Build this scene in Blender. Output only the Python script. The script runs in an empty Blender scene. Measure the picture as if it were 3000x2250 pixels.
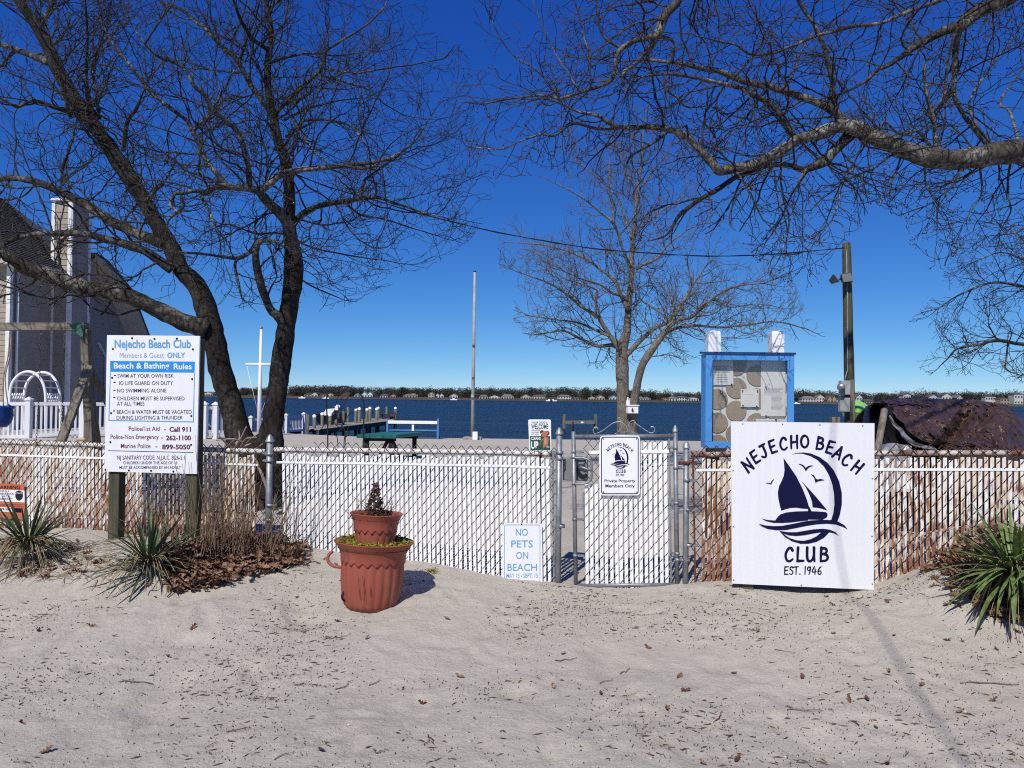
import bpy, bmesh, math, random
import numpy as np
from mathutils import Vector, Matrix, noise
R = math.radians
rng = random.Random(7)
scene = bpy.context.scene
COL = scene.collection

# ---------------------------------------------------------------- camera
FPX = 2250.0
CAM = Vector((0, 0, 1.5))
PITCH, ROLL = math.atan(41 / FPX), 0.0113
_f = Vector((0, math.cos(PITCH), math.sin(PITCH)))
_u0 = Vector((0, -math.sin(PITCH), math.cos(PITCH)))
_r0 = Vector((1, 0, 0))
RIGHT = _r0 * math.cos(ROLL) + _u0 * math.sin(ROLL)
UP = _u0 * math.cos(ROLL) - _r0 * math.sin(ROLL)
FWD = _f
cam_d = bpy.data.cameras.new('camera')
cam = bpy.data.objects.new('camera', cam_d)
COL.objects.link(cam)
cam_d.sensor_width = 36
cam_d.lens = 36 * FPX / 3000
cam_d.clip_start = 0.05
cam_d.clip_end = 6000
m = Matrix((RIGHT, UP, -FWD)).transposed().to_4x4()
m.translation = CAM
cam.matrix_world = m
scene.camera = cam

# ---------------------------------------------------------------- sky, sun, exposure
SUN = Vector((0.33, 0.85, -1.0)).normalized()
w = bpy.data.worlds.new('World')
scene.world = w
w.use_nodes = True
nt = w.node_tree
bg = nt.nodes['Background']
sky = nt.nodes.new('ShaderNodeTexSky')
sky.sky_type = 'NISHITA'
sky.sun_disc = False
sky.sun_elevation = math.asin(-SUN.z)
sky.sun_rotation = math.atan2(-SUN.x, -SUN.y)
sky.altitude = 0
sky.air_density = 0.6
sky.dust_density = 0.0
sky.ozone_density = 4.0
SKY_S = 0.085
sep = nt.nodes.new('ShaderNodeSeparateColor')
com = nt.nodes.new('ShaderNodeCombineColor')
nt.links.new(sky.outputs[0], sep.inputs[0])
for i, (g, kk) in enumerate(((1.52, .92), (1.10, .91), (.60, .99))):     # the camera's vivid rendering of a clear sky
    p_ = None
    for op, val in (('MULTIPLY', SKY_S), ('POWER', g), ('MULTIPLY', kk / SKY_S)):
        q = nt.nodes.new('ShaderNodeMath')
        q.operation = op
        q.inputs[1].default_value = val
        nt.links.new(sep.outputs[i] if p_ is None else p_, q.inputs[0])
        p_ = q.outputs[0]
    nt.links.new(p_, com.inputs[i])
nt.links.new(com.outputs[0], bg.inputs['Color'])
bg.inputs['Strength'].default_value = SKY_S
sl = bpy.data.lights.new('sun', 'SUN')
sl.energy = 4.8
sl.angle = R(0.53)
sl.color = (1.0, 0.955, 0.87)
so = bpy.data.objects.new('sun', sl)
so.rotation_euler = SUN.to_track_quat('-Z', 'Y').to_euler()
so.location = (-4, -10, 14)
COL.objects.link(so)
scene.view_settings.view_transform = 'Standard'
scene.view_settings.look = 'None'
scene.view_settings.exposure = 0.0
scene.view_settings.gamma = 1.0
scene.cycles.use_denoising = False
scene.cycles.filter_width = 1.1
scene.cycles.sample_clamp_indirect = 4
scene.cycles.max_bounces = 6
scene.cycles.transparent_max_bounces = 16


def P(px, py, Y):
    d = FWD + RIGHT * ((px - 1500) / FPX) + UP * ((1125 - py) / FPX)
    return CAM + d * (Y / d.y)


def proj(p):
    vx, vy, vz = p[0] - CAM.x, p[1] - CAM.y, p[2] - CAM.z
    z = vx * FWD.x + vy * FWD.y + vz * FWD.z
    if z < 0.01:
        return (-9999, -9999)
    x = vx * RIGHT.x + vy * RIGHT.y + vz * RIGHT.z
    y = vx * UP.x + vy * UP.y + vz * UP.z
    return (1500 + FPX * x / z, 1125 - FPX * y / z)


def sstep(a, b, x):
    t = min(1, max(0, (x - a) / (b - a)))
    return t * t * (3 - 2 * t)


def lerp(a, b, t):
    return a + (b - a) * t


def interp(tab, x):
    if x <= tab[0][0]:
        return tab[0][1]
    for (a, b), (c, d) in zip(tab, tab[1:]):
        if x <= c:
            t = (x - a) / (c - a)
            return b + (d - b) * t
    return tab[-1][1]


# ---------------------------------------------------------------- mesh helpers
class MB:
    def __init__(s):
        s.v, s.f, s.sm = [], [], []

    def add(s, vs, fs, smooth=False):
        o = len(s.v)
        s.v += [tuple(v) for v in vs]
        s.f += [tuple(i + o for i in f) for f in fs]
        s.sm += [smooth] * len(fs)

    def box(s, c, size, rot=None, bev=0.0):
        c = Vector(c)
        x, y, z = size[0] / 2, size[1] / 2, size[2] / 2
        M = rot if rot is not None else Matrix.Identity(3)
        if bev <= 0:
            vs = [c + M @ Vector((i * x, j * y, k * z)) for i in (-1, 1) for j in (-1, 1) for k in (-1, 1)]
            s.add(vs, [(0, 1, 3, 2), (4, 6, 7, 5), (0, 4, 5, 1), (2, 3, 7, 6), (0, 2, 6, 4), (1, 5, 7, 3)])
        else:
            b = min(bev, x * .9, y * .9, z * .9)
            bm = bmesh.new()
            bmesh.ops.create_cube(bm, size=1)
            for v in bm.verts:
                v.co = Vector((v.co.x * 2 * x, v.co.y * 2 * y, v.co.z * 2 * z))
            bmesh.ops.bevel(bm, geom=bm.edges[:], offset=b, segments=1, affect='EDGES')
            bm.verts.index_update()
            s.add([c + M @ v.co for v in bm.verts], [[v.index for v in f.verts] for f in bm.faces])
            bm.free()

    def bar(s, a, b, wx, wy, up=(0, 0, 1), bev=0.0):
        a, b = Vector(a), Vector(b)
        d = (b - a)
        L = d.length
        z = d.normalized()
        u = Vector(up)
        x = u.cross(z)
        if x.length < 1e-4:
            x = Vector((1, 0, 0)).cross(z)
            if x.length < 1e-4:
                x = Vector((0, 1, 0)).cross(z)
        x.normalize()
        y = z.cross(x)
        s.box((a + b) / 2, (wx, wy, L), Matrix((x, y, z)).transposed(), bev)

    def tube(s, pts, rad, n=8, cap=True, rough=0.0, rs=3.0, smooth=True):
        pts = [Vector(p) for p in pts]
        if not isinstance(rad, (list, tuple)):
            rad = [rad] * len(pts)
        ring, ref = [], None
        vs = []
        for i, p in enumerate(pts):
            t = (pts[min(i + 1, len(pts) - 1)] - pts[max(i - 1, 0)])
            t = t.normalized() if t.length > 1e-9 else Vector((0, 0, 1))
            if ref is None:
                ref = t.orthogonal().normalized()
            ref = (ref - t * ref.dot(t))
            ref = ref.normalized() if ref.length > 1e-6 else t.orthogonal().normalized()
            b = t.cross(ref)
            for k in range(n):
                a = 2 * math.pi * k / n
                d = ref * math.cos(a) + b * math.sin(a)
                r = rad[i]
                if rough:
                    q = p + d * r
                    r *= 1 + rough * noise.noise(q * rs) + rough * .6 * noise.noise(q * rs * 3.1)
                vs.append(p + d * r)
        fs = []
        for i in range(len(pts) - 1):
            for k in range(n):
                k2 = (k + 1) % n
                fs.append((i * n + k, i * n + k2, (i + 1) * n + k2, (i + 1) * n + k))
        if cap:
            fs.append(tuple(reversed(range(n))))
            fs.append(tuple((len(pts) - 1) * n + k for k in range(n)))
        s.add(vs, fs, smooth)

    def lathe(s, c, prof, n=24, fl=None, closed=False, smooth=True, sx=1.0, ax=None):
        """prof: (r, z) list, round the z axis at c; fl(angle, i) scales the radius"""
        c = Vector(c)
        vs, fs = [], []
        for i, (r, z) in enumerate(prof):
            for k in range(n):
                a = 2 * math.pi * k / n
                q = r * (fl(a, i) if fl else 1)
                p = Vector((q * math.cos(a), q * math.sin(a) * sx, z))
                vs.append(c + (ax @ p if ax is not None else p))
        for i in range(len(prof) - 1):
            for k in range(n):
                k2 = (k + 1) % n
                fs.append((i * n + k, i * n + k2, (i + 1) * n + k2, (i + 1) * n + k))
        if closed:
            fs.append(tuple(reversed(range(n))))
            fs.append(tuple((len(prof) - 1) * n + k for k in range(n)))
        s.add(vs, fs, smooth)

    def prism(s, poly, T, th):
        """poly: 2-D outline, T(x, y, n) maps to space; th thickness behind the face"""
        n = len(poly)
        vs = [T(x, y, 0) for x, y in poly] + [T(x, y, -th) for x, y in poly]
        fs = [tuple(range(n)), tuple(reversed(range(n, 2 * n)))]
        for i in range(n):
            j = (i + 1) % n
            fs.append((i, i + n, j + n, j))
        s.add(vs, fs)

    def build(s, name, mat, parent=None, **kw):
        me = bpy.data.meshes.new(name)
        me.from_pydata(s.v, [], s.f)
        me.polygons.foreach_set('use_smooth', s.sm)
        me.materials.append(mat)
        me.update()
        return put(name, me, parent, **kw)


def put(name, me, parent=None, label=None, cat=None, group=None, kind=None, loc=None, rot=None):
    o = bpy.data.objects.new(name, me)
    COL.objects.link(o)
    if loc is not None:
        o.location = loc
    if rot is not None:
        o.rotation_euler = rot
    if parent is not None:
        o.parent = parent
        o.matrix_parent_inverse = WINV[parent.name]
    WINV[o.name] = o.matrix_basis.inverted()
    tag(o, label, cat, group, kind)
    return o


WINV = {}


def tag(o, label=None, cat=None, group=None, kind=None):
    if label:
        o['label'] = label
    if cat:
        o['category'] = cat
    if group:
        o['group'] = group
    if kind:
        o['kind'] = kind
    return o


def thing(name, loc, label, cat, group=None):
    o = bpy.data.objects.new(name, None)
    COL.objects.link(o)
    o.empty_display_size = 0.1
    o.location = loc
    WINV[o.name] = Matrix.Translation(Vector(loc)).inverted()
    tag(o, label, cat, group)
    return o


def sub(o):
    """a part that gets children: its mesh is in world coordinates, so children share that"""
    WINV[o.name] = Matrix.Identity(4)
    return o


def np_mesh(name, V, F, mat, smooth=True):
    me = bpy.data.meshes.new(name)
    nv, nf = len(V), len(F)
    k = F.shape[1]
    me.vertices.add(nv)
    me.vertices.foreach_set('co', V.astype(np.float32).ravel())
    me.loops.add(nf * k)
    me.loops.foreach_set('vertex_index', F.astype(np.int32).ravel())
    me.polygons.add(nf)
    me.polygons.foreach_set('loop_start', np.arange(0, nf * k, k, dtype=np.int32))
    me.polygons.foreach_set('loop_total', np.full(nf, k, dtype=np.int32))
    me.polygons.foreach_set('use_smooth', np.full(nf, smooth))
    me.materials.append(mat)
    me.update(calc_edges=True)
    me.validate()
    return me


def tubes_np(lines, n=3):
    """many thin tubes at once: lines = [(pts, radii)]"""
    groups = {}
    for p, r in lines:
        groups.setdefault(len(p), []).append((p, r))
    VV, FF, off = [], [], 0
    for k, g in groups.items():
        Pn = np.array([p for p, _ in g], dtype=np.float64)
        Rn = np.array([r for _, r in g], dtype=np.float64)
        N = len(g)
        T = np.empty_like(Pn)
        T[:, 1:-1] = Pn[:, 2:] - Pn[:, :-2]
        T[:, 0] = Pn[:, 1] - Pn[:, 0]
        T[:, -1] = Pn[:, -1] - Pn[:, -2]
        T /= np.linalg.norm(T, axis=2, keepdims=True) + 1e-9
        ref = np.where(np.abs(T[:, :1, 2:3]) < .8, np.array([0, 0, 1.0]), np.array([1.0, 0, 0]))
        A = np.cross(T, np.broadcast_to(ref, T.shape))
        A /= np.linalg.norm(A, axis=2, keepdims=True) + 1e-9
        B = np.cross(T, A)
        ang = np.arange(n) * 2 * np.pi / n
        V = Pn[:, :, None, :] + Rn[:, :, None, None] * (A[:, :, None, :] * np.cos(ang)[None, None, :, None] + B[:, :, None, :] * np.sin(ang)[None, None, :, None])
        base = off + (np.arange(N) * k * n)[:, None, None] + (np.arange(k - 1) * n)[None, :, None] + np.arange(n)[None, None, :]
        nxt = off + (np.arange(N) * k * n)[:, None, None] + (np.arange(k - 1) * n)[None, :, None] + ((np.arange(n) + 1) % n)[None, None, :]
        F = np.stack([base, nxt, nxt + n, base + n], axis=-1).reshape(-1, 4)
        VV.append(V.reshape(-1, 3))
        FF.append(F)
        off += N * k * n
    return np.concatenate(VV), np.concatenate(FF)


# ---------------------------------------------------------------- materials
def nodes_of(name):
    m = bpy.data.materials.new(name)
    m.use_nodes = True
    t = m.node_tree
    return m, t, t.nodes['Principled BSDF']


def N(t, typ, **kw):
    n = t.nodes.new(typ)
    for k, v in kw.items():
        if k in n.inputs:
            n.inputs[k].default_value = v
        else:
            setattr(n, k, v)
    return n


def pos(t, scale=(1, 1, 1)):
    g = N(t, 'ShaderNodeNewGeometry')
    mp = N(t, 'ShaderNodeMapping')
    mp.inputs['Scale'].default_value = scale
    t.links.new(g.outputs['Position'], mp.inputs['Vector'])
    return mp.outputs[0]


def noise_n(t, vec, scale, detail=4, rough=.55):
    n = N(t, 'ShaderNodeTexNoise', Scale=scale, Detail=detail, Roughness=rough)
    t.links.new(vec, n.inputs['Vector'])
    return n.outputs['Fac']


def ramp(t, fac, stops):
    r = N(t, 'ShaderNodeValToRGB')
    e = r.color_ramp.elements
    while len(e) > 1:
        e.remove(e[-1])
    e[0].position = stops[0][0]
    c = stops[0][1]
    e[0].color = (*c, 1) if len(c) == 3 else c
    for p, c in stops[1:]:
        x = e.new(p)
        x.color = (*c, 1) if len(c) == 3 else c
    t.links.new(fac, r.inputs[0])
    return r.outputs[0]


def mixc(t, fac, a, b, mode='MIX'):
    x = N(t, 'ShaderNodeMix', data_type='RGBA', blend_type=mode)
    for sock, v in ((x.inputs[0], fac), (x.inputs[6], a), (x.inputs[7], b)):
        if isinstance(v, (int, float)):
            sock.default_value = v
        elif isinstance(v, (tuple, list)):
            sock.default_value = (*v, 1) if len(v) == 3 else v
        else:
            t.links.new(v, sock)
    return x.outputs[2]


def math_n(t, op, a, b=0.5):
    x = N(t, 'ShaderNodeMath', operation=op)
    for i, v in enumerate((a, b)):
        if isinstance(v, (int, float)):
            x.inputs[i].default_value = v
        else:
            t.links.new(v, x.inputs[i])
    return x.outputs[0]


def bump_n(t, b, h, strength=.3, dist=.01):
    n = N(t, 'ShaderNodeBump', Strength=strength, Distance=dist)
    t.links.new(h, n.inputs['Height'])
    t.links.new(n.outputs[0], b.inputs['Normal'])
    return n


def mat(name, col, rough=.7, col2=None, scale=6, st=(1, 1, 1), bump=0, bscale=60, bdist=.005, metal=0, spec=.3, lo=.35, hi=.65):
    m, t, b = nodes_of(name)
    v = pos(t, st)
    f = noise_n(t, v, scale, 5)
    c2 = col2 or tuple(c * .82 for c in col)
    c = ramp(t, f, [(lo, c2), (hi, col)])
    t.links.new(c, b.inputs['Base Color'])
    b.inputs['Roughness'].default_value = rough
    b.inputs['Metallic'].default_value = metal
    b.inputs['Specular IOR Level'].default_value = spec
    if bump:
        bump_n(t, b, noise_n(t, v, bscale, 4), bump, bdist)
    return m


def wood_mat(name, a, b_, along=(1, 1, .06), scale=30, rough=.85, green=0):
    m, t, b = nodes_of(name)
    v = pos(t, along)
    f = noise_n(t, v, scale, 6, .65)
    c = ramp(t, f, [(.3, b_), (.55, a), (.75, tuple(x * 1.25 for x in a))])
    if green:
        g = noise_n(t, pos(t), 3.0, 4)
        c = mixc(t, math_n(t, 'MULTIPLY', ramp(t, g, [(.45, (0, 0, 0)), (.65, (1, 1, 1))]), green), c, (.05, .07, .03))
    t.links.new(c, b.inputs['Base Color'])
    b.inputs['Roughness'].default_value = rough
    b.inputs['Specular IOR Level'].default_value = .2
    bump_n(t, b, f, .5, .006)
    return m


def bark_mat(name, dark, mid, lichen, amt=.6, sc=1.0):
    m, t, b = nodes_of(name)
    v = pos(t)
    vs = pos(t, (1, 1, .35))
    f = noise_n(t, vs, 26 * sc, 6, .7)
    f2 = noise_n(t, v, 3.2 * sc, 5, .6)
    f3 = noise_n(t, v, 19 * sc, 5, .65)
    c = ramp(t, f, [(.32, dark), (.6, mid)])
    mask = math_n(t, 'MULTIPLY', ramp(t, f2, [(.46, (0, 0, 0)), (.62, (1, 1, 1))]), ramp(t, f3, [(.42, (0, 0, 0)), (.58, (1, 1, 1))]))
    mask = math_n(t, 'MULTIPLY', mask, amt)
    c = mixc(t, mask, c, lichen)
    t.links.new(c, b.inputs['Base Color'])
    b.inputs['Roughness'].default_value = .95
    b.inputs['Specular IOR Level'].default_value = .1
    bump_n(t, b, f, .9, .03)
    return m


def slat_mat(name, rust):
    m, t, b = nodes_of(name)
    base = ramp(t, noise_n(t, pos(t, (1, 1, .2)), 7, 4), [(.3, (.70, .70, .69)), (.7, (.84, .84, .84))])
    if rust:
        yel = ramp(t, noise_n(t, pos(t, (1, 1, .12)), 18, 4), [(.42, (0, 0, 0)), (.62, (1, 1, 1))])
        base = mixc(t, math_n(t, 'MULTIPLY', yel, .75 * rust), base, (.62, .47, .28))
        st = noise_n(t, pos(t, (1, 1, .18)), 62, 3, .6)
        big = noise_n(t, pos(t, (1, 1, .7)), 2.3, 3)
        k = math_n(t, 'ADD', st, math_n(t, 'MULTIPLY', math_n(t, 'SUBTRACT', big, .5), .55))
        g = N(t, 'ShaderNodeNewGeometry')
        sp = N(t, 'ShaderNodeSeparateXYZ')
        t.links.new(g.outputs['Position'], sp.inputs[0])
        low = N(t, 'ShaderNodeMapRange')
        low.inputs['From Min'].default_value = 1.05
        low.inputs['From Max'].default_value = .35
        low.inputs['To Min'].default_value = -.07
        low.inputs['To Max'].default_value = .12
        t.links.new(sp.outputs['Z'], low.inputs['Value'])
        k = math_n(t, 'ADD', k, low.outputs[0])
        rm = ramp(t, k, [(.455, (0, 0, 0)), (.62, (1, 1, 1))])
        base = mixc(t, math_n(t, 'MULTIPLY', rm, rust), base, (.22, .075, .024))
    t.links.new(base, b.inputs['Base Color'])
    b.inputs['Roughness'].default_value = .45
    b.inputs['Specular IOR Level'].default_value = .3
    return m


def sand_mat():
    m, t, b = nodes_of('sand')
    v = pos(t)
    big = noise_n(t, v, .9, 5, .6)
    mid = noise_n(t, v, 9, 5, .65)
    fine = noise_n(t, v, 260, 3, .7)
    c = ramp(t, big, [(.32, (.385, .35, .285)), (.66, (.49, .45, .37))])
    c = mixc(t, .35, c, ramp(t, mid, [(.3, (.31, .28, .235)), (.7, (.53, .49, .42))]))
    c = mixc(t, .28, c, ramp(t, fine, [(.3, (.24, .215, .185)), (.7, (.66, .61, .55))]))
    # dark organic specks
    sp = noise_n(t, pos(t, (1, 1.3, 1)), 95, 4, .65)
    area = ramp(t, noise_n(t, v, 1.7, 4, .6), [(.30, (0, 0, 0)), (.62, (1, 1, 1))])
    spm = math_n(t, 'MULTIPLY', ramp(t, sp, [(.575, (0, 0, 0)), (.66, (1, 1, 1))]), area)
    c = mixc(t, math_n(t, 'MULTIPLY', spm, .7), c, (.105, .082, .062))
    t.links.new(c, b.inputs['Base Color'])
    b.inputs['Roughness'].default_value = .95
    b.inputs['Specular IOR Level'].default_value = .15
    h = math_n(t, 'ADD', math_n(t, 'MULTIPLY', noise_n(t, v, 30, 7, .72), 1.0), math_n(t, 'MULTIPLY', fine, .12))
    bump_n(t, b, h, .7, .026)
    return m


def water_mat():
    m, t, b = nodes_of('bay_water')
    f0 = noise_n(t, pos(t, (1, .5, 1)), .05, 3)
    c = ramp(t, f0, [(.35, (.0025, .012, .034)), (.7, (.005, .02, .052))])
    # scattered small crests catching foam
    fo = noise_n(t, pos(t, (.35, 1, 1)), 1.1, 5, .7)
    c = mixc(t, ramp(t, fo, [(.735, (0, 0, 0)), (.79, (1, 1, 1))]), c, (.25, .32, .40))
    t.links.new(c, b.inputs['Base Color'])
    b.inputs['Roughness'].default_value = .3
    b.inputs['IOR'].default_value = 1.33
    b.inputs['Specular IOR Level'].default_value = .09
    h1 = noise_n(t, pos(t, (.4, 1, 1)), .42, 6, .66)
    h2 = noise_n(t, pos(t, (.3, 1, 1)), .11, 3, .6)
    bump_n(t, b, math_n(t, 'ADD', h1, math_n(t, 'MULTIPLY', h2, 2.6)), 1.0, 3.2)
    return m


def leaf_mat(name, cols, rough=.8):
    m, t, b = nodes_of(name)
    f = noise_n(t, pos(t), 23, 3)
    n = len(cols)
    c = ramp(t, f, [(.28 + .44 * i / max(1, n - 1), c) for i, c in enumerate(cols)])
    t.links.new(c, b.inputs['Base Color'])
    b.inputs['Roughness'].default_value = rough
    b.inputs['Specular IOR Level'].default_value = .25
    return m


M = {}
M['sand'] = sand_mat()
M['water'] = water_mat()
M['slat'] = slat_mat('white_vinyl', 0)
M['slat_r'] = slat_mat('rust_stained_vinyl', .95)
M['wire'] = mat('galvanised_wire', (.085, .086, .085), .6, (.045, .045, .044), 30, metal=.15)
M['wire_r'] = mat('rusted_wire', (.10, .045, .022), .9, (.028, .014, .01), 25)
M['galv'] = mat('galvanised_steel', (.30, .32, .34), .5, (.19, .20, .21), 14, metal=.55, bump=.2)
M['galv_l'] = mat('bright_galvanised', (.42, .44, .46), .4, (.3, .31, .33), 20, metal=.6)
M['rail'] = mat('weathered_rail_paint', (.62, .59, .55), .7, (.17, .075, .04), 7, lo=.33, hi=.42)
M['rail_r'] = mat('rusting_rail_paint', (.52, .46, .42), .75, (.13, .05, .03), 6, lo=.42, hi=.6)
M['rust'] = mat('rust', (.16, .05, .025), .9, (.07, .025, .015), 30, bump=.4)
M['white'] = mat('white_paint', (.80, .80, .80), .5, (.73, .73, .74), 4)
M['board'] = mat('white_sign_board', (.73, .74, .76), .35, (.69, .70, .73), 3, st=(3, 3, .4))
M['board2'] = mat('brushed_white_board', (.69, .70, .725), .4, (.66, .67, .695), 6, st=(6, 6, .15))
M['navy'] = mat('navy_print', (.005, .005, .042), .5, (.004, .004, .036), 4, spec=.15)
M['ltblue'] = mat('light_blue_print', (.10, .33, .62), .5)
M['skyblue'] = mat('sky_blue_print', (.02, .26, .72), .5)
M['greyblue'] = mat('grey_blue_print', (.22, .33, .45), .5)
M['black'] = mat('black_print', (.012, .012, .014), .5)
M['char'] = mat('charcoal_print', (.05, .055, .065), .5)
M['maroon'] = mat('maroon_print', (.14, .006, .05), .5)
M['orange'] = mat('orange_print', (.52, .13, .055), .55, (.42, .10, .05), 6)
M['dgreen'] = mat('dark_green_print', (.012, .085, .055), .5)
M['tan'] = mat('tan_print', (.42, .17, .09), .5)
M['pink'] = mat('pink_brown_print', (.55, .24, .18), .5)
M['brown'] = mat('brown_print', (.17, .045, .03), .5)
M['terra'] = mat('terracotta_plastic', (.27, .068, .044), .55, (.32, .105, .074), 3.5, st=(1.6, 1.6, .7), bump=.25, bscale=24, lo=.30, hi=.5)
M['terra_i'] = mat('faded_terracotta', (.33, .10, .065), .6, (.26, .07, .045), 6)
M['soil'] = mat('dry_soil', (.09, .065, .045), .95, (.03, .022, .016), 40, bump=.8, bscale=90)
M['sedum'] = leaf_mat('sedum', [(.07, .05, .015), (.22, .20, .02), (.36, .34, .04)])
M['deadplant'] = leaf_mat('dead_plant', [(.035, .018, .012), (.09, .05, .034), (.17, .10, .07)])
M['yucca'] = leaf_mat('yucca_green', [(.028, .048, .02), (.055, .085, .034), (.085, .115, .05)], .5)
M['yucca2'] = leaf_mat('yucca_bright', [(.05, .085, .02), (.10, .15, .04), (.19, .22, .08)], .45)
M['straw'] = leaf_mat('straw', [(.12, .08, .045), (.26, .19, .12), (.42, .34, .24)])
M['stem'] = leaf_mat('dead_stem', [(.08, .048, .03), (.16, .105, .065), (.30, .215, .14)])
M['tangle'] = leaf_mat('dark_tangle', [(.02, .011, .007), (.06, .033, .022), (.13, .08, .055)])
M['oak'] = leaf_mat('dry_oak_leaf', [(.035, .02, .014), (.125, .066, .04), (.23, .13, .08), (.40, .26, .165)])
M['oak2'] = leaf_mat('dark_dry_leaf', [(.05, .02, .015), (.13, .05, .033), (.20, .09, .06)])
M['debris'] = leaf_mat('plant_debris', [(.03, .022, .017), (.085, .062, .046), (.16, .12, .09)])
M['bark'] = bark_mat('oak_bark', (.012, .0105, .009), (.055, .048, .041), (.27, .26, .225), .8)
M['bark_t'] = bark_mat('trunk_bark', (.009, .0078, .007), (.036, .031, .027), (.11, .10, .09), .5)
M['bark_l'] = bark_mat('lichen_bark', (.022, .0195, .017), (.095, .085, .072), (.34, .33, .29), .9)
M['bark_m'] = bark_mat('pale_bark', (.055, .047, .04), (.19, .168, .142), (.32, .30, .265), .6, 1.2)
M['twig'] = leaf_mat('twig', [(.012, .0105, .0095), (.034, .030, .027), (.085, .078, .068)], .9)
M['twig_m'] = leaf_mat('pale_twig', [(.055, .047, .04), (.11, .098, .084), (.19, .175, .15)], .9)
M['bud'] = leaf_mat('red_bud', [(.06, .022, .018), (.13, .052, .042), (.17, .085, .065)], .8)
M['wood'] = wood_mat('weathered_timber', (.19, .165, .13), (.05, .042, .034), (1, 1, .06), 34)
M['wood_x'] = wood_mat('weathered_beam', (.20, .18, .14), (.06, .05, .04), (.06, 1, 1), 34)
M['wood_d'] = wood_mat('dark_treated_timber', (.085, .078, .055), (.014, .013, .010), (1, 1, .05), 30, green=.5)
M['wood_g'] = wood_mat('grey_green_piling', (.155, .155, .115), (.04, .042, .033), (1, 1, .12), 12, green=.3)
M['wood_deck'] = wood_mat('deck_board', (.30, .255, .215), (.15, .125, .10), (.2, .2, 1), 6)
M['concrete'] = mat('concrete', (.33, .30, .26), .95, (.22, .20, .17), 8, bump=.5)

# ================================================================ ground
def FY(X):                    # the chain-link line in plan
    return 5.91 - 0.213 * X


def FP(px, py, off=0.0):      # the point of the fence plane seen at a pixel
    a = P(px, py, 1.0) - CAM
    t = (5.91 + off) / (a.y + 0.213 * a.x)
    return CAM + a * t


def fence_profile():
    pts = [(0, 1546), (200, 1549), (380, 1562), (560, 1572), (780, 1580), (900, 1604), (1000, 1622), (1150, 1640), (1270, 1648),
           (1403, 1676), (1500, 1691), (1610, 1703), (1720, 1716), (1835, 1721), (1950, 1716), (2080, 1703), (2300, 1706),
           (2570, 1697), (2700, 1668), (2790, 1625), (2870, 1578), (3000, 1545)]
    out = []
    for x, y in pts:
        p = FP(x, y)
        out.append((p.x, p.z))
    return [(-9, out[0][1] + .02)] + out + [(5.5, out[-1][1])]


FPROF = fence_profile()


def H0(x, y):
    fy = FY(x)
    hf = interp(FPROF, x)
    if y < fy:
        reach = 2.3 + .7 * sstep(-1.5, -3.5, x)
        t = sstep(fy - reach, fy - .1, y)
        z = hf * t
    else:
        back = lerp(.34, .13, sstep(-12, -3.5, x))
        t = sstep(fy, fy + 2.5, y)
        z = lerp(hf, back, t)
    # mounds under the plants
    z += .10 * math.exp(-((x + 2.75) ** 2 / .35 + (y - 5.75) ** 2 / .2))
    z += .10 * math.exp(-((x - 3.25) ** 2 / .5 + (y - 4.85) ** 2 / .15))
    z -= .075 * math.exp(-((x - 2.05) ** 2 / .30 + (y - 5.2) ** 2 / .09))
    # beach edge and the bed of the bay
    edge = 26.0 + 9 * sstep(-11.6, -13.5, x)
    if y > edge:
        z = lerp(z, -1.9, sstep(edge - .2, edge + 4, y))
    return z


_rd = random.Random(77)
DENTS = {}
for _ in range(520):         # footprints and scuffs
    _x, _y = _rd.uniform(-4.9, 4.0), _rd.uniform(2.4, 6.6)
    _a = _rd.gauss(1.2, .8)
    _d = (_x, _y, math.cos(_a), math.sin(_a), _rd.uniform(.07, .15), _rd.uniform(.035, .06), _rd.uniform(.003, .011))
    for _i in range(int((_x - .4) * 2) - 1, int((_x + .4) * 2) + 2):
        for _j in range(int((_y - .4) * 2) - 1, int((_y + .4) * 2) + 2):
            DENTS.setdefault((_i, _j), []).append(_d)


def dent(x, y):
    z = 0
    for (a, b, c, s, l, w_, d) in DENTS.get((int(math.floor(x * 2)), int(math.floor(y * 2))), ()):
        u = ((x - a) * c + (y - b) * s) / l
        v = (-(x - a) * s + (y - b) * c) / w_
        q = u * u + v * v
        if q < 5:
            z += d * (-math.exp(-q) + .55 * math.exp(-(math.sqrt(q) - 1.45) ** 2 * 5))
    return z


def H(x, y):
    z = H0(x, y)
    if y < 14:
        v = Vector((x, y, 0))
        z += .018 * noise.noise(v * 1.5) + .009 * noise.noise(v * 3.7 + Vector((9, 2, 0)))
        if y < 9:
            z += .005 * noise.noise(v * 8.5) + .004 * noise.noise(v * 17) + .003 * noise.noise(v * 31)
            if y < FY(x) - .1:
                z += dent(x, y)
            # trodden hollows
            n = noise.noise(Vector((x * 2.6, y * 3.2, 4.0)))
            if n > .22:
                z -= .055 * (n - .22)
    return z


def axis(segs):
    out = []
    for a, b, s in segs:
        n = max(1, int(round((b - a) / s)))
        out += [a + (b - a) * i / n for i in range(n)]
    return out + [segs[-1][1]]


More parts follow.
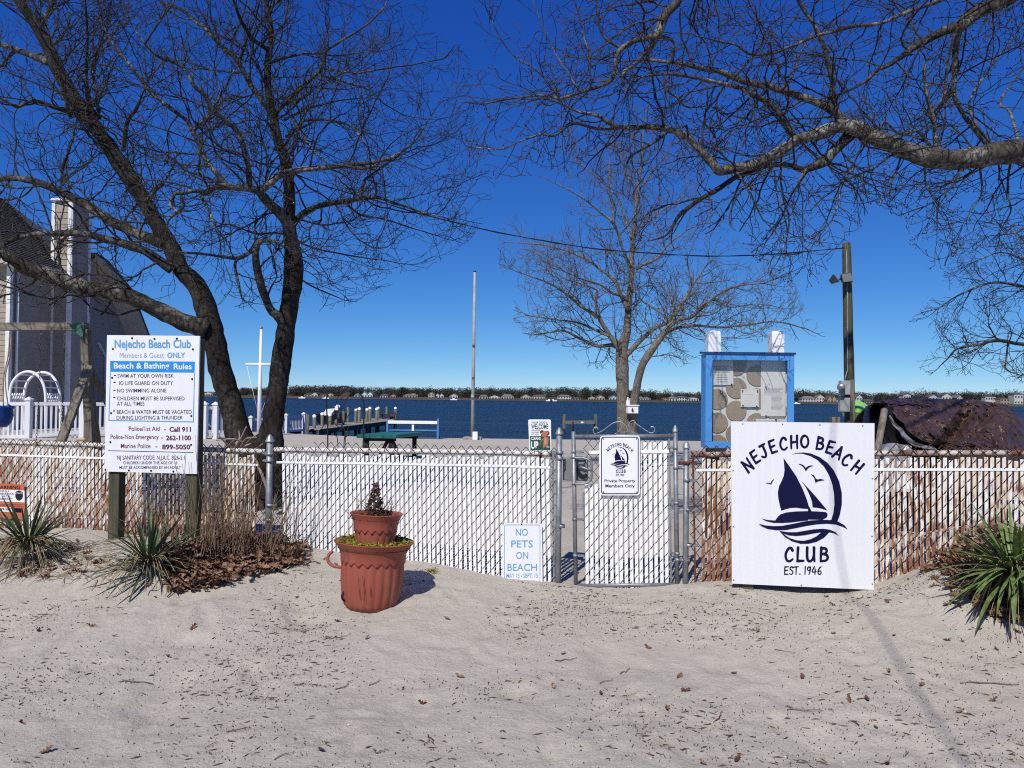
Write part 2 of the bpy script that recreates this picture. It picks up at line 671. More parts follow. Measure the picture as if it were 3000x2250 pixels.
xs = axis([(-90, -40, 10), (-40, -8, 1.0), (-8, -4.9, .15), (-4.9, 4.0, .021), (4.0, 8, .15), (8, 40, 1.0), (40, 90, 10)])
ys = axis([(-30, -2, 2), (-2, 2.6, .25), (2.6, 6.9, .021), (6.9, 12, .12), (12, 30, .6), (30, 60, 2.5)])
V = np.array([(x, y, H(x, y)) for y in ys for x in xs])
nx, ny = len(xs), len(ys)
ii = (np.arange(ny - 1)[:, None] * nx + np.arange(nx - 1)[None, :]).ravel()
F = np.stack([ii, ii + 1, ii + nx + 1, ii + nx], axis=1)
put('ground', np_mesh('ground', V, F, M['sand']), kind='structure', label='pale trodden sand with mounds along the fence')

# ================================================================ water
WZ = -0.9
mb = MB()
mb.add([(-3000, 20, WZ), (3000, 20, WZ), (3000, 4500, WZ), (-3000, 4500, WZ)], [(0, 1, 2, 3)])
mb.build('water', M['water'], kind='structure', label='dark blue wind-ruffled bay')

# ================================================================ far shore
D = 675.0
M['farland'] = mat('far_bank', (.075, .062, .042), .95, (.04, .038, .022), .02)
mb = MB()
n = 60
rows = [(D, WZ - .5), (D + 2, WZ + .9), (D + 14, WZ + 1.8), (D + 60, WZ + 2.6), (D + 300, WZ + 6)]
vs = []
for i in range(n + 1):
    X = -900 + 1800 * i / n
    for yy, zz in rows:
        vs.append((X, yy + 3 * math.sin(i * 1.3) + (70 if X < -255 else 0), zz + .3 * math.sin(i * 2.1)))
k = len(rows)
mb.add(vs, [(i * k + j, (i + 1) * k + j, (i + 1) * k + j + 1, i * k + j + 1) for i in range(n) for j in range(k - 1)])
mb.build('far_shore', M['farland'], kind='structure', label='low wooded bank across the bay')

# far woods: crowns of small faces, bare and evergreen
def far_wood(name, label, mt, trees, seed, per, size):
    r = np.random.default_rng(seed)
    C, S = [], []
    for (x, y, z0, h, wd) in trees:
        u = r.normal(size=(per, 3))
        u /= np.linalg.norm(u, axis=1, keepdims=True)
        u *= r.random((per, 1)) ** .4
        c = np.array([x, y, z0 + h * .56]) + u * np.array([wd * .5, wd * .5, h * .46])
        C.append(c)
        S.append(np.full(per, size * (h / 10) ** .5))
    C = np.concatenate(C)
    S = np.concatenate(S)[:, None]
    a = r.normal(size=C.shape)
    b = r.normal(size=C.shape)
    a /= np.linalg.norm(a, axis=1, keepdims=True)
    b /= np.linalg.norm(b, axis=1, keepdims=True)
    V = np.stack([C - a * S, C + b * S * .7, C + a * S], axis=1).reshape(-1, 3)
    F = np.arange(len(V)).reshape(-1, 3)
    put(name, np_mesh(name, V, F, mt, False), kind='stuff', label=label, cat='woods')


r1 = random.Random(3)
bare, ever, big = [], [], []
top = [(-900, 6), (500, 8), (620, 11), (700, 21), (850, 29), (1000, 31), (1100, 27), (1250, 27), (1400, 29), (1560, 31), (1720, 33), (1850, 31),
       (1960, 24), (2150, 24), (2330, 34), (2450, 30), (2560, 27), (2700, 32), (2850, 32), (3000, 34), (3900, 32)]
for i in range(2200):
    px = r1.uniform(-500, 3500)
    hh = interp(top, px) * .3 * r1.uniform(.85, 1.35)
    Y = D + r1.uniform(30, 75) + (70 if px < 640 else 0)
    X = (px - 1500) / FPX * Y
    e = r1.random()
    (ever if e < .34 else bare).append((X, Y, WZ + 1.0, hh, hh * (r1.uniform(.5, .8) if e < .34 else r1.uniform(.8, 1.3))))
for px, hh in [(2625, 14), (2655, 13), (2700, 15.5), (2715, 14), (2575, 11), (2870, 12), (2965, 15.5), (2985, 14), (2330, 12), (2410, 13), (1600, 12.5), (1445, 13), (1000, 11), (2100, 10.5), (2130, 11)]:
    Y = D + 35
    bare.append(((px - 1500) / FPX * Y, Y, WZ + 1, hh, hh * .95))
for px, hh in [(2833, 15.5), (2920, 14.5), (1715, 12.5), (1905, 12), (1955, 12.5), (1262, 12), (1180, 10.5), (1395, 11.5), (2350, 13), (2835, 13)]:
    Y = D + 30
    ever.append(((px - 1500) / FPX * Y, Y, WZ + 1, hh, hh * .55))
M['farbare'] = leaf_mat('bare_far_crowns', [(.03, .025, .021), (.055, .045, .037), (.085, .07, .058)], .95)
M['farever'] = leaf_mat('evergreen_far_crowns', [(.014, .02, .014), (.026, .036, .022), (.04, .05, .03)], .95)
far_wood('bare_woods', 'grey-brown leafless woods along the far shore', M['farbare'], bare, 1, 150, .7)
far_wood('pine_woods', 'dark evergreen clumps among the far shore woods', M['farever'], ever, 2, 170, .7)

# ---------------------------------------------------------------- far houses
FH = {'w': mat('far_white_siding', (.50, .50, .49), .7), 'g': mat('far_grey_siding', (.30, .30, .31), .8), 'c': mat('far_cream_siding', (.40, .355, .29), .8),
      'b': mat('far_blue_siding', (.36, .44, .52), .8), 'r': mat('far_brown_siding', (.11, .055, .04), .8), 't': mat('far_tan_siding', (.33, .26, .19), .8),
      's': mat('far_seafoam_siding', (.47, .60, .58), .8)}
FR = {'d': mat('far_dark_roof', (.07, .068, .07), .9), 'g': mat('far_grey_roof', (.16, .155, .15), .9), 'b': mat('far_brown_roof', (.12, .09, .07), .9), 't': mat('far_teal_roof', (.16, .28, .28), .8)}
FG = mat('far_window_glass', (.03, .035, .045), .2, spec=.6)
# px centre, width px, wall height px, roof height px, wall, roof, roof kind, label
houses = [
    (610, 26, 7, 5, 'w', 'g', 'g', 'white far house left of the leaning trunk, by the white flagpole'),
    (742, 30, 7, 4, 'w', 'd', 'h', 'white far house just right of the white flagpole mast'),
    (905, 26, 8, 5, 'g', 'd', 'h', 'grey far house furthest left of the wire hoop'),
    (922, 18, 9, 6, 'w', 'd', 'g', 'small white gabled far house between two grey ones'),
    (946, 20, 7, 4, 'g', 'd', 'h', 'low grey far house left of the wire hoop'),
    (967, 20, 8, 5, 'c', 'b', 'g', 'cream far cottage seen through the wire hoop edge'),
    (1012, 24, 10, 7, 'r', 'd', 'g', 'dark brown double-gabled far house inside the wire hoop'),
    (1048, 18, 8, 5, 'b', 'g', 'h', 'pale blue far house inside the hoop, left of the seafoam one'),
    (1076, 32, 10, 8, 's', 't', 'gg', 'seafoam green far house with twin gables and white porch'),
    (1126, 22, 8, 5, 'w', 'd', 'h', 'white far house alone right of the seafoam house'),
    (1152, 16, 7, 5, 't', 'b', 'g', 'small tan far cottage left of the tan long house'),
    (1203, 42, 8, 7, 't', 'g', 'h', 'long tan far house with low roof left of the white tower house'),
    (1264, 18, 14, 5, 'c', 'b', 'g', 'tall cream far house with chimney above the bench'),
    (1288, 24, 10, 6, 'w', 'd', 'gg', 'white far house with steep gables left of the grey flagpole'),
    (1330, 24, 9, 6, 'w', 'g', 'g', 'white far house with broad gable close to the grey flagpole'),
    (1417, 26, 8, 5, 'c', 'g', 'h', 'cream far house first right of the grey flagpole'),
    (1449, 34, 7, 6, 'w', 'd', 'g', 'white far house second right of the grey flagpole'),
    (1487, 36, 8, 8, 'w', 'g', 'h', 'white far house with big pyramid roof left of the dog sign'),
    (1541, 30, 8, 8, 'c', 'g', 'g', 'cream gabled far house above the dog sign'),
    (1578, 40, 9, 6, 'w', 'b', 'h', 'white brown-roofed far house right of the dog sign'),
    (1622, 30, 5, 4, 'g', 'd', 'h', 'low dark grey far wing left of the white balcony house'),
    (1654, 40, 11, 5, 'w', 'g', 'h', 'large white far house with balcony left of the pale tree'),
    (1690, 26, 6, 4, 'g', 'd', 'h', 'low grey far house beside the white balcony house'),
    (1735, 24, 7, 6, 'c', 'd', 'g', 'cream far house with porch left of the pale tree'),
    (1760, 24, 9, 7, 'c', 'g', 'g', 'taller cream far house nearest left of the pale tree'),
    (1798, 26, 9, 6, 'b', 'g', 'g', 'blue-white far house touching the pale tree trunk'),
    (1888, 36, 7, 6, 'w', 'g', 'h', 'white hip-roofed far house right of the pale tree'),
    (1950, 16, 6, 4, 't', 'b', 'g', 'small tan far house among dark trees'),
    (1973, 26, 8, 6, 'w', 'g', 'h', 'white far house left of the columned one'),
    (1998, 30, 12, 3, 'w', 'g', 'h', 'white columned far house left of the notice board'),
    (2032, 30, 9, 4, 'w', 'g', 'g', 'white chimneyed far house close to the notice board'),
    (2371, 40, 12, 8, 'w', 'g', 'h', 'white far house with porch right of the notice board'),
    (2404, 24, 16, 9, 'w', 'g', 'g', 'tall white gabled far house right of the notice board'),
    (2438, 26, 10, 12, 't', 'b', 'gg', 'tan shingled far house left of the electric meter'),
    (2460, 16, 10, 5, 'w', 'd', 'h', 'narrow white far house behind the electric meter'),
    (2518, 18, 18, 8, 'w', 'g', 'g', 'tall white far house just right of the utility pole'),
    (2547, 30, 7, 7, 'g', 'd', 'h', 'grey far house right of the utility pole'),
    (2658, 22, 26, 4, 'w', 'b', 'g', 'white far house with two chimneys peeping over the tarp'),
    (2735, 28, 21, 8, 'b', 'b', 'g', 'pale blue far house with arched windows over the tarp'),
    (2774, 28, 24, 9, 'w', 'd', 'g', 'white far house with balcony over the tarp'),
    (2812, 16, 20, 8, 'c', 'g', 'g', 'narrow cream far house over the tarp'),
    (2902, 30, 24, 4, 'w', 'd', 'h', 'white flat-topped far house right of the dark pine'),
    (2945, 26, 19, 3, 't', 'b', 'h', 'tan far house low among trees at right'),
    (2985, 26, 32, 5, 'w', 'd', 'h', 'tall white far house at the right edge of the picture'),
]
for i, (px, wp, hp, rp, wc, rc, rk, lab) in enumerate(houses):
    Y = D + 18 + 4 * (i % 3) + (70 if px < 760 else 0)
    s = Y / FPX
    X = (px - 1500) * s
    base = WZ + 1.0
    Wd, Hh, Rr = wp * s * 1.0, hp * s * 1.0, rp * s
    Dp = 9.0
    t = thing('shore_house', (X, Y, base), lab, 'house', 'houses on the far shore')
    mb = MB()
    mb.box((X, Y + Dp / 2, base + Hh / 2 - .5), (Wd, Dp, Hh + 1))
    if rk != 'h':
        # gable walls facing the bay
        gs = [X] if rk == 'g' else [X - Wd * .25, X + Wd * .25]
        gw = Wd * (1 if rk == 'g' else .5)
        for g in gs:
            mb.prism([(g - gw / 2, base + Hh), (g + gw / 2, base + Hh), (g, base + Hh + Rr * .96)], lambda a, b, c: (a, Y - c + .01, b), Dp - .1)
    mb.build('wall', FH[wc], t)
    mb = MB()
    o = .35
    if rk == 'h':
        rl = max(.2, Wd * .25)
        zb = base + Hh
        v = [(X - Wd / 2 - o, Y - o, zb), (X + Wd / 2 + o, Y - o, zb), (X + Wd / 2 + o, Y + Dp + o, zb), (X - Wd / 2 - o, Y + Dp + o, zb), (X - rl, Y + Dp / 2, zb + Rr), (X + rl, Y + Dp / 2, zb + Rr)]
        mb.add(v, [(0, 1, 5, 4), (1, 2, 5), (2, 3, 4, 5), (3, 0, 4), (3, 2, 1, 0)])
    else:
        for g in gs:
            for sg in (-1, 1):
                a = Vector((g + sg * (gw / 2 + o), Y - o, base + Hh - o * Rr / (gw / 2)))
                b = Vector((g, Y - o, base + Hh + Rr))
                th = Vector((0, 0, .3))
                L = Vector((0, Dp + 2 * o, 0))
                mb.add([a, b, b + L, a + L, a + th, b + th, b + L + th, a + L + th], [(0, 1, 2, 3), (4, 7, 6, 5), (0, 4, 5, 1), (3, 2, 6, 7), (0, 3, 7, 4)])
    mb.build('roof', FR[rc], t)
    nwin = max(2, int(Wd / 2.2))
    floors = 2 if Hh > 3.2 else 1
    for fl in range(floors):
        for q in range(nwin):
            xx = X - Wd / 2 + Wd * (q + .5) / nwin
            zz = base + Hh * (fl + .52) / floors
            mb = MB()
            mb.box((xx, Y - .06, zz), (min(1.25, Wd / nwin * .62), .1, min(1.5, Hh / floors * .55)))
            mb.build('window', FG, t)
# moored boats and short docks on the far side
wm = M['white']
for px, lab in [(885, 'small white boat moored at the far left shore'), (955, 'white motorboat by the cream far cottage'), (1330, 'low white boat moored near the grey flagpole'), (1610, 'white boat moored below the balcony house'), (1622, 'second white boat below the balcony house, closer to the tree'), (2335, 'small white boat by the notice board on the far shore')]:
    Y = D - 6
    X = (px - 1500) / FPX * Y
    mb = MB()
    mb.prism([(X - 3, WZ - .1), (X + 2.4, WZ - .1), (X + 3.4, WZ + .9), (X - 3, WZ + .8)], lambda a, b, c: (a, Y - c, b), 2.2)
    t = thing('moored_boat', (X, Y, WZ), lab, 'boat', 'boats on the far shore')
    mb.build('hull', wm, t)
    mb = MB()
    mb.prism([(X - 1.2, WZ + .8), (X + .8, WZ + .8), (X + .4, WZ + 1.7), (X - 1, WZ + 1.7)], lambda a, b, c: (a, Y + .5 - c, b), 1.2)
    mb.build('cabin', wm, t)

# ================================================================ chain-link fence with vinyl slats
FE = Vector((1, -.213, 0)).normalized()
FN = Vector((-.213, -1, 0)).normalized()       # towards the camera
FL = math.sqrt(1 + .213 ** 2)


def smooth_line(pts, per=6):
    """Catmull-Rom through 2-D or 3-D points"""
    q = [Vector(p) for p in pts]
    if len(q) < 3:
        return q
    out = []
    for i in range(len(q) - 1):
        p0, p1, p2, p3 = q[max(0, i - 1)], q[i], q[i + 1], q[min(len(q) - 1, i + 2)]
        for k in range(per):
            t = k / per
            out.append(.5 * ((2 * p1) + (p2 - p0) * t + (2 * p0 - 5 * p1 + 4 * p2 - p3) * t * t + (3 * p1 - p0 - 3 * p2 + p3) * t ** 3))
    out.append(q[-1])
    return out


def slat_mesh(name, mt, h):
    mb = MB()
    mb.box((0, 0, -h / 2), (.0246, .0048, h), bev=.0015)
    me = bpy.data.meshes.new(name)
    me.from_pydata(mb.v, [], mb.f)
    me.materials.append(mt)
    return me


PITCH_S = .0365
HALF = .0435


def wire_lines(s0, s1, rail, shear, k0=0, lift=.026, zbot=None, rad=.0027):
    lines = []
    ncol = int(round((s1 - s0) / PITCH_S))
    zref = 1.3
    for k in range(ncol):
        sa = s0 + k * PITCH_S
        X = (sa + PITCH_S / 2) / FL
        zt = rail(X) + lift
        zb = (zbot if zbot is not None else H0(X, FY(X)) - .06)
        j0 = int(math.floor((zref - zt) / HALF))
        j1 = int(math.ceil((zref - zb) / HALF))
        pts = []
        for j in range(j0, j1 + 1):
            z = zref - j * HALF
            left = (j + k + k0) % 2 == 0
            so = sa + (.0 if left else PITCH_S) + shear * (zt - z)
            so += .0016 * math.sin(j * 2.7 + k * 1.9)
            base = Vector((so / FL, FY(so / FL), z))
            pts.append(base)
            if j < j1:
                # next point lies below: left->right going down is the back wire, right->left the front wire
                so2 = sa + (PITCH_S if left else 0) + shear * (zt - z + HALF)
                nb = Vector((so2 / FL, FY(so2 / FL), z - HALF))
                pts.append((base + nb) / 2 + FN * (-.0055 if left else .0075))
        lines.append(([tuple(p) for p in pts], [rad] * len(pts)))
    return lines


def post(mb, cap, px, ytop, ybot, wpx, off=0, n=14):
    """a round steel post in the fence line, from two pixels"""
    a = FP(px, ytop, off)
    r = wpx * a.y / FPX / 2
    b = Vector((a.x, a.y, FP(px, ybot, off).z - .25))
    mb.tube([b, a - Vector((0, 0, r * 1.6))], r, n)
    c = a - Vector((0, 0, r * 1.9))
    cap.lathe(c, [(r * 1.32, 0), (r * 1.36, r * .7), (r * 1.1, r * .8), (r * 1.05, r * 1.3), (r * .55, r * 2.1), (.001, r * 2.5)], 14)
    return a, r


def band(mb, c, r, h=.022, tab=None):
    mb.lathe(c - Vector((0, 0, h / 2)), [(r * 1.12, 0), (r * 1.22, 0), (r * 1.22, h), (r * 1.12, h)], 14)
    if tab is not None:
        mb.bar(c + tab.normalized() * r, c + tab, h * .9, .006, up=FN)
        mb.tube([c + tab * .9 - FN * .015, c + tab * .9 + FN * .018], .006, 6)


def z_of(tab):
    pts = [FP(x, y) for x, y in tab]
    t = [(p.x, p.z) for p in pts]
    return lambda X: interp(t, X)


RAIL_L = z_of([(-150, 1291), (0, 1296), (300, 1305), (560, 1316), (790, 1324)])
RAIL_M = z_of([(790, 1318), (1100, 1321), (1500, 1327), (1640, 1332)])
RAIL_R = z_of([(2011, 1333), (2570, 1329), (3100, 1327)])


def panel(label, px0, px1, sl0, sl1, rail, shear, mt, wmt, rmt, strip_dy, seed):
    r = random.Random(seed)
    x0, x1 = FP(px0, 1330).x, FP(px1, 1330).x
    s0, s1 = x0 * FL, x1 * FL
    root = thing('chain_link_fence', ((x0 + x1) / 2, FY((x0 + x1) / 2), H0((x0 + x1) / 2, FY((x0 + x1) / 2))), label, 'fence')
    V, F = tubes_np(wire_lines(s0, s1, rail, shear, rad=.0036 if wmt is M['wire_r'] else .0029), 4)
    put('wire_mesh', np_mesh('wire_mesh', V, F, wmt), root)
    mb = MB()
    pts = []
    n = 24
    for i in range(n + 1):
        X = lerp(x0, x1, i / n)
        pts.append(Vector((X, FY(X), rail(X))) - FN * .027)
    mb.tube(pts, .0205, 10)
    mb.build('top_rail', rmt, root)
    # tie wires round the rail
    mb = MB()
    for i in range(int((x1 - x0) / .11)):
        X = x0 + .05 + i * .11 + r.uniform(-.03, .03)
        c = Vector((X, FY(X), rail(X))) - FN * .025
        mb.tube([c + FE * (.02 * math.cos(a * .5) - .01) + FN * .027 * math.cos(a) + Vector((0, 0, .025 * math.sin(a))) for a in [j * .7 for j in range(9)]], .0022, 4, False)
    mb.build('tie_wire', wmt, root, kind='stuff')
    # slats, one by one
    me = slat_mesh('slat', mt, 1.22)
    xs0, xs1 = FP(sl0, 1330).x, FP(sl1, 1330).x
    c0 = math.ceil((xs0 * FL - s0) / PITCH_S)
    c1 = int((xs1 * FL - s0) / PITCH_S)
    for k in range(c0, c1):
        sc = s0 + (k + .5) * PITCH_S
        X = sc / FL
        zt = rail(X) - .026 - r.random() ** 2 * .03
        dx = shear * (rail(X) + .026 - zt)
        q = Vector(((sc + dx) / FL, FY((sc + dx) / FL), zt)) + FN * .001
        put('slat', me, root, loc=q, rot=(0, -math.atan(shear) + r.uniform(-.004, .004), -math.atan(.213) + r.uniform(-.10, .10)))
    # horizontal locking strip
    mb = MB()
    for i in range(40):
        Xa, Xb = lerp(xs0, xs1, i / 40), lerp(xs0, xs1, (i + 1.0) / 40)
        za = rail(Xa) - strip_dy
        zb = rail(Xb) - strip_dy
        a = Vector((Xa, FY(Xa), za)) + FN * .0065
        b = Vector((Xb, FY(Xb), zb)) + FN * .0065
        mb.bar(a, b, .0175, .003, up=FN)
    mb.build('locking_strip', M['slat'], root)
    return root


fl = panel('left run of chain-link fence with rust-streaked white slats behind the rules sign', -170, 770, -165, 757, RAIL_L, .030, M['slat_r'], M['wire_r'], M['rail'], .110, 1)
fm = panel('middle run of chain-link fence with clean white slats behind the planters', 800, 1632, 812, 1612, RAIL_M, .030, M['slat'], M['wire'], M['rail'], .100, 2)
fr = panel('right run of chain-link fence with rusty wire behind the big club sign', 2024, 3130, 2040, 3125, RAIL_R, .004, M['slat_r'], M['wire_r'], M['rail_r'], .110, 3)

# posts of the runs
mb, cp = MB(), MB()
a, r = post(mb, cp, 791, 1277, 1585, 19)
mb.build('post', M['galv'], fm)
cp.build('post_cap', M['galv_l'], fm)
for yy in (1330, 1350, 1480, 1523):
    mb = MB()
    q = FP(791, yy)
    band(mb, q, r, .024, FE * (-.06 if yy != 1480 else .06))
    mb.build('bracket', M['galv'], fm)
mb, cp = MB(), MB()
a, r = post(mb, cp, 1639, 1256, 1706, 17.5)
mb.build('post', M['galv'], fm)
cp.build('post_cap', M['galv'], fm)
for yy in (1326, 1343, 1541):
    mb = MB()
    band(mb, FP(1640 + (yy - 1326) * .02, yy), r, .024, FE * -.075)
    mb.build('bracket', M['galv'], fm)
mb = MB()
mb.bar(FP(1620, 1325), FP(1623, 1712), .014, .004, up=FN)
mb.build('tension_bar', M['galv'], fm)
mb, cp = MB(), MB()
a, r = post(mb, cp, 2011, 1297, 1706, 17)
mb.build('post', M['galv'], fr)
cp.build('post_cap', M['galv_l'], fr)
for yy in (1407, 1493, 1597):
    mb = MB()
    band(mb, FP(2012 + (yy - 1407) * .03, yy), r, .022, FE * .075)
    mb.build('bracket', M['galv'], fr)
mb = MB()
band(mb, FP(2011, 1356), r, .026, FE * .075)
band(mb, FP(2011, 1356), r * 1.02, .02, FE * -.06)
mb.build('hinge', M['rust'], fr)
mb = MB()
mb.bar(FP(2030, 1330), FP(2037, 1710), .014, .004, up=FN)
mb.build('tension_bar', M['rust'], fr)

# ================================================================ gate
gx = FP(1828, 1330).x
gate = thing('chain_link_gate', (gx, FY(gx), H0(gx, FY(gx))), 'narrow chain-link gate with white slats and galvanised frame', 'gate')
mb = MB()
gr = 12.5 * 5.75 / FPX / 2
pts = [FP(1680, 1264), FP(1687, 1726)]
mb.tube(pts, gr, 12)
tr = [FP(1680, 1279), FP(1978, 1277)]
mb.tube(tr, gr * .95, 12)
mb.tube([FP(1978, 1262), FP(1984, 1716)], gr * 1.05, 12)
mb.tube([FP(1687, 1716), FP(1984, 1712)], gr * .95, 12)
mb.build('gate_frame', M['galv'], gate)
cp = MB()
c = FP(1978, 1262)
cp.lathe(c, [(gr * 1.3, -.012), (gr * 1.32, .008), (gr * 1.0, .012), (gr * 1.0, .022), (gr * .5, .038), (.001, .044)], 14)
cp.build('post_cap', M['galv'], gate)
mb = MB()
c = FP(1679, 1264)
mb.tube([c, FP(1678, 1236)], .006, 8)
mb.build('drop_rod', M['black'], gate)
grail = z_of([(1640, 1282), (2020, 1279)])
s0, s1 = FP(1709, 1330).x * FL, FP(1962, 1330).x * FL
V, F = tubes_np(wire_lines(s0, s1, grail, .020, lift=.035, zbot=FP(1835, 1716).z, rad=.0029), 4)
put('wire_mesh', np_mesh('wire_mesh', V, F, M['wire']), gate)
me = slat_mesh('slat', M['slat'], .03 + (grail(gx) - FP(1835, 1722).z))
me2 = slat_mesh('slat', M['slat'], FP(1722, 1418).z - FP(1722, 1722).z)
r = random.Random(5)
for k in range(int((s1 - s0) / PITCH_S)):
    sc = s0 + (k + .5) * PITCH_S
    short = k < 3
    if k > (s1 - s0) / PITCH_S - 1.3:
        continue
    X = sc / FL
    zt = FP(1722 + k * 14, 1418).z if short else grail(X) - .033 - r.random() * .008
    dx = .020 * (grail(X) - zt)
    q = Vector(((sc + dx) / FL, FY((sc + dx) / FL), zt)) + FN * .001
    put('slat', me2 if short else me, gate, loc=q, rot=(0, -math.atan(.02) + r.uniform(-.003, .003), -math.atan(.213) + r.uniform(-.1, .1)))
mb = MB()
mb.bar(FP(1727, 1325) + FN * .0065, FP(1960, 1322) + FN * .0065, .024, .003, up=FN)
mb.build('locking_strip', M['slat'], gate)
for a, b in ((FP(1709, 1442), FP(1722, 1712)), (FP(1960, 1270), FP(1966, 1705))):
    mb = MB()
    mb.bar(a, b, .015, .004, up=FN)
    mb.build('tension_bar', M['galv'], gate)
for yy in (1323, 1339, 1416, 1521, 1627):
    mb = MB()
    q = FP(1681 + (yy - 1323) * .015, yy)
    band(mb, q, gr, .02, FE * (.07 if yy != 1323 else .075))
    mb.build('bracket', M['galv'], gate)
for yy in (1312, 1474, 1621):
    mb = MB()
    band(mb, FP(1979 + (yy - 1312) * .015, yy), gr, .02, FE * -.05)
    mb.build('bracket', M['galv'], gate)
for yy in (1370, 1640):
    mb = MB()
    q = FP(1980 + (yy - 1370) * .015, yy)
    band(mb, q, gr, .026, FE * .085)
    mb.tube([q + FE * .02, q + FE * .09], .012, 8)
    mb.build('hinge', M['galv'], gate)
# fork latch and lock box
mb = MB()
pts = smooth_line([FP(1684, 1341) + FN * .02, FP(1715, 1342) + FN * .03, FP(1733, 1355) + FN * .03, FP(1735, 1385) + FN * .03, FP(1732, 1404) + FN * .03, FP(1716, 1415) + FN * .03, FP(1684, 1417) + FN * .02], 5)
mb.tube(pts, .0085, 8)
mb.tube([FP(1700, 1365) + FN * .035, FP(1734, 1378) + FN * .035], .008, 8)
mb.build('latch', M['galv'], gate)
mb = MB()
c = FP(1686, 1377, .09)
mb.box(c, (.190, .05, .160), Matrix.Rotation(-math.atan(.213), 3, 'Z'), .006)
M['lockbox'] = mat('grey_metal_box', (.24, .25, .25), .45, (.18, .19, .19), 6, metal=.3)
mb.build('lock_box', M['lockbox'], gate)
mb = MB()
mb.prism([(1690, 1367), (1692, 1392), (1703, 1402), (1721, 1397), (1722, 1390), (1705, 1390), (1696, 1378)], lambda x, y, n: FP(x, y, .055) + FN * n, .012)
mb.build('lock_plate', M['black'], gate)
mb = MB()
pts = smooth_line([FP(1742, 1272), FP(1738, 1262), FP(1741, 1253), FP(1749, 1252), FP(1752, 1258)], 5)
mb.tube(pts, .0035, 6)
mb.tube(smooth_line([FP(1742, 1272), FP(1765, 1262), FP(1795, 1240), FP(1812, 1236), FP(1822, 1238), FP(1835, 1250), FP(1840, 1268)], 5), .0035, 6)
mb.tube(smooth_line([FP(1800, 1272), FP(1815, 1262), FP(1824, 1242), FP(1820, 1232), FP(1810, 1226), FP(1818, 1222)], 5), .003, 6)
mb.tube(smooth_line([FP(1858, 1237), FP(1885, 1256), FP(1905, 1268), FP(1915, 1266), FP(1919, 1256), FP(1914, 1251), FP(1906, 1251)], 5), .0035, 6)
mb.tube(smooth_line([FP(1870, 1272), FP(1852, 1264), FP(1842, 1248), FP(1846, 1236), FP(1858, 1232), FP(1862, 1240)], 5), .003, 6)
mb.build('scroll_ornament', M['galv_l'], gate)

# ================================================================ signs
_tc = {}


def text2d(body, bold=0.0, shear=0.0):
    key = (body, bold, shear)
    if key in _tc:
        return _tc[key]
    cu = bpy.data.curves.new('lettering', 'FONT')
    cu.body = body
    cu.offset = bold
    cu.shear = shear
    cu.resolution_u = 3
    cu.fill_mode = 'FRONT'
    ob = bpy.data.objects.new('lettering', cu)
    COL.objects.link(ob)
    dg = bpy.context.evaluated_depsgraph_get()
    me = bpy.data.meshes.new_from_object(ob.evaluated_get(dg))
    v = [(q.co.x, q.co.y) for q in me.vertices]
    f = [tuple(p.vertices) for p in me.polygons]
    bpy.data.objects.remove(ob)
    bpy.data.curves.remove(cu)
    bpy.data.meshes.remove(me)
    _tc[key] = (v, f)
    return v, f


_cap = max(y for x, y in text2d('H')[0])


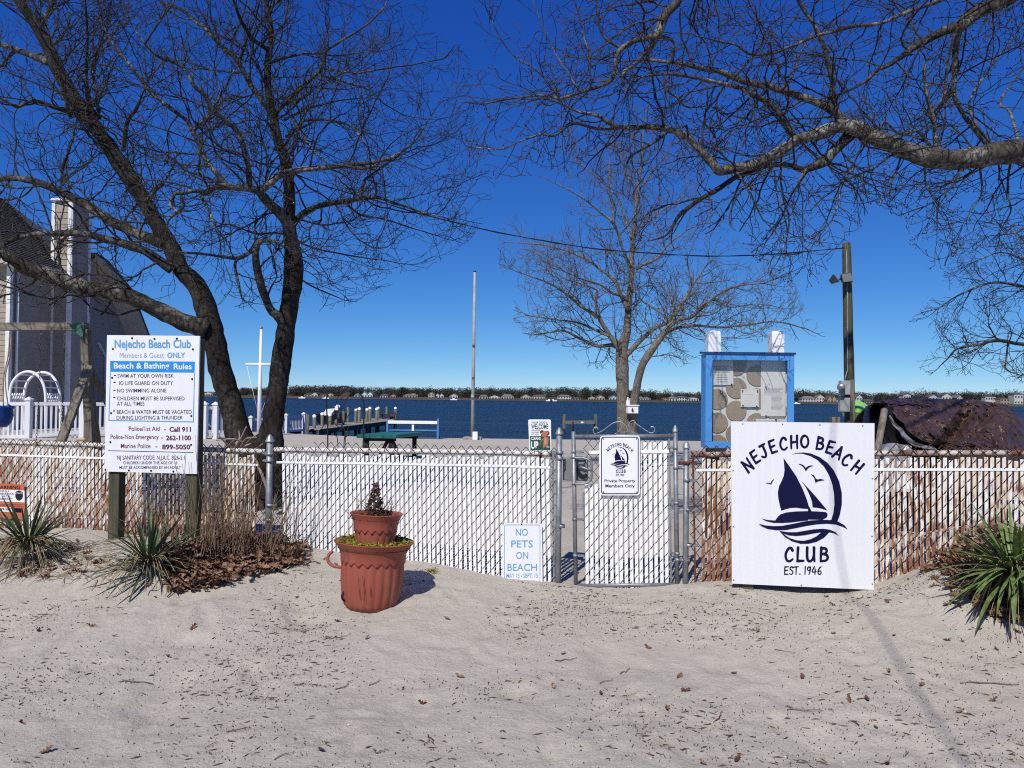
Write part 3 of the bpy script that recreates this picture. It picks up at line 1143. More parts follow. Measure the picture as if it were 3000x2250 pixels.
class Face:
    """a sign face: four corners in a pixel frame, set at depths left / right"""

    def __init__(s, corners, Yl, Yr, o=(0, 0), sc=1.0):
        s.o, s.sc = o, sc
        s.c = corners
        pl = [(o[0] + x / sc, o[1] + y / sc) for x, y in corners]       # TL TR BR BL
        s.w = [P(*pl[0], Yl), P(*pl[1], Yr), P(*pl[2], Yr), P(*pl[3], Yl)]
        s.n = (s.w[1] - s.w[0]).cross(s.w[3] - s.w[0]).normalized()
        if s.n.y > 0:
            s.n = -s.n

    def __call__(s, x, y, n=0.0):
        u = v = .5
        tl, tr, br, bl = [Vector(c) for c in s.c]
        q = Vector((x, y))
        for _ in range(6):
            a = tl.lerp(tr, u)
            b = bl.lerp(br, u)
            e = b - a
            v = (q - a).dot(e) / e.length_squared
            a = tl.lerp(bl, v)
            b = tr.lerp(br, v)
            e = b - a
            u = (q - a).dot(e) / e.length_squared
        return s.at(u, v, n)

    def at(s, u, v, n=0.0):
        a = s.w[0].lerp(s.w[1], u)
        b = s.w[3].lerp(s.w[2], u)
        return a.lerp(b, v) + s.n * n

    def board(s, name, mt, root, th, rad=0.0):
        mb = MB()
        if rad:
            Wd = (s.w[1] - s.w[0]).length
            Hd = (s.w[3] - s.w[0]).length
            poly = []
            for cx, cy, a0 in ((1 - rad / Wd, rad / Hd, -90), (1 - rad / Wd, 1 - rad / Hd, 0), (rad / Wd, 1 - rad / Hd, 90), (rad / Wd, rad / Hd, 180)):
                for k in range(6):
                    a = R(a0 + 18 * k)
                    poly.append((cx + rad / Wd * math.cos(a), cy + rad / Hd * math.sin(a)))
        else:
            poly = [(0, 0), (1, 0), (1, 1), (0, 1)]
        mb.prism(poly[::-1], s.at, th)
        return mb.build(name, mt, root)

    def text(s, root, body, x0, x1, yb, cap, mt, bold=0.0, shear=0.0, n=.0016, name='lettering'):
        v, f = text2d(body, bold, shear)
        mx, Mx = min(p[0] for p in v), max(p[0] for p in v)
        mb = MB()
        mb.add([s(x0 + (a - mx) / (Mx - mx) * (x1 - x0), yb - b * cap / _cap, n) for a, b in v], f)
        return mb.build(name, mt, root)

    def poly(s, root, pts, mt, n=.0014, name='emblem', sm=False):
        mb = MB()
        mb.prism([(p[0], p[1]) for p in (smooth_line(pts + pts[:1], 4)[:-1] if sm else pts)], lambda x, y, z: s(x, y, z + n), .0008)
        return mb.build(name, mt, root)

    def frame(s, root, x0, y0, x1, y1, wd, mt, rad=0, n=.0012, name='border'):
        def rr(a, b, c, d, q):
            if q <= 0:
                return [(a, b), (c, b), (c, d), (a, d)]
            out = []
            for cx, cy, a0 in ((a + q, b + q, 180), (c - q, b + q, 270), (c - q, d - q, 0), (a + q, d - q, 90)):
                for k in range(6):
                    t = R(a0 + 18 * k)
                    out.append((cx + q * math.cos(t), cy + q * math.sin(t)))
            return out
        o = rr(x0, y0, x1, y1, rad)
        i = rr(x0 + wd, y0 + wd, x1 - wd, y1 - wd, max(0, rad - wd))
        mb = MB()
        k = len(o)
        mb.add([s(*p, n) for p in o] + [s(*p, n) for p in i], [(j, (j + 1) % k, (j + 1) % k + k, j + k) for j in range(k)])
        return mb.build(name, mt, root)


def screws(face, root, pts, r, mt, n=.002):
    for x, y in pts:
        mb = MB()
        c = face(x, y, n)
        rot = face.n.to_track_quat('Z', 'Y').to_matrix()
        mb.lathe(c, [(r, -.002), (r, .001), (r * .6, .0022), (.0004, .0026)], 8, ax=rot)
        mb.build('screw', mt, root)


STROKES = {
    'N': [[(.05, 0), (.10, .5), (.12, 1)], [(.12, 1), (.34, .5), (.57, .0)], [(.57, 0), (.60, .5), (.67, 1)]],
    'E': [[(.12, .97), (.08, .5), (.08, .04)], [(.12, .97), (.55, 1.0)], [(.09, .5), (.47, .54)], [(.08, .04), (.52, .03)]],
    'J': [[(.18, .98), (.64, 1.0)], [(.44, .98), (.42, .35), (.34, .08), (.18, .02), (.02, .17)]],
    'C': [[(.56, .80), (.44, .97), (.26, .92), (.09, .62), (.06, .35), (.16, .08), (.36, .02), (.56, .16)]],
    'H': [[(.10, 1), (.07, .5), (.06, 0)], [(.57, 1), (.55, .5), (.54, 0)], [(.07, .48), (.56, .53)]],
    'O': [[(.36 + .29 * math.cos(t), .5 + .47 * math.sin(t)) for t in [i * math.pi / 8 + 1.6 for i in range(18)]]],
    'B': [[(.13, 1), (.10, .5), (.08, 0)], [(.12, .96), (.42, .93), (.51, .76), (.40, .58), (.12, .52)], [(.30, .55), (.52, .46), (.58, .26), (.44, .07), (.08, .03)]],
    'A': [[(.02, 0), (.20, .5), (.36, 1)], [(.36, 1), (.48, .5), (.60, 0)], [(.15, .34), (.53, .36)]],
    'L': [[(.11, 1), (.08, .5), (.07, .04)], [(.07, .04), (.50, .05)]],
    'U': [[(.08, 1), (.07, .38), (.14, .08), (.30, .02), (.47, .18), (.56, .5)], [(.57, 1), (.57, .5), (.60, .02)]],
    'S': [[(.48, .86), (.32, .98), (.14, .90), (.11, .72), (.28, .54), (.45, .38), (.43, .14), (.25, .02), (.04, .12)]],
    'T': [[(.0, .95), (.56, 1)], [(.30, .97), (.28, .5), (.26, 0)]],
    '.': [[(.08, .05), (.12, .06)]],
    '1': [[(.20, 1), (.18, .5), (.16, 0)]],
    '9': [[(.44, .72), (.34, .95), (.16, .92), (.08, .70), (.18, .52), (.36, .56), (.45, .76)], [(.46, .95), (.42, .45), (.26, 0)]],
    '4': [[(.34, 1), (.04, .34), (.58, .36)], [(.44, .68), (.40, 0)]],
    '6': [[(.44, .98), (.20, .72), (.08, .36), (.16, .06), (.36, .03), (.47, .24), (.36, .46), (.12, .38)]],
}
ADV = {'N': .72, 'E': .58, 'J': .64, 'C': .60, 'H': .64, 'O': .70, 'B': .62, 'A': .64, 'L': .52, 'U': .66, 'S': .52, 'T': .58, '.': .2, '1': .34, '9': .54, '4': .62, '6': .54, ' ': .3}


def ribbon(mb, pts, wds, T, n):
    pts = [Vector((p[0], p[1])) for p in pts]
    L, Rr = [], []
    for i, p in enumerate(pts):
        t = (pts[min(i + 1, len(pts) - 1)] - pts[max(0, i - 1)]).normalized()
        q = Vector((-t.y, t.x)) * wds[i] / 2
        L.append(p + q)
        Rr.append(p - q)
    poly = L[:]
    t = (pts[-1] - pts[-2]).normalized()
    a0 = math.atan2(t.x, -t.y)
    for k in range(1, 5):
        a = math.atan2(L[-1].y - pts[-1].y, L[-1].x - pts[-1].x) - math.pi * k / 5
        poly.append(pts[-1] + Vector((math.cos(a), math.sin(a))) * wds[-1] / 2)
    nl = len(L)
    vs = [T(p.x, p.y, n) for p in L] + [T(p.x, p.y, n) for p in Rr]
    fs = [(i, i + 1, nl + i + 1, nl + i) for i in range(nl - 1)]
    mb.add(vs, fs)
    for c, ref, wd in ((pts[-1], L[-1], wds[-1]), (pts[0], Rr[0], wds[0])):
        a1 = math.atan2(ref.y - c.y, ref.x - c.x)
        fan = [c + Vector((math.cos(a1 - math.pi * k / 6), math.sin(a1 - math.pi * k / 6))) * wd / 2 for k in range(7)]
        mb.add([T(p.x, p.y, n) for p in fan], [tuple(range(7))])


def letter(face, root, ch, cx, cy, h, rot, mt, A, wd=.17, n0=.0014):
    """hand-lettered capital: centre in the emblem frame A"""
    mb = MB()
    gw = ADV[ch]
    c, s = math.cos(rot), math.sin(rot)
    for i, st in enumerate(STROKES[ch]):
        st = smooth_line([(a, b) for a, b in st], 5) if len(st) > 2 else [Vector(st[0]), Vector(st[0]).lerp(Vector(st[1]), .5), Vector(st[1])]
        pts = []
        for p in st:
            x, y = (p[0] - gw / 2 + .02) * h, (p[1] - .5) * h
            pts.append((cx + x * c - y * s, cy - (x * s + y * c)))
        k = len(pts)
        wds = [wd * h * (1.08 - .28 * j / (k - 1)) for j in range(k)]
        ribbon(mb, pts, wds, lambda x, y, n: face(*A(x, y), n), n0 + i * .00025)
    return mb.build('letter', mt, root)


def club_emblem(face, root, A, mt, n=.0012):
    E = [
        ('main_sail', [(470, 338), (505, 385), (560, 465), (605, 555), (632, 625), (652, 692), (600, 688), (560, 682), (520, 684), (490, 691), (455, 703), (445, 670), (434, 620), (430, 575), (440, 530), (458, 495), (472, 460), (477, 420), (474, 380)]),
        ('mast', [(638, 676), (650, 676), (666, 709), (642, 709)]),
        ('jib_sail', [(595, 497), (640, 545), (690, 600), (740, 660), (775, 702), (740, 690), (700, 682), (672, 680), (668, 640), (650, 590), (625, 540)]),
        ('crescent', [(525, 313), (560, 301), (610, 298), (660, 305), (720, 330), (775, 370), (820, 425), (855, 500), (873, 580), (873, 660), (860, 730), (840, 784), (800, 768), (815, 720), (822, 660), (820, 590), (808, 520), (785, 455), (750, 395), (705, 350), (655, 322), (600, 306), (560, 305)]),
        ('hull', [(412, 770), (430, 745), (450, 728), (490, 715), (560, 708), (640, 706), (700, 708), (760, 712), (775, 722), (775, 740), (765, 752), (740, 765), (680, 764), (630, 764), (580, 768), (520, 777), (470, 782), (440, 780)]),
        ('wave', [(315, 757), (360, 768), (412, 771), (470, 772), (560, 764), (640, 762), (640, 770), (580, 776), (520, 784), (460, 788), (400, 787), (350, 776)]),
        ('wave', [(295, 793), (340, 805), (400, 810), (460, 808), (530, 795), (600, 780), (660, 770), (740, 766), (800, 768), (850, 780), (890, 803), (913, 832), (880, 815), (830, 798), (770, 793), (700, 797), (630, 808), (560, 822), (490, 836), (420, 838), (360, 830), (320, 813)]),
        ('wave', [(440, 842), (500, 852), (560, 852), (620, 842), (680, 832), (740, 828), (790, 834), (830, 852), (852, 876), (820, 860), (785, 852), (735, 852), (680, 860), (620, 872), (560, 878), (510, 874), (470, 862)]),
        ('keel', [(440, 842), (480, 885), (530, 915), (590, 932), (640, 932), (700, 918), (750, 890), (787, 852), (735, 850), (700, 880), (660, 900), (610, 912), (560, 908), (510, 892), (475, 868)]),
        ('bird', [(572, 378), (590, 378), (610, 388), (625, 405), (640, 393), (660, 388), (680, 390), (655, 397), (640, 408), (625, 428), (612, 405), (595, 388)]),
        ('bird', [(660, 447), (680, 456), (695, 480), (705, 486), (730, 482), (755, 490), (730, 494), (710, 498), (692, 508), (683, 475)]),
        ('bird', [(340, 510), (365, 508), (378, 512), (388, 492), (405, 482), (392, 500), (384, 520), (365, 514)])]
    for i, (nm, pts) in enumerate(E):
        mb = MB()
        mb.prism(pts, lambda x, y, z: face(*A(x, y), z + n + i * .0002), .0005)
        mb.build(nm, mt, root)
    for ch, x, y, rot in [('N', 216, 388, 40), ('E', 268, 330, 33), ('J', 328, 290, 26), ('E', 392, 258, 19), ('C', 466, 238, 9), ('H', 543, 226, 3), ('O', 615, 222, 0),
                          ('B', 722, 235, -8), ('E', 792, 262, -17), ('A', 848, 298, -26), ('C', 905, 348, -30), ('H', 978, 400, -37)]:
        letter(face, root, ch, x, y, 86, R(rot), mt, A, .20)
    for ch, x in [('C', 506), ('L', 584), ('U', 657), ('B', 748)]:
        letter(face, root, ch, x, 1007, 96, 0, mt, A, .20)
    x = 472
    for ch in 'EST. 1946':
        if ch != ' ':
            letter(face, root, ch, x + ADV[ch] * 28, 1118 - (0 if ch != '.' else 0), 54, 0, mt, A, .17)
        x += ADV[ch] * 63


# ---- big club sign
bs = Face([(98, 82), (1095, 95), (1090, 1252), (105, 1208)], 5.42, 5.26, (2100, 1200), 2.37)
c = bs.at(.5, 1)
sign = thing('club_sign', (c.x, c.y, c.z), 'big white club sign with navy sailing emblem standing against the fence', 'sign')
bs.board('board', M['board2'], sign, .019)
mb = MB()
for u in (.12, .88):
    a, b = bs.at(u, .03, -.065), bs.at(u, 1.0, -.065)
    mb2 = MB()
    mb2.bar(a, Vector((b.x, b.y, H0(b.x, b.y) - .3)), .085, .085, up=bs.n, bev=.004)
    mb2.build('post', M['wood_d'], sign)
I0 = lambda x, y: (x, y)
club_emblem(bs, sign, I0, M['navy'])
screws(bs, sign, [(182, 98), (463, 100), (722, 105), (1015, 112), (113, 423), (1080, 478), (115, 813), (1078, 880), (118, 1182), (595, 1220), (1080, 1210)], .005, M['galv'])

# ---- gate sign
gs = Face([(697, 207), (1215, 203), (1217, 978), (700, 980)], FP(1757, 1400).y - .03, FP(1875, 1400).y - .03, (1600, 1230), 4.424)
c = gs.at(.5, 1)
sign = thing('gate_sign', (c.x, c.y, c.z), 'white rounded private property sign with navy border hung on the gate', 'sign')
gs.board('board', M['board'], sign, .002, .022)
gs.frame(sign, 712, 219, 1199, 962, 11, M['navy'], 34)
club_emblem(gs, sign, lambda x, y: (833 + (x - 295) * .408, 352 + (y - 298) * .4416), M['navy'])
gs.text(sign, 'Private Property', 757, 1157, 808, 36, M['navy'], .012)
gs.text(sign, 'Members Only', 768, 1148, 874, 38, M['navy'], .014)
screws(gs, sign, [(740, 243), (1172, 243), (745, 935), (1178, 938)], .006, M['galv'])

# ---- no pets sign
q = Face([(1393, 1103), (1633, 1107), (1637, 1470), (1393, 1468)], FP(1472, 1600).y - .03, FP(1588, 1600).y - .03, (800, 1000), 2.073)
c = q.at(.5, .95)
sign = thing('pets_sign', (c.x, c.y, c.z), 'small white no pets sign in light blue lettering at the fence foot', 'sign')
q.board('board', M['board'], sign, .002, .012)
q.frame(sign, 1403, 1113, 1623, 1462, 3.5, M['ltblue'], 14)
for s_, a, b, y, h in [('NO', 1475, 1548, 1180, 42), ('PETS', 1447, 1578, 1251, 42), ('ON', 1477, 1550, 1321, 42), ('BEACH', 1424, 1603, 1393, 42), ('MAY 15 - SEPT. 15', 1417, 1608, 1435, 25)]:
    q.text(sign, s_, a, b, y, h, M['ltblue'], .004)
screws(q, sign, [(1397, 1107), (1510, 1110)], .005, M['black'])

# ---- dog sign over the rail
q = Face([(50, 128), (503, 128), (512, 762), (75, 762)], FP(1548, 1300).y + .05, FP(1615, 1300).y + .05, (1540, 1210), 6.8)
c = q.at(.5, 1)
sign = thing('dog_sign', (c.x, c.y, c.z), 'white and green dog clean-up sign raised above the fence rail', 'sign')
q.board('board', M['board'], sign, .003, .012)
q.poly(sign, [(85, 460), (487, 460), (494, 740), (95, 740)], M['dgreen'], .0008, 'panel')
for s_, a, b, y, h, mt, bo in [('YOUR DOG IS', 115, 435, 208, 38, 'char', .01), ('WELCOME', 110, 450, 312, 86, 'dgreen', .02), ('AS LONG', 115, 285, 355, 28, 'char', .005), ('AS ONE', 115, 260, 398, 28, 'char', .005),
                               ('OF YOU', 113, 258, 440, 28, 'char', .005), ('CLEANS', 108, 300, 535, 56, 'white', .02), ('UP', 110, 255, 706, 135, 'white', .03)]:
    q.text(sign, s_, a, b, y, h, M[mt], bo)


def ell(cx, cy, rx, ry, n=16):
    return [(cx + rx * math.cos(i * 2 * math.pi / n), cy + ry * math.sin(i * 2 * math.pi / n)) for i in range(n)]


for i, (nm, pts, mt) in enumerate([
    ('dog_body', [(360, 480), (430, 480), (462, 500), (455, 560), (440, 620), (440, 680), (410, 690), (400, 640), (382, 680), (345, 690), (350, 640), (358, 570)], 'tan'),
    ('dog_belly', ell(392, 555, 30, 72), 'pink'), ('dog_arm', [(360, 500), (372, 515), (320, 562), (305, 560), (308, 548)], 'tan'),
    ('dog_head', [(330, 385), (352, 362), (390, 355), (425, 370), (440, 410), (428, 455), (395, 475), (355, 476), (320, 462), (303, 440), (318, 420)], 'tan'),
    ('dog_ear', [(280, 398), (292, 360), (318, 338), (352, 345), (358, 358), (335, 375), (310, 402)], 'brown'),
    ('dog_ear', [(412, 362), (440, 352), (470, 375), (476, 400), (458, 440), (430, 452), (424, 430), (442, 400), (432, 376)], 'brown'),
    ('dog_nose', ell(316, 437, 16, 13, 10), 'black'), ('shovel', [(300, 560), (312, 560), (305, 640), (296, 640)], 'sedum'), ('mound', ell(294, 665, 27, 22, 12), 'brown'), ('dog_foot', ell(448, 676, 30, 22, 12), 'pink')]):
    q.poly(sign, pts, M[mt], .0016 + i * .0002, nm)
mb = MB()
a = q.at(.5, .98, -.015)
mb.bar(a, Vector((a.x, a.y, H0(a.x, a.y) - .1)), .02, .008, up=q.n)
mb.build('stake', M['black'], sign)
mb = MB()
mb.bar(q(90, 790, -.012), q(530, 815, -.012), .035, .03, up=q.n)
mb.build('clamp_bar', M['black'], sign)

# ---- neighbourhood watch sign at the left edge
q = Face([(-60, 528), (174, 540), (182, 790), (-60, 780)], FP(-20, 1450).y - .03, FP(70, 1450).y - .03, (0, 1200), 2.458)
c = q.at(.5, 1)
sign = thing('watch_sign', (c.x, c.y, c.z), 'orange and white neighborhood watch warning sign cut by the left edge', 'sign')
q.board('board', M['orange'], sign, .002, .008)
q.poly(sign, [(-58, 572), (176, 583), (178, 668), (-58, 657)], M['board'], .0006, 'panel')
q.text(sign, 'WARNING', -40, 146, 572, 24, M['black'], .02)
for s_, a, b, y in [('THIS IS A', -8, 68, 590 + 4), ('NEIGHBORHOOD', -38, 103, 613), ('WATCH', 15, 72, 631), ('COMMUNITY', -10, 92, 650)]:
    q.text(sign, s_, a, b, y, 14, M['char'], .008)
q.poly(sign, [(112, 592), (138, 582), (165, 594), (166, 630), (155, 648), (138, 658), (120, 647), (111, 628)], M['black'], .0012, 'shield')
q.text(sign, 'POLICE', 114, 163, 606, 9, M['board'], .01, n=.0022)
for i in range(2):
    q.poly(sign, [(-40, 678 + i * 11), (170, 684 + i * 11), (170, 688 + i * 11), (-40, 682 + i * 11)], M['brown'], .0012, 'small_print')
q.poly(sign, [(2, 702), (96, 706), (97, 738), (3, 734)], M['board'], .0012, 'sticker')
q.text(sign, 'PROJECT', 12, 94, 724, 14, M['navy'], .02, n=.002)
q.poly(sign, [(98, 708), (163, 711), (164, 742), (99, 739)], M['navy'], .0012, 'sticker')

# ---- rules sign
rs = Face([(50, 117), (1051, 126), (1018, 1617), (22, 1590)], 6.22, 6.12, (300, 950), 3.687)
c = rs.at(.5, 1)
rules = thing('rules_sign', (c.x, c.y, H0(c.x, c.y)), 'tall white beach and bathing rules sign on two wooden posts', 'sign')
rs.board('board', M['board'], rules, .016)
for u in (.09, .93):
    mb = MB()
    a = rs.at(u, .02, -.063)
    b = rs.at(u, 1.0, -.063)
    mb.bar(a, Vector((b.x, b.y, H0(b.x, b.y) - .3)), .09, .09, up=rs.n, bev=.004)
    mb.build('post', M['wood_d'], rules)
T = rs.text
T(rules, 'Nejecho Beach Club', 133, 958, 254, 86, M['ltblue'], .022)
T(rules, 'Members & Guest', 190, 668, 362, 54, M['greyblue'], -.006)
T(rules, 'ONLY', 705, 897, 362, 54, M['ltblue'], .024)
rs.poly(rules, [(84, 396), (1001, 404), (996, 524), (86, 514)], M['skyblue'], .0008, 'panel')
T(rules, 'Beach & Bathing', 127, 728, 478, 60, M['white'], .018)
T(rules, 'Rules', 775, 966, 486, 60, M['white'], .018)
for pts in ([(68, 510), (92, 510), (76, 1045), (66, 1045)], [(66, 1034), (988, 1050), (988, 1061), (66, 1045)], [(992, 524), (1000, 524), (988, 1061), (978, 1061)]):
    rs.poly(rules, [(p[0] + (16 if p == (68, 510) else 0), p[1]) for p in pts], M['ltblue'], .0009, 'border')
for s_, a, b, y in [('SWIM AT YOUR OWN RISK', 166, 774, 578), ('IO LIFE GUARD ON DUTY', 184, 766, 656), ('NO SWIMMING ALONE', 162, 694, 737), ('CHILDREN MUST BE SUPERVISED', 162, 890, 822),
                    ('AT ALL TIMES', 160, 458, 879), ('BEACH & WATER MUST BE VACATED', 158, 965, 968), ('DURING LIGHTING & THUNDER', 156, 868, 1030)]:
    T(rules, s_, a, b, y, 40, M['char'], .003)
for x, y in [(137, 553), (133, 629), (132, 714), (130, 791), (127, 937)]:
    rs.poly(rules, ell(x, y, 13, 7, 10), M['black'], .0012, 'bullet')
for s_, a, b, y, bo in [('Police/1st Aid', 288, 622, 1152, .004), ('-', 668, 692, 1156, .01), ('Call 911', 728, 958, 1160, .03), ('Police-Non Emergency', 90, 612, 1240, .004), ('-', 640, 662, 1244, .01), ('262-1100', 692, 958, 1252, .03),
                        ('Marine Police', 202, 524, 1338, .004), ('-', 576, 598, 1340, .01), ('899-5050', 650, 950, 1350, .03)]:
    T(rules, s_, a, b, y, 48, M['maroon'], bo)
rs.poly(rules, [(64, 1362), (980, 1382), (980, 1389), (64, 1369)], M['char'], .0012, 'rule_line')
for s_, a, b, y, h in [('NJ SANITARY CODE. N.J.A.C. 8:26-5.1', 162, 890, 1462, 44), ('CHILDREN UNDER THE AGE OF 16', 226, 812, 1512, 31), ('MUST BE ACCOMPANIED BY AN ADULT', 187, 850, 1562, 31)]:
    T(rules, s_, a, b, y, h, M['maroon'] if h > 40 else M['char'], .002)
screws(rs, rules, [(325, 150), (567, 158), (808, 155), (115, 267), (979, 271), (107, 579), (971, 592), (96, 960), (962, 991), (88, 1273), (959, 1302), (34, 1571), (289, 1579), (531, 1582), (771, 1590)], .0085, M['black'])

# ================================================================ trees
def inpoly(x, y, poly):
    c = False
    j = len(poly) - 1
    for i in range(len(poly)):
        xi, yi = poly[i]
        xj, yj = poly[j]
        if (yi > y) != (yj > y) and x < (xj - xi) * (y - yi) / (yj - yi) + xi:
            c = not c
        j = i
    return c


class Tree:
    def __init__(s, name, loc, label, seed, bark, limb_bark, twig, crown_poly):
        s.root = thing(name, loc, label, 'tree')
        s.r = random.Random(seed)
        s.bark, s.lbark, s.twig = bark, limb_bark, twig
        s.poly = crown_poly
        s.limbs = []
        s.rmin = .0028
        s.lines = []
        s.tips = []

    def limb(s, pts, Y0, Y1, name='limb', grow=1.0, n=10, mt=None, rough=.16, per=5, wig=.012, skip=0.0, bow=0.0):
        """pts: (px, py, width px) with depth running from Y0 to Y1"""
        L = [0]
        for a, b in zip(pts, pts[1:]):
            L.append(L[-1] + math.hypot(b[0] - a[0], b[1] - a[1]))
        P3 = []
        for p, l in zip(pts, L):
            t = l / L[-1]
            Y = lerp(Y0, Y1, t) + bow * math.sin(math.pi * t)
            v = P(p[0], p[1], Y)
            P3.append(Vector((v.x, v.y, v.z, p[2] * Y / FPX / 2)))
        q = smooth_line(P3, per)
        line = []
        for i, v in enumerate(q):
            p = Vector((v[0], v[1], v[2]))
            rr = max(.0022, v[3])
            if 0 < i < len(q) - 1:
                p += Vector((noise.noise(p * 5), noise.noise(p * 5 + Vector((7, 0, 0))), noise.noise(p * 5 + Vector((0, 9, 0))))) * wig
            line.append((p, rr))
        mb = MB()
        mb.tube([p for p, _ in line], [r for _, r in line], n, True, rough, 7.0)
        mb.build(name, mt or s.lbark, s.root)
        if grow > 0:
            s.limbs.append((line, grow, skip))
        return line

    def branch(s, p, d, L, r, lev, trop):
        R_ = s.r
        n = max(3, int(L / (.085 if lev < 2 else .055)))
        st = L / n
        pts, rad = [tuple(p)], [r]
        wig = .30 if lev == 1 else .42
        side = R_.choice((-1, 1))
        for i in range(n):
            t = (i + 1) / n
            d = (d + Vector((R_.gauss(0, wig), R_.gauss(0, wig), R_.gauss(0, wig))) * .62 + trop * (.10 + .12 * t)).normalized()
            p = p + d * st
            if not inpoly(*proj(p), s.poly):
                break
            rr = max(s.rmin, r * (1 - .66 * t))
            pts.append(tuple(p))
            rad.append(rr)
            if lev < s.maxlev and t > .12:
                pr = s.dens[lev] * (.85 if lev < 2 else .62)
                k = int(pr) + (R_.random() < pr - int(pr))
                for _ in range(k):
                    side = -side
                    ax = d.orthogonal().normalized()
                    ax.rotate(Matrix.Rotation(R_.uniform(0, 6.283), 3, d))
                    a = R(R_.uniform(32, 68))
                    nd = d * math.cos(a) + ax * math.sin(a)
                    s.branch(p, nd.normalized(), L * R_.uniform(.28, .58) * (1 - .35 * t), max(s.rmin, rr * .7), lev + 1, trop)
        if len(pts) >= 2:
            s.lines.append((pts, rad))
            if lev >= 2:
                s.tips.append(pts[-1])

    def grow(s, spacing, len_k, trop, dens, maxlev=3, flat=.6, lmin=.35, lmax=1.5):
        s.dens, s.maxlev = dens, maxlev
        R_ = s.r
        for line, g, skip in s.limbs:
            acc = R_.uniform(0, spacing)
            tot = sum((b[0] - a[0]).length for a, b in zip(line, line[1:]))
            run = 0
            for (a, ra), (b, rb) in zip(line, line[1:]):
                seg = (b - a).length
                run += seg
                acc += seg * g
                while acc > spacing:
                    acc -= spacing
                    if run / tot < skip:
                        continue
                    t = (b - a).normalized()
                    ax = t.orthogonal().normalized()
                    ax.rotate(Matrix.Rotation(R_.uniform(0, 6.283), 3, t))
                    ax.y *= flat
                    ax.normalize()
                    an = R(R_.uniform(35, 75))
                    d = (t * math.cos(an) + ax * math.sin(an)).normalized()
                    L = min(lmax, max(lmin, len_k * (rb ** .5) * R_.uniform(.5, 1.4)))
                    p = a.lerp(b, R_.random())
                    s.branch(p, d, L, max(.004, min(.5 * rb, .0065 + .006 * L)), 1, trop)
            # the limb's own end runs out into twigs
            p, rr = line[-1]
            t = (line[-1][0] - line[-3][0]).normalized()
            if g > 0:
                for _ in range(3):
                    d = (t + Vector((R_.gauss(0, .35), R_.gauss(0, .3), R_.gauss(0, .35)))).normalized()
                    s.branch(p, d, min(lmax, lmax * .75), max(.004, min(rr * .8, .012)), 1, trop)

    def finish(s, extra=None):
        V, F = tubes_np(s.lines, 3)
        put('crown', np_mesh('crown', V, F, s.twig), s.root, kind='stuff', label='fine bare twigs')


# ---------------------------------------------------------------- left two-stemmed tree
YL = 9.6
cl = [(-500, -900), (1240, -900), (1250, 0), (1295, 90), (1375, 150), (1395, 370), (1455, 545), (1430, 640), (1370, 715), (1300, 765), (1230, 805), (1165, 845), (1075, 870), (1010, 905), (930, 915), (880, 900), (820, 930), (640, 900), (540, 860), (430, 920), (330, 930), (150, 900), (-500, 880)]
bp = P(755, 1300, YL)
T1 = Tree('two_stemmed_tree', (bp.x, bp.y, H0(bp.x, bp.y)), 'bare tree with two dark leaning stems behind the rules sign', 11, M['bark_t'], M['bark'], M['twig'], cl)
gz = 1500 - 0
lm = T1.limb
# stems from the ground
base_y = 1166 + (1.5 - H0(bp.x, bp.y)) * FPX / YL + 30
lm([(752, base_y, 190), (738, 1400, 150), (722, 1330, 112), (700, 1275, 76), (675, 1175, 65), (645, 1079, 62), (625, 982, 62), (605, 910, 62), (576, 838, 55), (530, 789, 50), (509, 741, 50), (482, 694, 47), (424, 593, 42), (381, 526, 46), (337, 458, 47), (299, 400, 40), (251, 338, 42), (207, 270, 40), (169, 203, 40), (145, 145, 36), (111, 82, 32), (63, 14, 26), (20, -60, 22), (-40, -200, 16), (-90, -330, 8)],
   YL, YL + .3, 'trunk', 1.0, 16, M['bark_t'], .13, 6, .0, .42)
lm([(756, base_y, 170), (772, 1400, 130), (786, 1325, 96), (797, 1250, 62), (811, 1149, 56), (825, 1049, 56), (840, 950, 52), (848, 895, 50), (859, 814, 56), (860, 760, 54), (852, 715, 42), (847, 640, 36), (847, 543, 31), (833, 461, 30), (817, 423, 28), (803, 353, 25), (787, 271, 22), (784, 190, 20), (795, 108, 18), (784, 33, 16), (772, -40, 14), (760, -180, 10), (750, -330, 5)],
   YL, YL + .5, 'trunk', 1.0, 16, M['bark_t'], .13, 6, .0, .45)
lm([(740, base_y, 120), (752, 1345, 110), (758, 1300, 70), (756, 1286, 40)], YL - .05, YL - .05, 'trunk', 0, 12, M['bark_t'], .25)
# low left limbs
lm([(605, 968, 60), (530, 939, 52), (458, 905, 50), (386, 871, 46), (309, 857, 46), (270, 847, 50), (217, 833, 44), (145, 809, 44), (72, 780, 44), (24, 751, 34), (0, 736, 30), (-90, 690, 24), (-210, 660, 14), (-320, 650, 7)], YL, 8.2, n=12, mt=M['bark'], skip=.15)
lm([(505, 790, 30), (434, 741, 25), (376, 717, 25), (313, 702, 22), (241, 685, 20), (145, 683, 18), (72, 693, 15), (29, 707, 12), (-20, 735, 10), (-90, 750, 5)], YL, 9.0)
lm([(485, 715, 40), (410, 688, 31), (338, 654, 29), (270, 611, 27), (217, 582, 24), (159, 553, 22), (96, 529, 20), (39, 522, 18), (0, 524, 16), (-120, 520, 11), (-240, 500, 5)], YL + .1, 10.8, mt=M['bark'])
lm([(245, 340, 18), (159, 313, 13), (96, 294, 11), (53, 313, 10), (14, 294, 8), (-60, 260, 5)], YL + .2, 9.2)
lm([(150, 185, 24), (96, 164, 20), (48, 145, 18), (0, 128, 16), (-100, 80, 10)], YL + .2, 10.6)
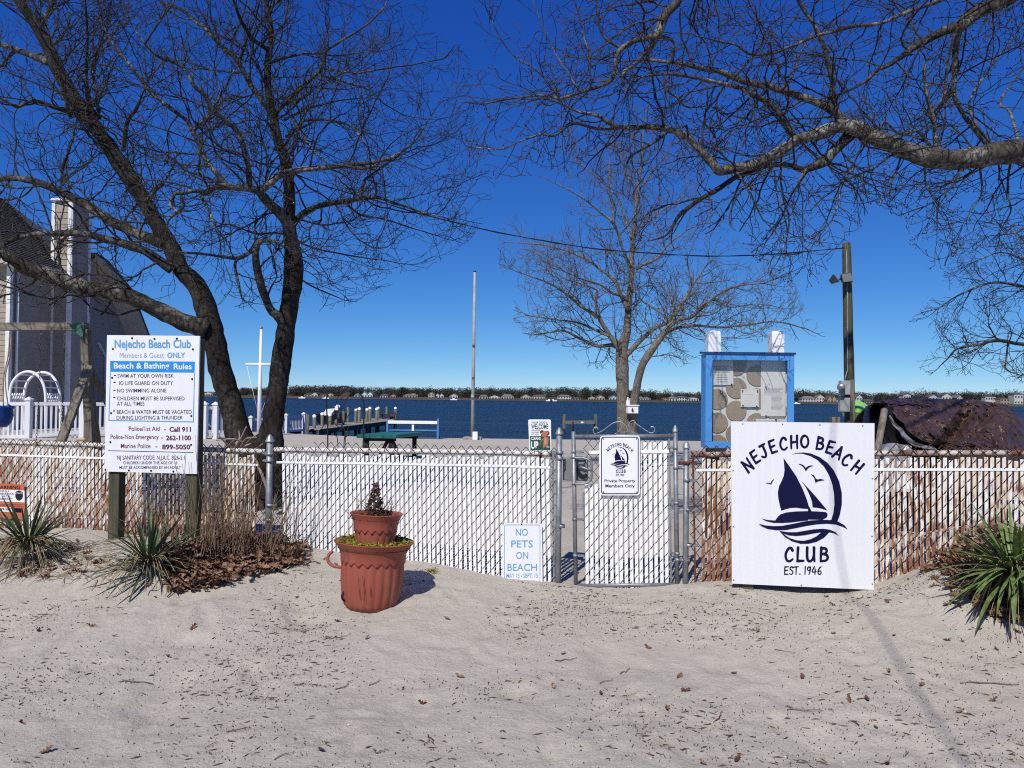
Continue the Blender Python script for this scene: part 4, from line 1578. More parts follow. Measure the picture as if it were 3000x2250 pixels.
lm([(360, 440, 15), (371, 362, 12), (400, 318, 10), (412, 290, 6), (430, 250, 4)], YL + .1, 9.0)
lm([(292, 350, 14), (256, 290, 11), (253, 193, 10), (255, 100, 8), (250, 10, 6), (245, -90, 4)], YL + .2, 9.0)
lm([(290, 330, 10), (275, 217, 9), (289, 145, 8), (309, 116, 7), (337, 92, 5), (370, 40, 3)], YL + .2, 10.2)
lm([(207, 345, 11), (185, 270, 10), (175, 215, 8), (150, 150, 5)], YL, 8.9)
lm([(425, 590, 9), (470, 545, 7), (500, 500, 5), (512, 470, 3)], YL, 8.8)
lm([(175, 560, 7), (185, 500, 9), (190, 470, 8), (210, 420, 6), (215, 400, 3)], 10.4, 10)
# limbs of the right stem
lm([(862, 742, 40), (839, 651, 31), (801, 608, 29), (770, 575, 28), (763, 560, 24)], YL + .2, YL - .4, mt=M['bark_l'], grow=.5)
lm([(768, 566, 26), (736, 553, 22), (671, 548, 20), (633, 548, 19), (600, 562, 17), (579, 559, 14), (540, 565, 12), (511, 569, 10), (498, 600, 8), (520, 620, 5)], YL - .4, 8.4, mt=M['bark_l'])
lm([(763, 562, 22), (817, 515, 20), (871, 499, 19), (953, 491, 16), (1023, 483, 13), (1115, 472, 10), (1170, 450, 7), (1224, 401, 5), (1262, 340, 3)], YL - .4, 8.8, mt=M['bark_l'])
lm([(1010, 486, 10), (1060, 493, 10), (1110, 488, 9), (1121, 515, 5)], 9.0, 8.9, mt=M['bark_l'], grow=.6)
lm([(732, 553, 18), (727, 488, 16), (714, 434, 15), (692, 385, 14), (654, 347, 13), (622, 320, 13), (600, 282, 12), (569, 251, 11), (545, 207, 10), (501, 178, 9), (463, 164, 8), (424, 130, 6), (390, 80, 4)], YL - .5, 8.5)
lm([(665, 547, 19), (645, 520, 17), (633, 505, 16), (600, 467, 15), (582, 420, 14), (564, 386, 13), (545, 352, 12), (482, 304, 11), (434, 260, 10), (386, 198, 9), (347, 149, 8), (313, 96, 7), (294, 48, 6), (284, -20, 5), (270, -120, 3)], YL - .6, 9.4, mt=M['bark'])
lm([(566, 385, 11), (590, 355, 10), (620, 330, 9), (640, 290, 8), (690, 200, 5)], 9.1, 9.5)
lm([(607, 560, 10), (592, 578, 9), (612, 615, 8), (625, 650, 7), (628, 668, 4)], 8.9, 8.6, mt=M['bark_l'], grow=.7)
lm([(530, 575, 9), (535, 608, 9), (500, 635, 8), (488, 660, 5)], 8.6, 8.4, grow=.8)
lm([(858, 655, 20), (888, 624, 17), (936, 602, 16), (1007, 591, 14), (1056, 581, 12), (1105, 578, 10), (1175, 602, 7), (1251, 624, 5), (1310, 640, 3)], YL + .3, 8.9, mt=M['bark'])
lm([(1056, 581, 11), (1064, 543, 10), (1075, 521, 8), (1120, 490, 6), (1150, 470, 4)], 9.1, 9.0)
lm([(1010, 593, 8), (1060, 632, 6), (1120, 640, 5), (1180, 660, 4), (1280, 690, 3)], 9.2, 9.8)
lm([(808, 345, 15), (817, 320, 14), (871, 266, 13), (926, 217, 11), (947, 190, 9), (953, 152, 8), (991, 125, 7), (1061, 81, 6), (1105, 43, 5), (1132, 11, 4), (1160, -60, 3)], YL + .4, 9.3, mt=M['bark_l'])
lm([(950, 200, 6), (1034, 212, 5), (1115, 203, 5), (1197, 190, 4), (1300, 172, 3)], 9.4, 9.0)
lm([(945, 222, 7), (1023, 244, 6), (1088, 266, 5), (1126, 304, 4), (1170, 330, 3)], 9.4, 10)
lm([(786, 186, 10), (860, 163, 8), (926, 157, 7), (1000, 162, 5), (1090, 150, 3)], YL + .4, 10.4)
lm([(790, 150, 14), (741, 114, 12), (709, 65, 10), (687, 11, 8), (670, -60, 5)], YL + .4, 9.0)
lm([(790, 325, 18), (779, 309, 17), (736, 250, 15), (692, 174, 14), (649, 136, 12), (600, 81, 11), (579, 68, 10), (530, 29, 9), (482, 10, 8), (420, -30, 5)], YL + .4, 10.4, mt=M['bark'])
lm([(700, 185, 9), (720, 120, 8), (745, 60, 6), (760, 10, 4)], 9.9, 9.6)
lm([(833, 352, 8), (882, 326, 7), (953, 304, 6), (1010, 292, 4), (1080, 285, 3)], YL + .4, 10.8)
lm([(838, 400, 10), (860, 380, 9), (893, 353, 8), (969, 353, 7), (1034, 374, 6), (1067, 418, 5), (1080, 450, 3)], YL + .4, 9.0)
lm([(826, 440, 9), (871, 374, 8), (904, 423, 7), (947, 467, 5), (960, 480, 3)], YL + .4, 8.9)
lm([(826, 945, 30), (812, 925, 26), (791, 905, 24), (767, 838, 23), (752, 780, 22), (750, 735, 21), (757, 711, 16), (772, 705, 12), (800, 705, 10), (825, 720, 6)], YL + .1, 9.1, mt=M['bark'], grow=.6)
lm([(752, 722, 12), (735, 738, 12), (699, 756, 11), (651, 751, 9), (555, 741, 7), (480, 735, 3)], 9.2, 8.6)
lm([(702, 756, 8), (690, 775, 9), (699, 828, 8), (709, 871, 5), (725, 885, 3)], 8.9, 8.8, grow=.7)
lm([(850, 690, 8), (900, 720, 6), (1000, 745, 5), (1100, 760, 3), (1200, 775, 2)], 9.8, 10.4)
lm([(852, 790, 7), (900, 830, 5), (960, 860, 4), (1010, 880, 2)], 9.8, 10.4)
lm([(784, 30, 9), (850, -20, 8), (930, -60, 6), (1040, -120, 4)], YL + .5, 9.8)
lm([(111, 82, 16), (150, 20, 12), (190, -60, 9), (220, -160, 5)], YL + .3, 10.6)
lm([(424, 130, 6), (470, 60, 5), (500, 0, 4), (520, -60, 3)], 8.5, 8.3)
T1.grow(.205, 9.5, Vector((0, 0, .35)), {1: .72, 2: .34}, 3, .8, .35, 1.5)
T1.finish()
# dead roots and sticks at its foot
sp = P(690, 1300, YL - .8)
sk = thing('driftwood_pile', (sp.x, sp.y, H0(sp.x, sp.y)), 'tangle of bleached dead sticks at the foot of the two-stemmed tree', 'driftwood')
r = random.Random(4)
M['bleach'] = wood_mat('bleached_stick', (.30, .24, .20), (.12, .09, .07), (.3, .3, .3), 20)
for a, b, wd in [((700, 1320), (640, 1276), 8), ((720, 1300), (632, 1290), 7), ((690, 1310), (722, 1250), 8), ((705, 1310), (752, 1282), 7), ((690, 1300), (700, 1262), 6), ((660, 1330), (628, 1305), 6), ((700, 1320), (760, 1268), 5), ((715, 1325), (770, 1300), 6), ((650, 1320), (690, 1283), 5), ((670, 1340), (735, 1300), 9), ((640, 1340), (715, 1330), 9)]:
    Y = YL - .75 + r.uniform(-.2, .2)
    p, q = P(*a, Y), P(*b, Y + r.uniform(-.3, .3))
    m_ = p.lerp(q, .5) + Vector((r.uniform(-.04, .04), 0, r.uniform(-.03, .05)))
    mb = MB()
    mb.tube(smooth_line([p, m_, q], 4), [wd * Y / FPX / 2 * (1 - .07 * i) for i in range(9)], 6)
    mb.build('stick', M['bleach'], sk)
mb = MB()
for i in range(3):
    p = P(660 + 40 * i, 1330, YL - .8)
    mb.tube([Vector((p.x - .3, p.y, H0(p.x, p.y) + .03)), p + Vector((0, 0, .02)), Vector((p.x + .25, p.y + .1, H0(p.x, p.y) + .04))], .03, 6)
mb.build('log', M['bleach'], sk)

# ---------------------------------------------------------------- pale tree on the beach
YM = 14.6
cm = [(1455, 700), (1500, 600), (1560, 530), (1620, 480), (1660, 330), (1800, 280), (2000, 330), (2080, 560), (2120, 640), (2180, 700), (2290, 760), (2350, 870), (2425, 985), (2330, 1000), (2200, 1010), (2060, 1060), (1960, 1085), (1900, 1090), (1720, 1080), (1640, 1040), (1560, 1000), (1500, 940), (1508, 860), (1460, 790)]
bp = P(1836, 1300, YM)
T2 = Tree('beach_tree', (bp.x, bp.y, H0(bp.x, bp.y)), 'small pale-barked bare tree forking low on the beach behind the gate', 21, M['bark_m'], M['bark_m'], M['twig_m'], cm)
lm = T2.limb
by = 1170 + (1.5 - H0(bp.x, bp.y)) * FPX / YM + 20
lm([(1836, by, 80), (1834, 1300, 62), (1829, 1240, 44), (1825, 1159, 36), (1823, 1078, 38), (1822, 1024, 36), (1833, 985, 26), (1837, 969, 23), (1842, 888, 19), (1850, 807, 16), (1851, 752, 15), (1858, 671, 13), (1864, 590, 11), (1875, 508, 8), (1883, 443, 6), (1885, 400, 4), (1890, 350, 3)], YM, YM + .2, 'trunk', 1, 12, None, .12, 5, .0, .45)
lm([(1845, by, 60), (1848, 1300, 44), (1850, 1241, 34), (1859, 1172, 25), (1877, 1083, 22), (1899, 1040, 22), (1926, 1002, 20), (1953, 964, 16), (1986, 937, 13), (2018, 931, 9), (2056, 904, 8), (2100, 866, 6), (2150, 840, 5), (2230, 830, 3)], YM, 13.8, 'trunk', 1, 12, None, .12, 5, .0, .5)
lm([(1931, 991, 10), (1975, 964, 9), (2040, 953, 8), (2100, 959, 7), (2186, 953, 6), (2268, 942, 5), (2349, 959, 4), (2400, 980, 2)], 14.2, 15)
lm([(1975, 926, 12), (2002, 883, 10), (2034, 828, 7), (2060, 790, 5), (2078, 769, 3)], 14.0, 14.6)
lm([(1834, 1042, 17), (1866, 1007, 14), (1915, 964, 12), (1955, 945, 9), (1990, 900, 7), (2020, 870, 4)], YM, 15.6)
lm([(1815, 1022, 20), (1801, 1003, 16), (1780, 975, 14), (1753, 931, 12), (1704, 899, 9), (1660, 861, 8), (1617, 834, 6), (1563, 812, 4), (1500, 790, 3)], YM, 14.0)
lm([(1812, 1018, 14), (1790, 1012, 12), (1747, 1013, 10), (1698, 991, 8), (1644, 969, 6), (1574, 980, 4), (1530, 975, 2)], YM, 15.4)
lm([(1785, 985, 9), (1740, 965, 8), (1690, 945, 6), (1620, 935, 5), (1550, 925, 3)], 14.5, 14.9)
lm([(1841, 910, 15), (1818, 861, 12), (1801, 823, 10), (1753, 785, 8), (1704, 752, 7), (1628, 725, 5), (1563, 714, 4), (1480, 710, 2)], YM, 15.3)
lm([(1836, 870, 9), (1795, 860, 7), (1760, 835, 6), (1700, 815, 5), (1640, 790, 3)], YM, 13.8)
lm([(1847, 785, 11), (1823, 725, 9), (1801, 660, 8), (1758, 622, 6), (1704, 579, 5), (1633, 541, 3), (1590, 520, 2)], YM + .1, 14.0)
lm([(1862, 790, 12), (1880, 776, 10), (1899, 769, 9), (1931, 752, 7), (1953, 720, 6), (1990, 690, 4), (2040, 660, 3)], YM, 14.2)
lm([(1859, 690, 8), (1899, 649, 6), (1948, 611, 4), (2000, 580, 3)], YM + .1, 15.0)
lm([(1800, 655, 7), (1790, 563, 5), (1785, 500, 4), (1790, 430, 3)], 14.2, 14.6)
lm([(1850, 700, 8), (1830, 640, 7), (1810, 580, 5), (1760, 530, 4), (1700, 480, 3)], YM + .1, 15.0)
lm([(1747, 925, 8), (1745, 880, 7), (1748, 850, 6), (1700, 830, 4), (1650, 815, 3)], 14.3, 13.8)
lm([(1870, 560, 6), (1900, 520, 5), (1930, 480, 3)], YM + .2, 15.2)
lm([(1845, 830, 8), (1880, 880, 5), (1920, 905, 6), (1950, 930, 4)], YM, 14.2, grow=.8)
lm([(2040, 905, 6), (2090, 880, 5), (2140, 900, 4), (2220, 890, 3), (2300, 905, 2)], 13.9, 14.4)
lm([(1990, 935, 7), (2030, 960, 5), (2090, 985, 4), (2150, 990, 3)], 13.9, 13.4)
T2.rmin = .0032
T2.grow(.16, 7.2, Vector((0, 0, .28)), {1: .95, 2: .5}, 3, .9, .35, 1.15)
T2.finish()

# ---------------------------------------------------------------- big tree at the right, its limbs over the gate
ct = [(1325, 330), (1335, 230), (1400, 130), (1385, 60), (1420, -900), (3700, -900), (3700, 880), (3010, 800), (2930, 740), (2850, 690), (2760, 790), (2690, 790), (2650, 650), (2560, 590), (2500, 700), (2420, 800), (2360, 860), (2270, 830), (2190, 740), (2130, 650), (2060, 690), (1950, 740), (1880, 600), (1760, 540), (1640, 500), (1560, 520), (1440, 530), (1400, 520), (1370, 440)]
bx, by_ = 7.2, 8.0
T3 = Tree('overhanging_tree', (bx, by_, H0(bx, by_)), 'large tree rooted outside the right edge with lichened limbs overhanging the top', 31, M['bark'], M['bark_l'], M['twig'], ct)
lm = T3.limb
mb = MB()
trunk_pts = [Vector((7.3, 8.1, -.2)), Vector((7.25, 8.05, .4)), Vector((7.2, 8.0, 1.6)), Vector((7.1, 7.95, 3.0)), Vector((7.0, 7.9, 4.2)), Vector((6.9, 7.8, 5.6)), Vector((6.7, 7.7, 7.2)), Vector((6.6, 7.7, 9.0))]
mb.tube(smooth_line(trunk_pts, 5), [.55, .5, .46, .43, .41] + [.40] * 12 + [.38 - .012 * i for i in range(19)], 18, True, .12, 5)
mb.build('trunk', M['bark'], T3.root)
YT = 7.7
lm([(3560, 520, 110), (3300, 470, 90), (3100, 445, 78), (3000, 445, 72), (2914, 450, 66), (2805, 467, 60), (2724, 461, 60), (2643, 434, 52), (2561, 401, 46), (2507, 374, 44), (2453, 369, 36), (2404, 385, 34), (2333, 412, 32), (2263, 456, 30), (2208, 483, 29), (2127, 496, 30), (2103, 499, 30), (2085, 478, 25), (2060, 450, 22), (2016, 401, 20), (1967, 382, 18), (1897, 372, 16), (1815, 374, 13), (1777, 358, 11), (1750, 339, 10), (1691, 326, 8), (1647, 304, 6), (1600, 290, 5), (1540, 290, 3)], YT, 6.6, n=14, mt=M['bark_l'], rough=.15, skip=.1)
lm([(1830, 374, 9), (1760, 380, 8), (1680, 363, 8), (1626, 396, 7), (1582, 393, 6), (1517, 418, 5), (1463, 434, 4), (1395, 434, 3)], 6.8, 6.6)
lm([(2500, 385, 36), (2447, 439, 32), (2409, 477, 29), (2360, 497, 18), (2306, 483, 16), (2257, 483, 15), (2208, 499, 15), (2154, 521, 15), (2100, 553, 15), (2087, 564, 14), (2032, 597, 13), (1984, 640, 10), (1951, 689, 7), (1900, 705, 4)], 7.25, 6.9, mt=M['bark'])
lm([(2507, 382, 34), (2447, 331, 27), (2404, 304, 24), (2333, 277, 21), (2263, 255, 20), (2203, 244, 18), (2143, 222, 17), (2100, 206, 16), (2043, 195, 14), (1984, 187, 11), (1886, 176, 7), (1820, 180, 4)], 7.3, 7.2)
lm([(2325, 402, 20), (2301, 363, 17), (2268, 320, 15), (2230, 287, 14), (2170, 260, 13), (2114, 247, 12), (2022, 225, 10), (1951, 217, 8), (1880, 225, 5)], 7.1, 6.4)
lm([(2449, 330, 16), (2440, 280, 14), (2436, 233, 13), (2415, 146, 13), (2393, 87, 12), (2360, 38, 11), (2339, 0, 10), (2300, -80, 8)], 7.3, 6.9)
lm([(3300, -260, 60), (3100, -110, 50), (2946, 0, 42), (2870, 33, 38), (2816, 70, 36), (2751, 98, 24), (2681, 136, 21), (2621, 179, 15), (2572, 206, 12), (2534, 239, 9), (2458, 277, 6)], 7.8, 7.0, n=12, mt=M['bark'])
lm([(2812, 80, 20), (2800, 141, 17), (2795, 206, 15), (2795, 277, 14), (2816, 326, 13), (2843, 363, 14), (2881, 412, 12), (2905, 440, 10)], 7.4, 7.6)
lm([(2900, -80, 18), (2751, 0, 13), (2643, 41, 12), (2588, 68, 11), (2507, 76, 11), (2404, 103, 10), (2328, 130, 9), (2263, 157, 8), (2198, 157, 7), (2154, 130, 6), (2100, 122, 5), (2030, 100, 3)], 7.6, 6.6)
lm([(2746, 445, 16), (2740, 400, 14), (2735, 347, 12), (2719, 288, 11), (2708, 217, 9), (2712, 180, 5)], 7.45, 7.3)
lm([(2735, 345, 10), (2765, 280, 9), (2775, 200, 8), (2792, 120, 7), (2830, 30, 6), (2840, -40, 4)], 7.4, 6.8)
lm([(2724, 425, 10), (2686, 385, 9), (2637, 391, 8), (2594, 358, 7), (2578, 375, 4)], 7.4, 6.9)
lm([(2060, -130, 28), (1989, 0, 24), (1951, 43, 26), (1924, 103, 24), (1870, 117, 15), (1826, 138, 14), (1805, 163, 12), (1794, 228, 12), (1761, 250, 11), (1712, 266, 10), (1647, 288, 9), (1604, 280, 7), (1528, 285, 6), (1409, 304, 4), (1345, 298, 3)], 6.6, 6.3, mt=M['bark_l'])
lm([(2300, -320, 40), (2180, -220, 34), (2060, -130, 28)], 7.2, 6.6, grow=.6)
lm([(2946, -330, 48), (2600, -340, 44), (2300, -320, 40)], 7.7, 7.2, grow=.4)
lm([(3400, -330, 60), (3150, -330, 54), (2946, -330, 48)], 7.8, 7.7, grow=.3)
lm([(1929, 109, 12), (1897, 141, 11), (1864, 184, 10), (1832, 206, 10), (1821, 233, 9), (1837, 271, 6)], 6.55, 6.4)
lm([(1930, 108, 10), (1973, 125, 8), (1959, 190, 8), (1946, 250, 7), (1984, 288, 7), (2011, 315, 6), (2080, 310, 4), (2110, 330, 3)], 6.6, 6.9)
lm([(1815, 140, 8), (1772, 109, 7), (1755, 60, 6), (1748, 0, 5), (1740, -60, 3)], 6.5, 6.2)
lm([(1729, 262, 6), (1729, 163, 6), (1712, 109, 5), (1680, 0, 4), (1670, -60, 3)], 6.4, 6.2)
lm([(1700, 268, 6), (1665, 215, 6), (1647, 190, 5), (1600, 100, 4), (1560, 0, 3)], 6.4, 6.6)
lm([(1640, 285, 6), (1580, 215, 5), (1500, 160, 4), (1440, 60, 3)], 6.35, 6.1)
lm([(1951, 391, 9), (1897, 429, 8), (1843, 467, 6), (1826, 537, 4)], 6.9, 6.7)
lm([(2491, 499, 6), (2470, 540, 5), (2464, 564, 5), (2436, 646, 4), (2393, 689, 3), (2350, 740, 2)], 7.2, 7.0, grow=.8)
lm([(2438, 645, 4), (2470, 660, 3), (2474, 700, 2)], 7.1, 7.0, grow=.6)
lm([(2268, 500, 5), (2274, 570, 5), (2301, 640, 4), (2306, 684, 3), (2290, 730, 2)], 7.1, 7.0)
lm([(2708, 485, 6), (2713, 543, 5), (2740, 590, 4), (2745, 640, 3)], 7.4, 7.3)
lm([(2870, 480, 7), (2875, 560, 5), (2850, 610, 4), (2820, 660, 2)], 7.5, 7.3)
lm([(2960, 480, 7), (2950, 560, 6), (2960, 620, 4), (2930, 680, 2)], 7.6, 7.5)
lm([(2640, 460, 6), (2620, 520, 5), (2590, 560, 3), (2580, 600, 2)], 7.35, 7.1)
lm([(2360, 495, 10), (2347, 520, 8), (2340, 532, 6)], 7.1, 7.0, grow=.5)
lm([(2395, 470, 8), (2430, 478, 8), (2480, 490, 6), (2520, 520, 4)], 7.2, 7.4)
lm([(2350, 420, 8), (2395, 460, 9), (2410, 470, 8)], 7.15, 7.2, grow=.3)
lm([(2920, 440, 9), (2870, 380, 8), (2840, 300, 7), (2900, 200, 6), (2960, 120, 4), (3000, 60, 3)], 7.5, 7.2)
lm([(2985, 430, 10), (2960, 330, 8), (2930, 300, 7), (2980, 220, 5), (3040, 150, 4)], 7.6, 7.9)
lm([(2150, 225, 7), (2210, 160, 6), (2240, 90, 5), (2200, 20, 3)], 7.2, 6.7)
lm([(2300, 265, 8), (2330, 200, 6), (2350, 150, 5), (2400, 60, 3)], 7.25, 7.8)
T3.grow(.19, 8.5, Vector((0, 0, -.06)), {1: .72, 2: .42}, 3, .8, .3, 1.05)
# buds swell at the twig ends
bv, bf = [], []
r = random.Random(8)
for t in T3.tips:
    for _ in range(2):
        p = Vector(t) + Vector((r.gauss(0, .012), r.gauss(0, .012), r.gauss(0, .012)))
        s_ = r.uniform(.0035, .0075)
        o = len(bv)
        for q in ((1, 0, 0), (-.5, .86, 0), (-.5, -.86, 0), (0, 0, 1.8), (0, 0, -1.2)):
            bv.append((p.x + q[0] * s_, p.y + q[1] * s_, p.z + q[2] * s_))
        bf += [(o, o + 1, o + 3), (o + 1, o + 2, o + 3), (o + 2, o, o + 3), (o + 1, o, o + 4), (o + 2, o + 1, o + 4), (o, o + 2, o + 4)]
# the long limb above the photographer whose shadow crosses the sand
pl = [Vector((6.8, 7.75, 6.4)), Vector((5.2, 6.0, 7.0)), Vector((3.2, 4.0, 6.9)), Vector((1.5, 2.5, 6.4)), Vector((.62, 1.2, 6.0)), Vector((.26, -.4, 6.0)), Vector((-.1, -2.0, 6.0)), Vector((-.45, -3.6, 6.0))]
mb = MB()
q = smooth_line(pl, 5)
mb.tube(q, [lerp(.09, .0078, min(1, i / 15)) for i in range(len(q))], 8, True, .12, 6)
mb.build('limb', M['bark_l'], T3.root)
T3.finish()
put('bud', np_mesh('bud', np.array(bv), np.array(bf), M['bud']), T3.root, kind='stuff', label='tiny reddish buds at the twig ends')

# ---------------------------------------------------------------- tree at the right edge beyond the tarp
cf = [(2655, 1000), (2650, 950), (2700, 900), (2740, 860), (2800, 700), (2900, 560), (4000, 300), (4000, 1200), (2990, 1130), (2900, 1100), (2730, 1105), (2690, 1080)]
bx, by_ = 12.4, 14.5
T4 = Tree('right_edge_tree', (bx, by_, H0(bx, by_)), 'bare tree beyond the tarp with low twiggy boughs entering from the right edge', 41, M['bark'], M['bark'], M['twig'], cf)
mb = MB()
mb.tube(smooth_line([Vector((12.4, 14.5, -.3)), Vector((12.4, 14.5, 1.0)), Vector((12.2, 14.4, 3.0)), Vector((12.0, 14.3, 5.0)), Vector((11.7, 14.2, 7.5))], 4), [.28 - .01 * i for i in range(17)], 12, True, .12)
mb.build('trunk', M['bark'], T4.root)
lm = T4.limb
lm([(3390, 960, 18), (3200, 880, 13), (3000, 840, 9), (2911, 828, 7), (2835, 853, 6), (2792, 874, 4), (2750, 904, 3)], 14.4, 13.6)
lm([(3400, 1050, 20), (3180, 1020, 14), (3000, 1009, 11), (2923, 997, 10), (2864, 1011, 8), (2805, 1022, 6), (2771, 1056, 4), (2735, 1090, 2)], 14.4, 13.4)
lm([(2953, 1005, 5), (2950, 1040, 5), (2948, 1081, 4), (2990, 1100, 2)], 13.8, 13.8)
lm([(2923, 997, 5), (2900, 960, 4), (2895, 930, 3)], 13.7, 13.5)
lm([(3390, 760, 22), (3200, 720, 15), (3060, 770, 9), (3000, 760, 6), (2930, 740, 4), (2850, 770, 2)], 14.4, 13.8)
lm([(3380, 640, 20), (3200, 620, 13), (3050, 640, 8), (2980, 680, 5), (2900, 690, 3)], 14.3, 14)
T4.rmin = .0034
T4.grow(.13, 7.0, Vector((0, 0, .15)), {1: .95, 2: .5}, 3, .9, .35, .95)
T4.finish()
print('twigs', len(T1.lines), len(T2.lines), len(T3.lines), len(T4.lines))

# ================================================================ planters
pc = P(1086, 1745, 5.13)
PX, PY = pc.x, pc.y
gz = H(PX, PY) - .03
s5 = 5.13 / FPX * .955
big = thing('planter', (PX, PY, gz), 'large cracked terracotta planter standing in the sand by the fence', 'planter')
tilt = Matrix.Rotation(R(2.2), 3, 'Y') @ Matrix.Rotation(R(-2), 3, 'X')


def flute(amp, n):
    return lambda a, i: 1 + amp * math.cos(n * a)


def wav(a):
    return .008 * math.cos(a * 22)


def pot(root, c, hb, r0, r1, r2, hband, n=132, fl=22, mt=None, bulge=.0):
    """fluted body, scalloped band and flaring lip, open at the top"""
    mb = MB()
    prof = []
    for i in range(9):
        t = i / 8
        rr = lerp(r0, r1, t ** .8) + bulge * math.sin(math.pi * t)
        prof.append((rr * (.96 if i == 0 else 1), hband * t))
    mb.lathe(c, [(.001, 0)] + prof, n, lambda a, i: 1 + (.034 * (abs(math.cos(a * fl / 2)) - .6) if i > 0 else 0), ax=tilt)
    mb.build('body', mt, root)
    mb = MB()
    vs, fs = [], []
    k = 7
    for j in range(n):
        a = 2 * math.pi * j / n
        zb = hband - .012 + .011 * math.cos(a * fl)
        rb = r1 * 1.035
        ring = [(r1 * .985, zb), (rb, zb), (rb * 1.01, zb + .012), (r1 * 1.06, hband + .35 * (hb - hband)), (lerp(r1, r2, .55), hband + .72 * (hb - hband)), (r2 * .985, hb * .985), (r2, hb)]
        for rr, z in ring:
            vs.append(Vector(c) + tilt @ Vector((rr * math.cos(a), rr * math.sin(a), z)))
    for j in range(n):
        j2 = (j + 1) % n
        for q in range(k - 1):
            fs.append((j * k + q, j2 * k + q, j2 * k + q + 1, j * k + q + 1))
    mb.add(vs, fs, True)
    mb.build('band', mt, root)
    mb = MB()
    mb.lathe(c, [(r2, hb), (r2 * .975, hb + .004), (r2 * .95, hb - .012), (r1 * .98, hb * .80), (r1 * .95, hb * .6)], 64, ax=tilt)
    mb.build('rim', M['terra_i'], root)


R2 = 122 * s5
pot(big, (PX, PY, gz), .435, 78 * s5, 94 * s5, R2, .315, mt=M['terra'], bulge=.012)
mb = MB()
mb.lathe((PX, PY, gz), [(R2 * .90, .392), (R2 * .5, .405), (.001, .403)], 40, ax=tilt)
mb.build('soil', M['soil'], big)
# cracks: thin dark splits in the plastic
mb = MB()
for pts in ([(1062, 1688), (1066, 1720), (1069, 1745), (1068, 1760)], [(1050, 1690), (1052, 1725), (1056, 1758)], [(1086, 1720), (1085, 1745)]):
    q = []
    for x, y in pts:
        d = P(x, y, 1) - CAM
        # nearest point on the pot wall
        t = PY - .2
        z = (CAM + d * t).z - gz
        rr = lerp(78 * s5, 94 * s5, max(0, min(1, z / .315)) ** .8) * 1.03 + .012
        bx_ = (CAM + d * t).x - PX
        yy = PY - math.sqrt(max(.001, rr * rr - bx_ * bx_))
        q.append(CAM + d * yy)
    mb.tube(q, .0014, 4)
mb.build('crack', M['black'], big)
# loop handle at the left of the lip, torn tag low on the side
mb = MB()
hp = [P(975, 1614, PY - .02), P(962, 1628, PY - .03), P(962, 1645, PY - .04), P(976, 1658, PY - .05), P(1000, 1662, PY - .05)]
mb.tube(smooth_line(hp, 6), .011, 8)
mb.build('handle', M['terra'], big)
mb = MB()
mb.tube(smooth_line([P(1011, 1730, PY - .1), P(1002, 1742, PY - .12), P(1004, 1756, PY - .12), P(1014, 1762, PY - .1)], 5), .007, 8)
mb.build('handle', M['black'], big)


def leaves(center_fn, n, size, r, narrow=.6, curl=.4):
    vs, fs = [], []
    for _ in range(n):
        c = center_fn()
        a = Vector((r.gauss(0, 1), r.gauss(0, 1), r.gauss(0, .7))).normalized()
        b = a.orthogonal().normalized()
        b.rotate(Matrix.Rotation(r.uniform(0, 6.28), 3, a))
        u = a.cross(b)
        s = size * r.uniform(.6, 1.3)
        o = len(vs)
        vs += [c - a * s, c + b * s * narrow * .5 + u * s * curl * .3, c + a * s + u * s * curl * .4, c - b * s * narrow * .5 + u * s * curl * .2, c + u * s * curl * -.1]
        fs += [(o, o + 1, o + 4), (o + 1, o + 2, o + 4), (o + 2, o + 3, o + 4), (o + 3, o, o + 4)]
    mb = MB()
    mb.add(vs, fs)
    return mb


r = random.Random(12)


def ringpt(r0, r1, z, dz):
    def f():
        while True:
            a = r.uniform(0, 6.283)
            rr = math.sqrt(r.uniform(r0 * r0, r1 * r1))
            if r.random() < .75 + .25 * math.sin(a * 3 + 1):
                break
        return Vector((PX, PY, gz)) + tilt @ Vector((rr * math.cos(a), rr * math.sin(a), z + r.uniform(0, dz)))
    return f


leaves(ringpt(.15, R2 * .92, .405, .045), 1700, .012, r, .8).build('sedum', M['sedum'], big, kind='stuff', label='low yellow-green sedum round the upper pot')
# upper pot
uz = gz + .35
ur = 81 * s5
ux, uy = PX + .020, PY - .005
up = thing('planter', (ux, uy, uz), 'smaller terracotta planter sunk in the larger one, holding a dead plant', 'planter')
pot(up, (ux, uy, uz),   .27, 55 * s5, 63 * s5, ur, .17, 108, 18, mt=M['terra'])
mb = MB()
mb.lathe((ux, uy, uz), [(ur * .9, .236), (ur * .5, .246), (.001, .244)], 32, ax=tilt)
mb.build('soil', M['soil'], up)
tb = Vector((ux, uy, uz + .240))
mb = MB()
lines = []
for _ in range(46):
    a = r.uniform(0, 6.28)
    sp = r.uniform(0, ur * .7)
    p = tb + Vector((sp * math.cos(a), sp * math.sin(a), 0))
    d = Vector((r.gauss(0, .45), r.gauss(0, .45), 1)).normalized()
    pts = [p]
    for k in range(5):
        d = (d + Vector((r.gauss(0, .25), r.gauss(0, .25), 0))).normalized()
        pts.append(pts[-1] + d * r.uniform(.015, .035) * (1.5 if sp < .05 else 1))
    lines.append((pts, [.0022, .002, .0018, .0016, .0014, .0012]))
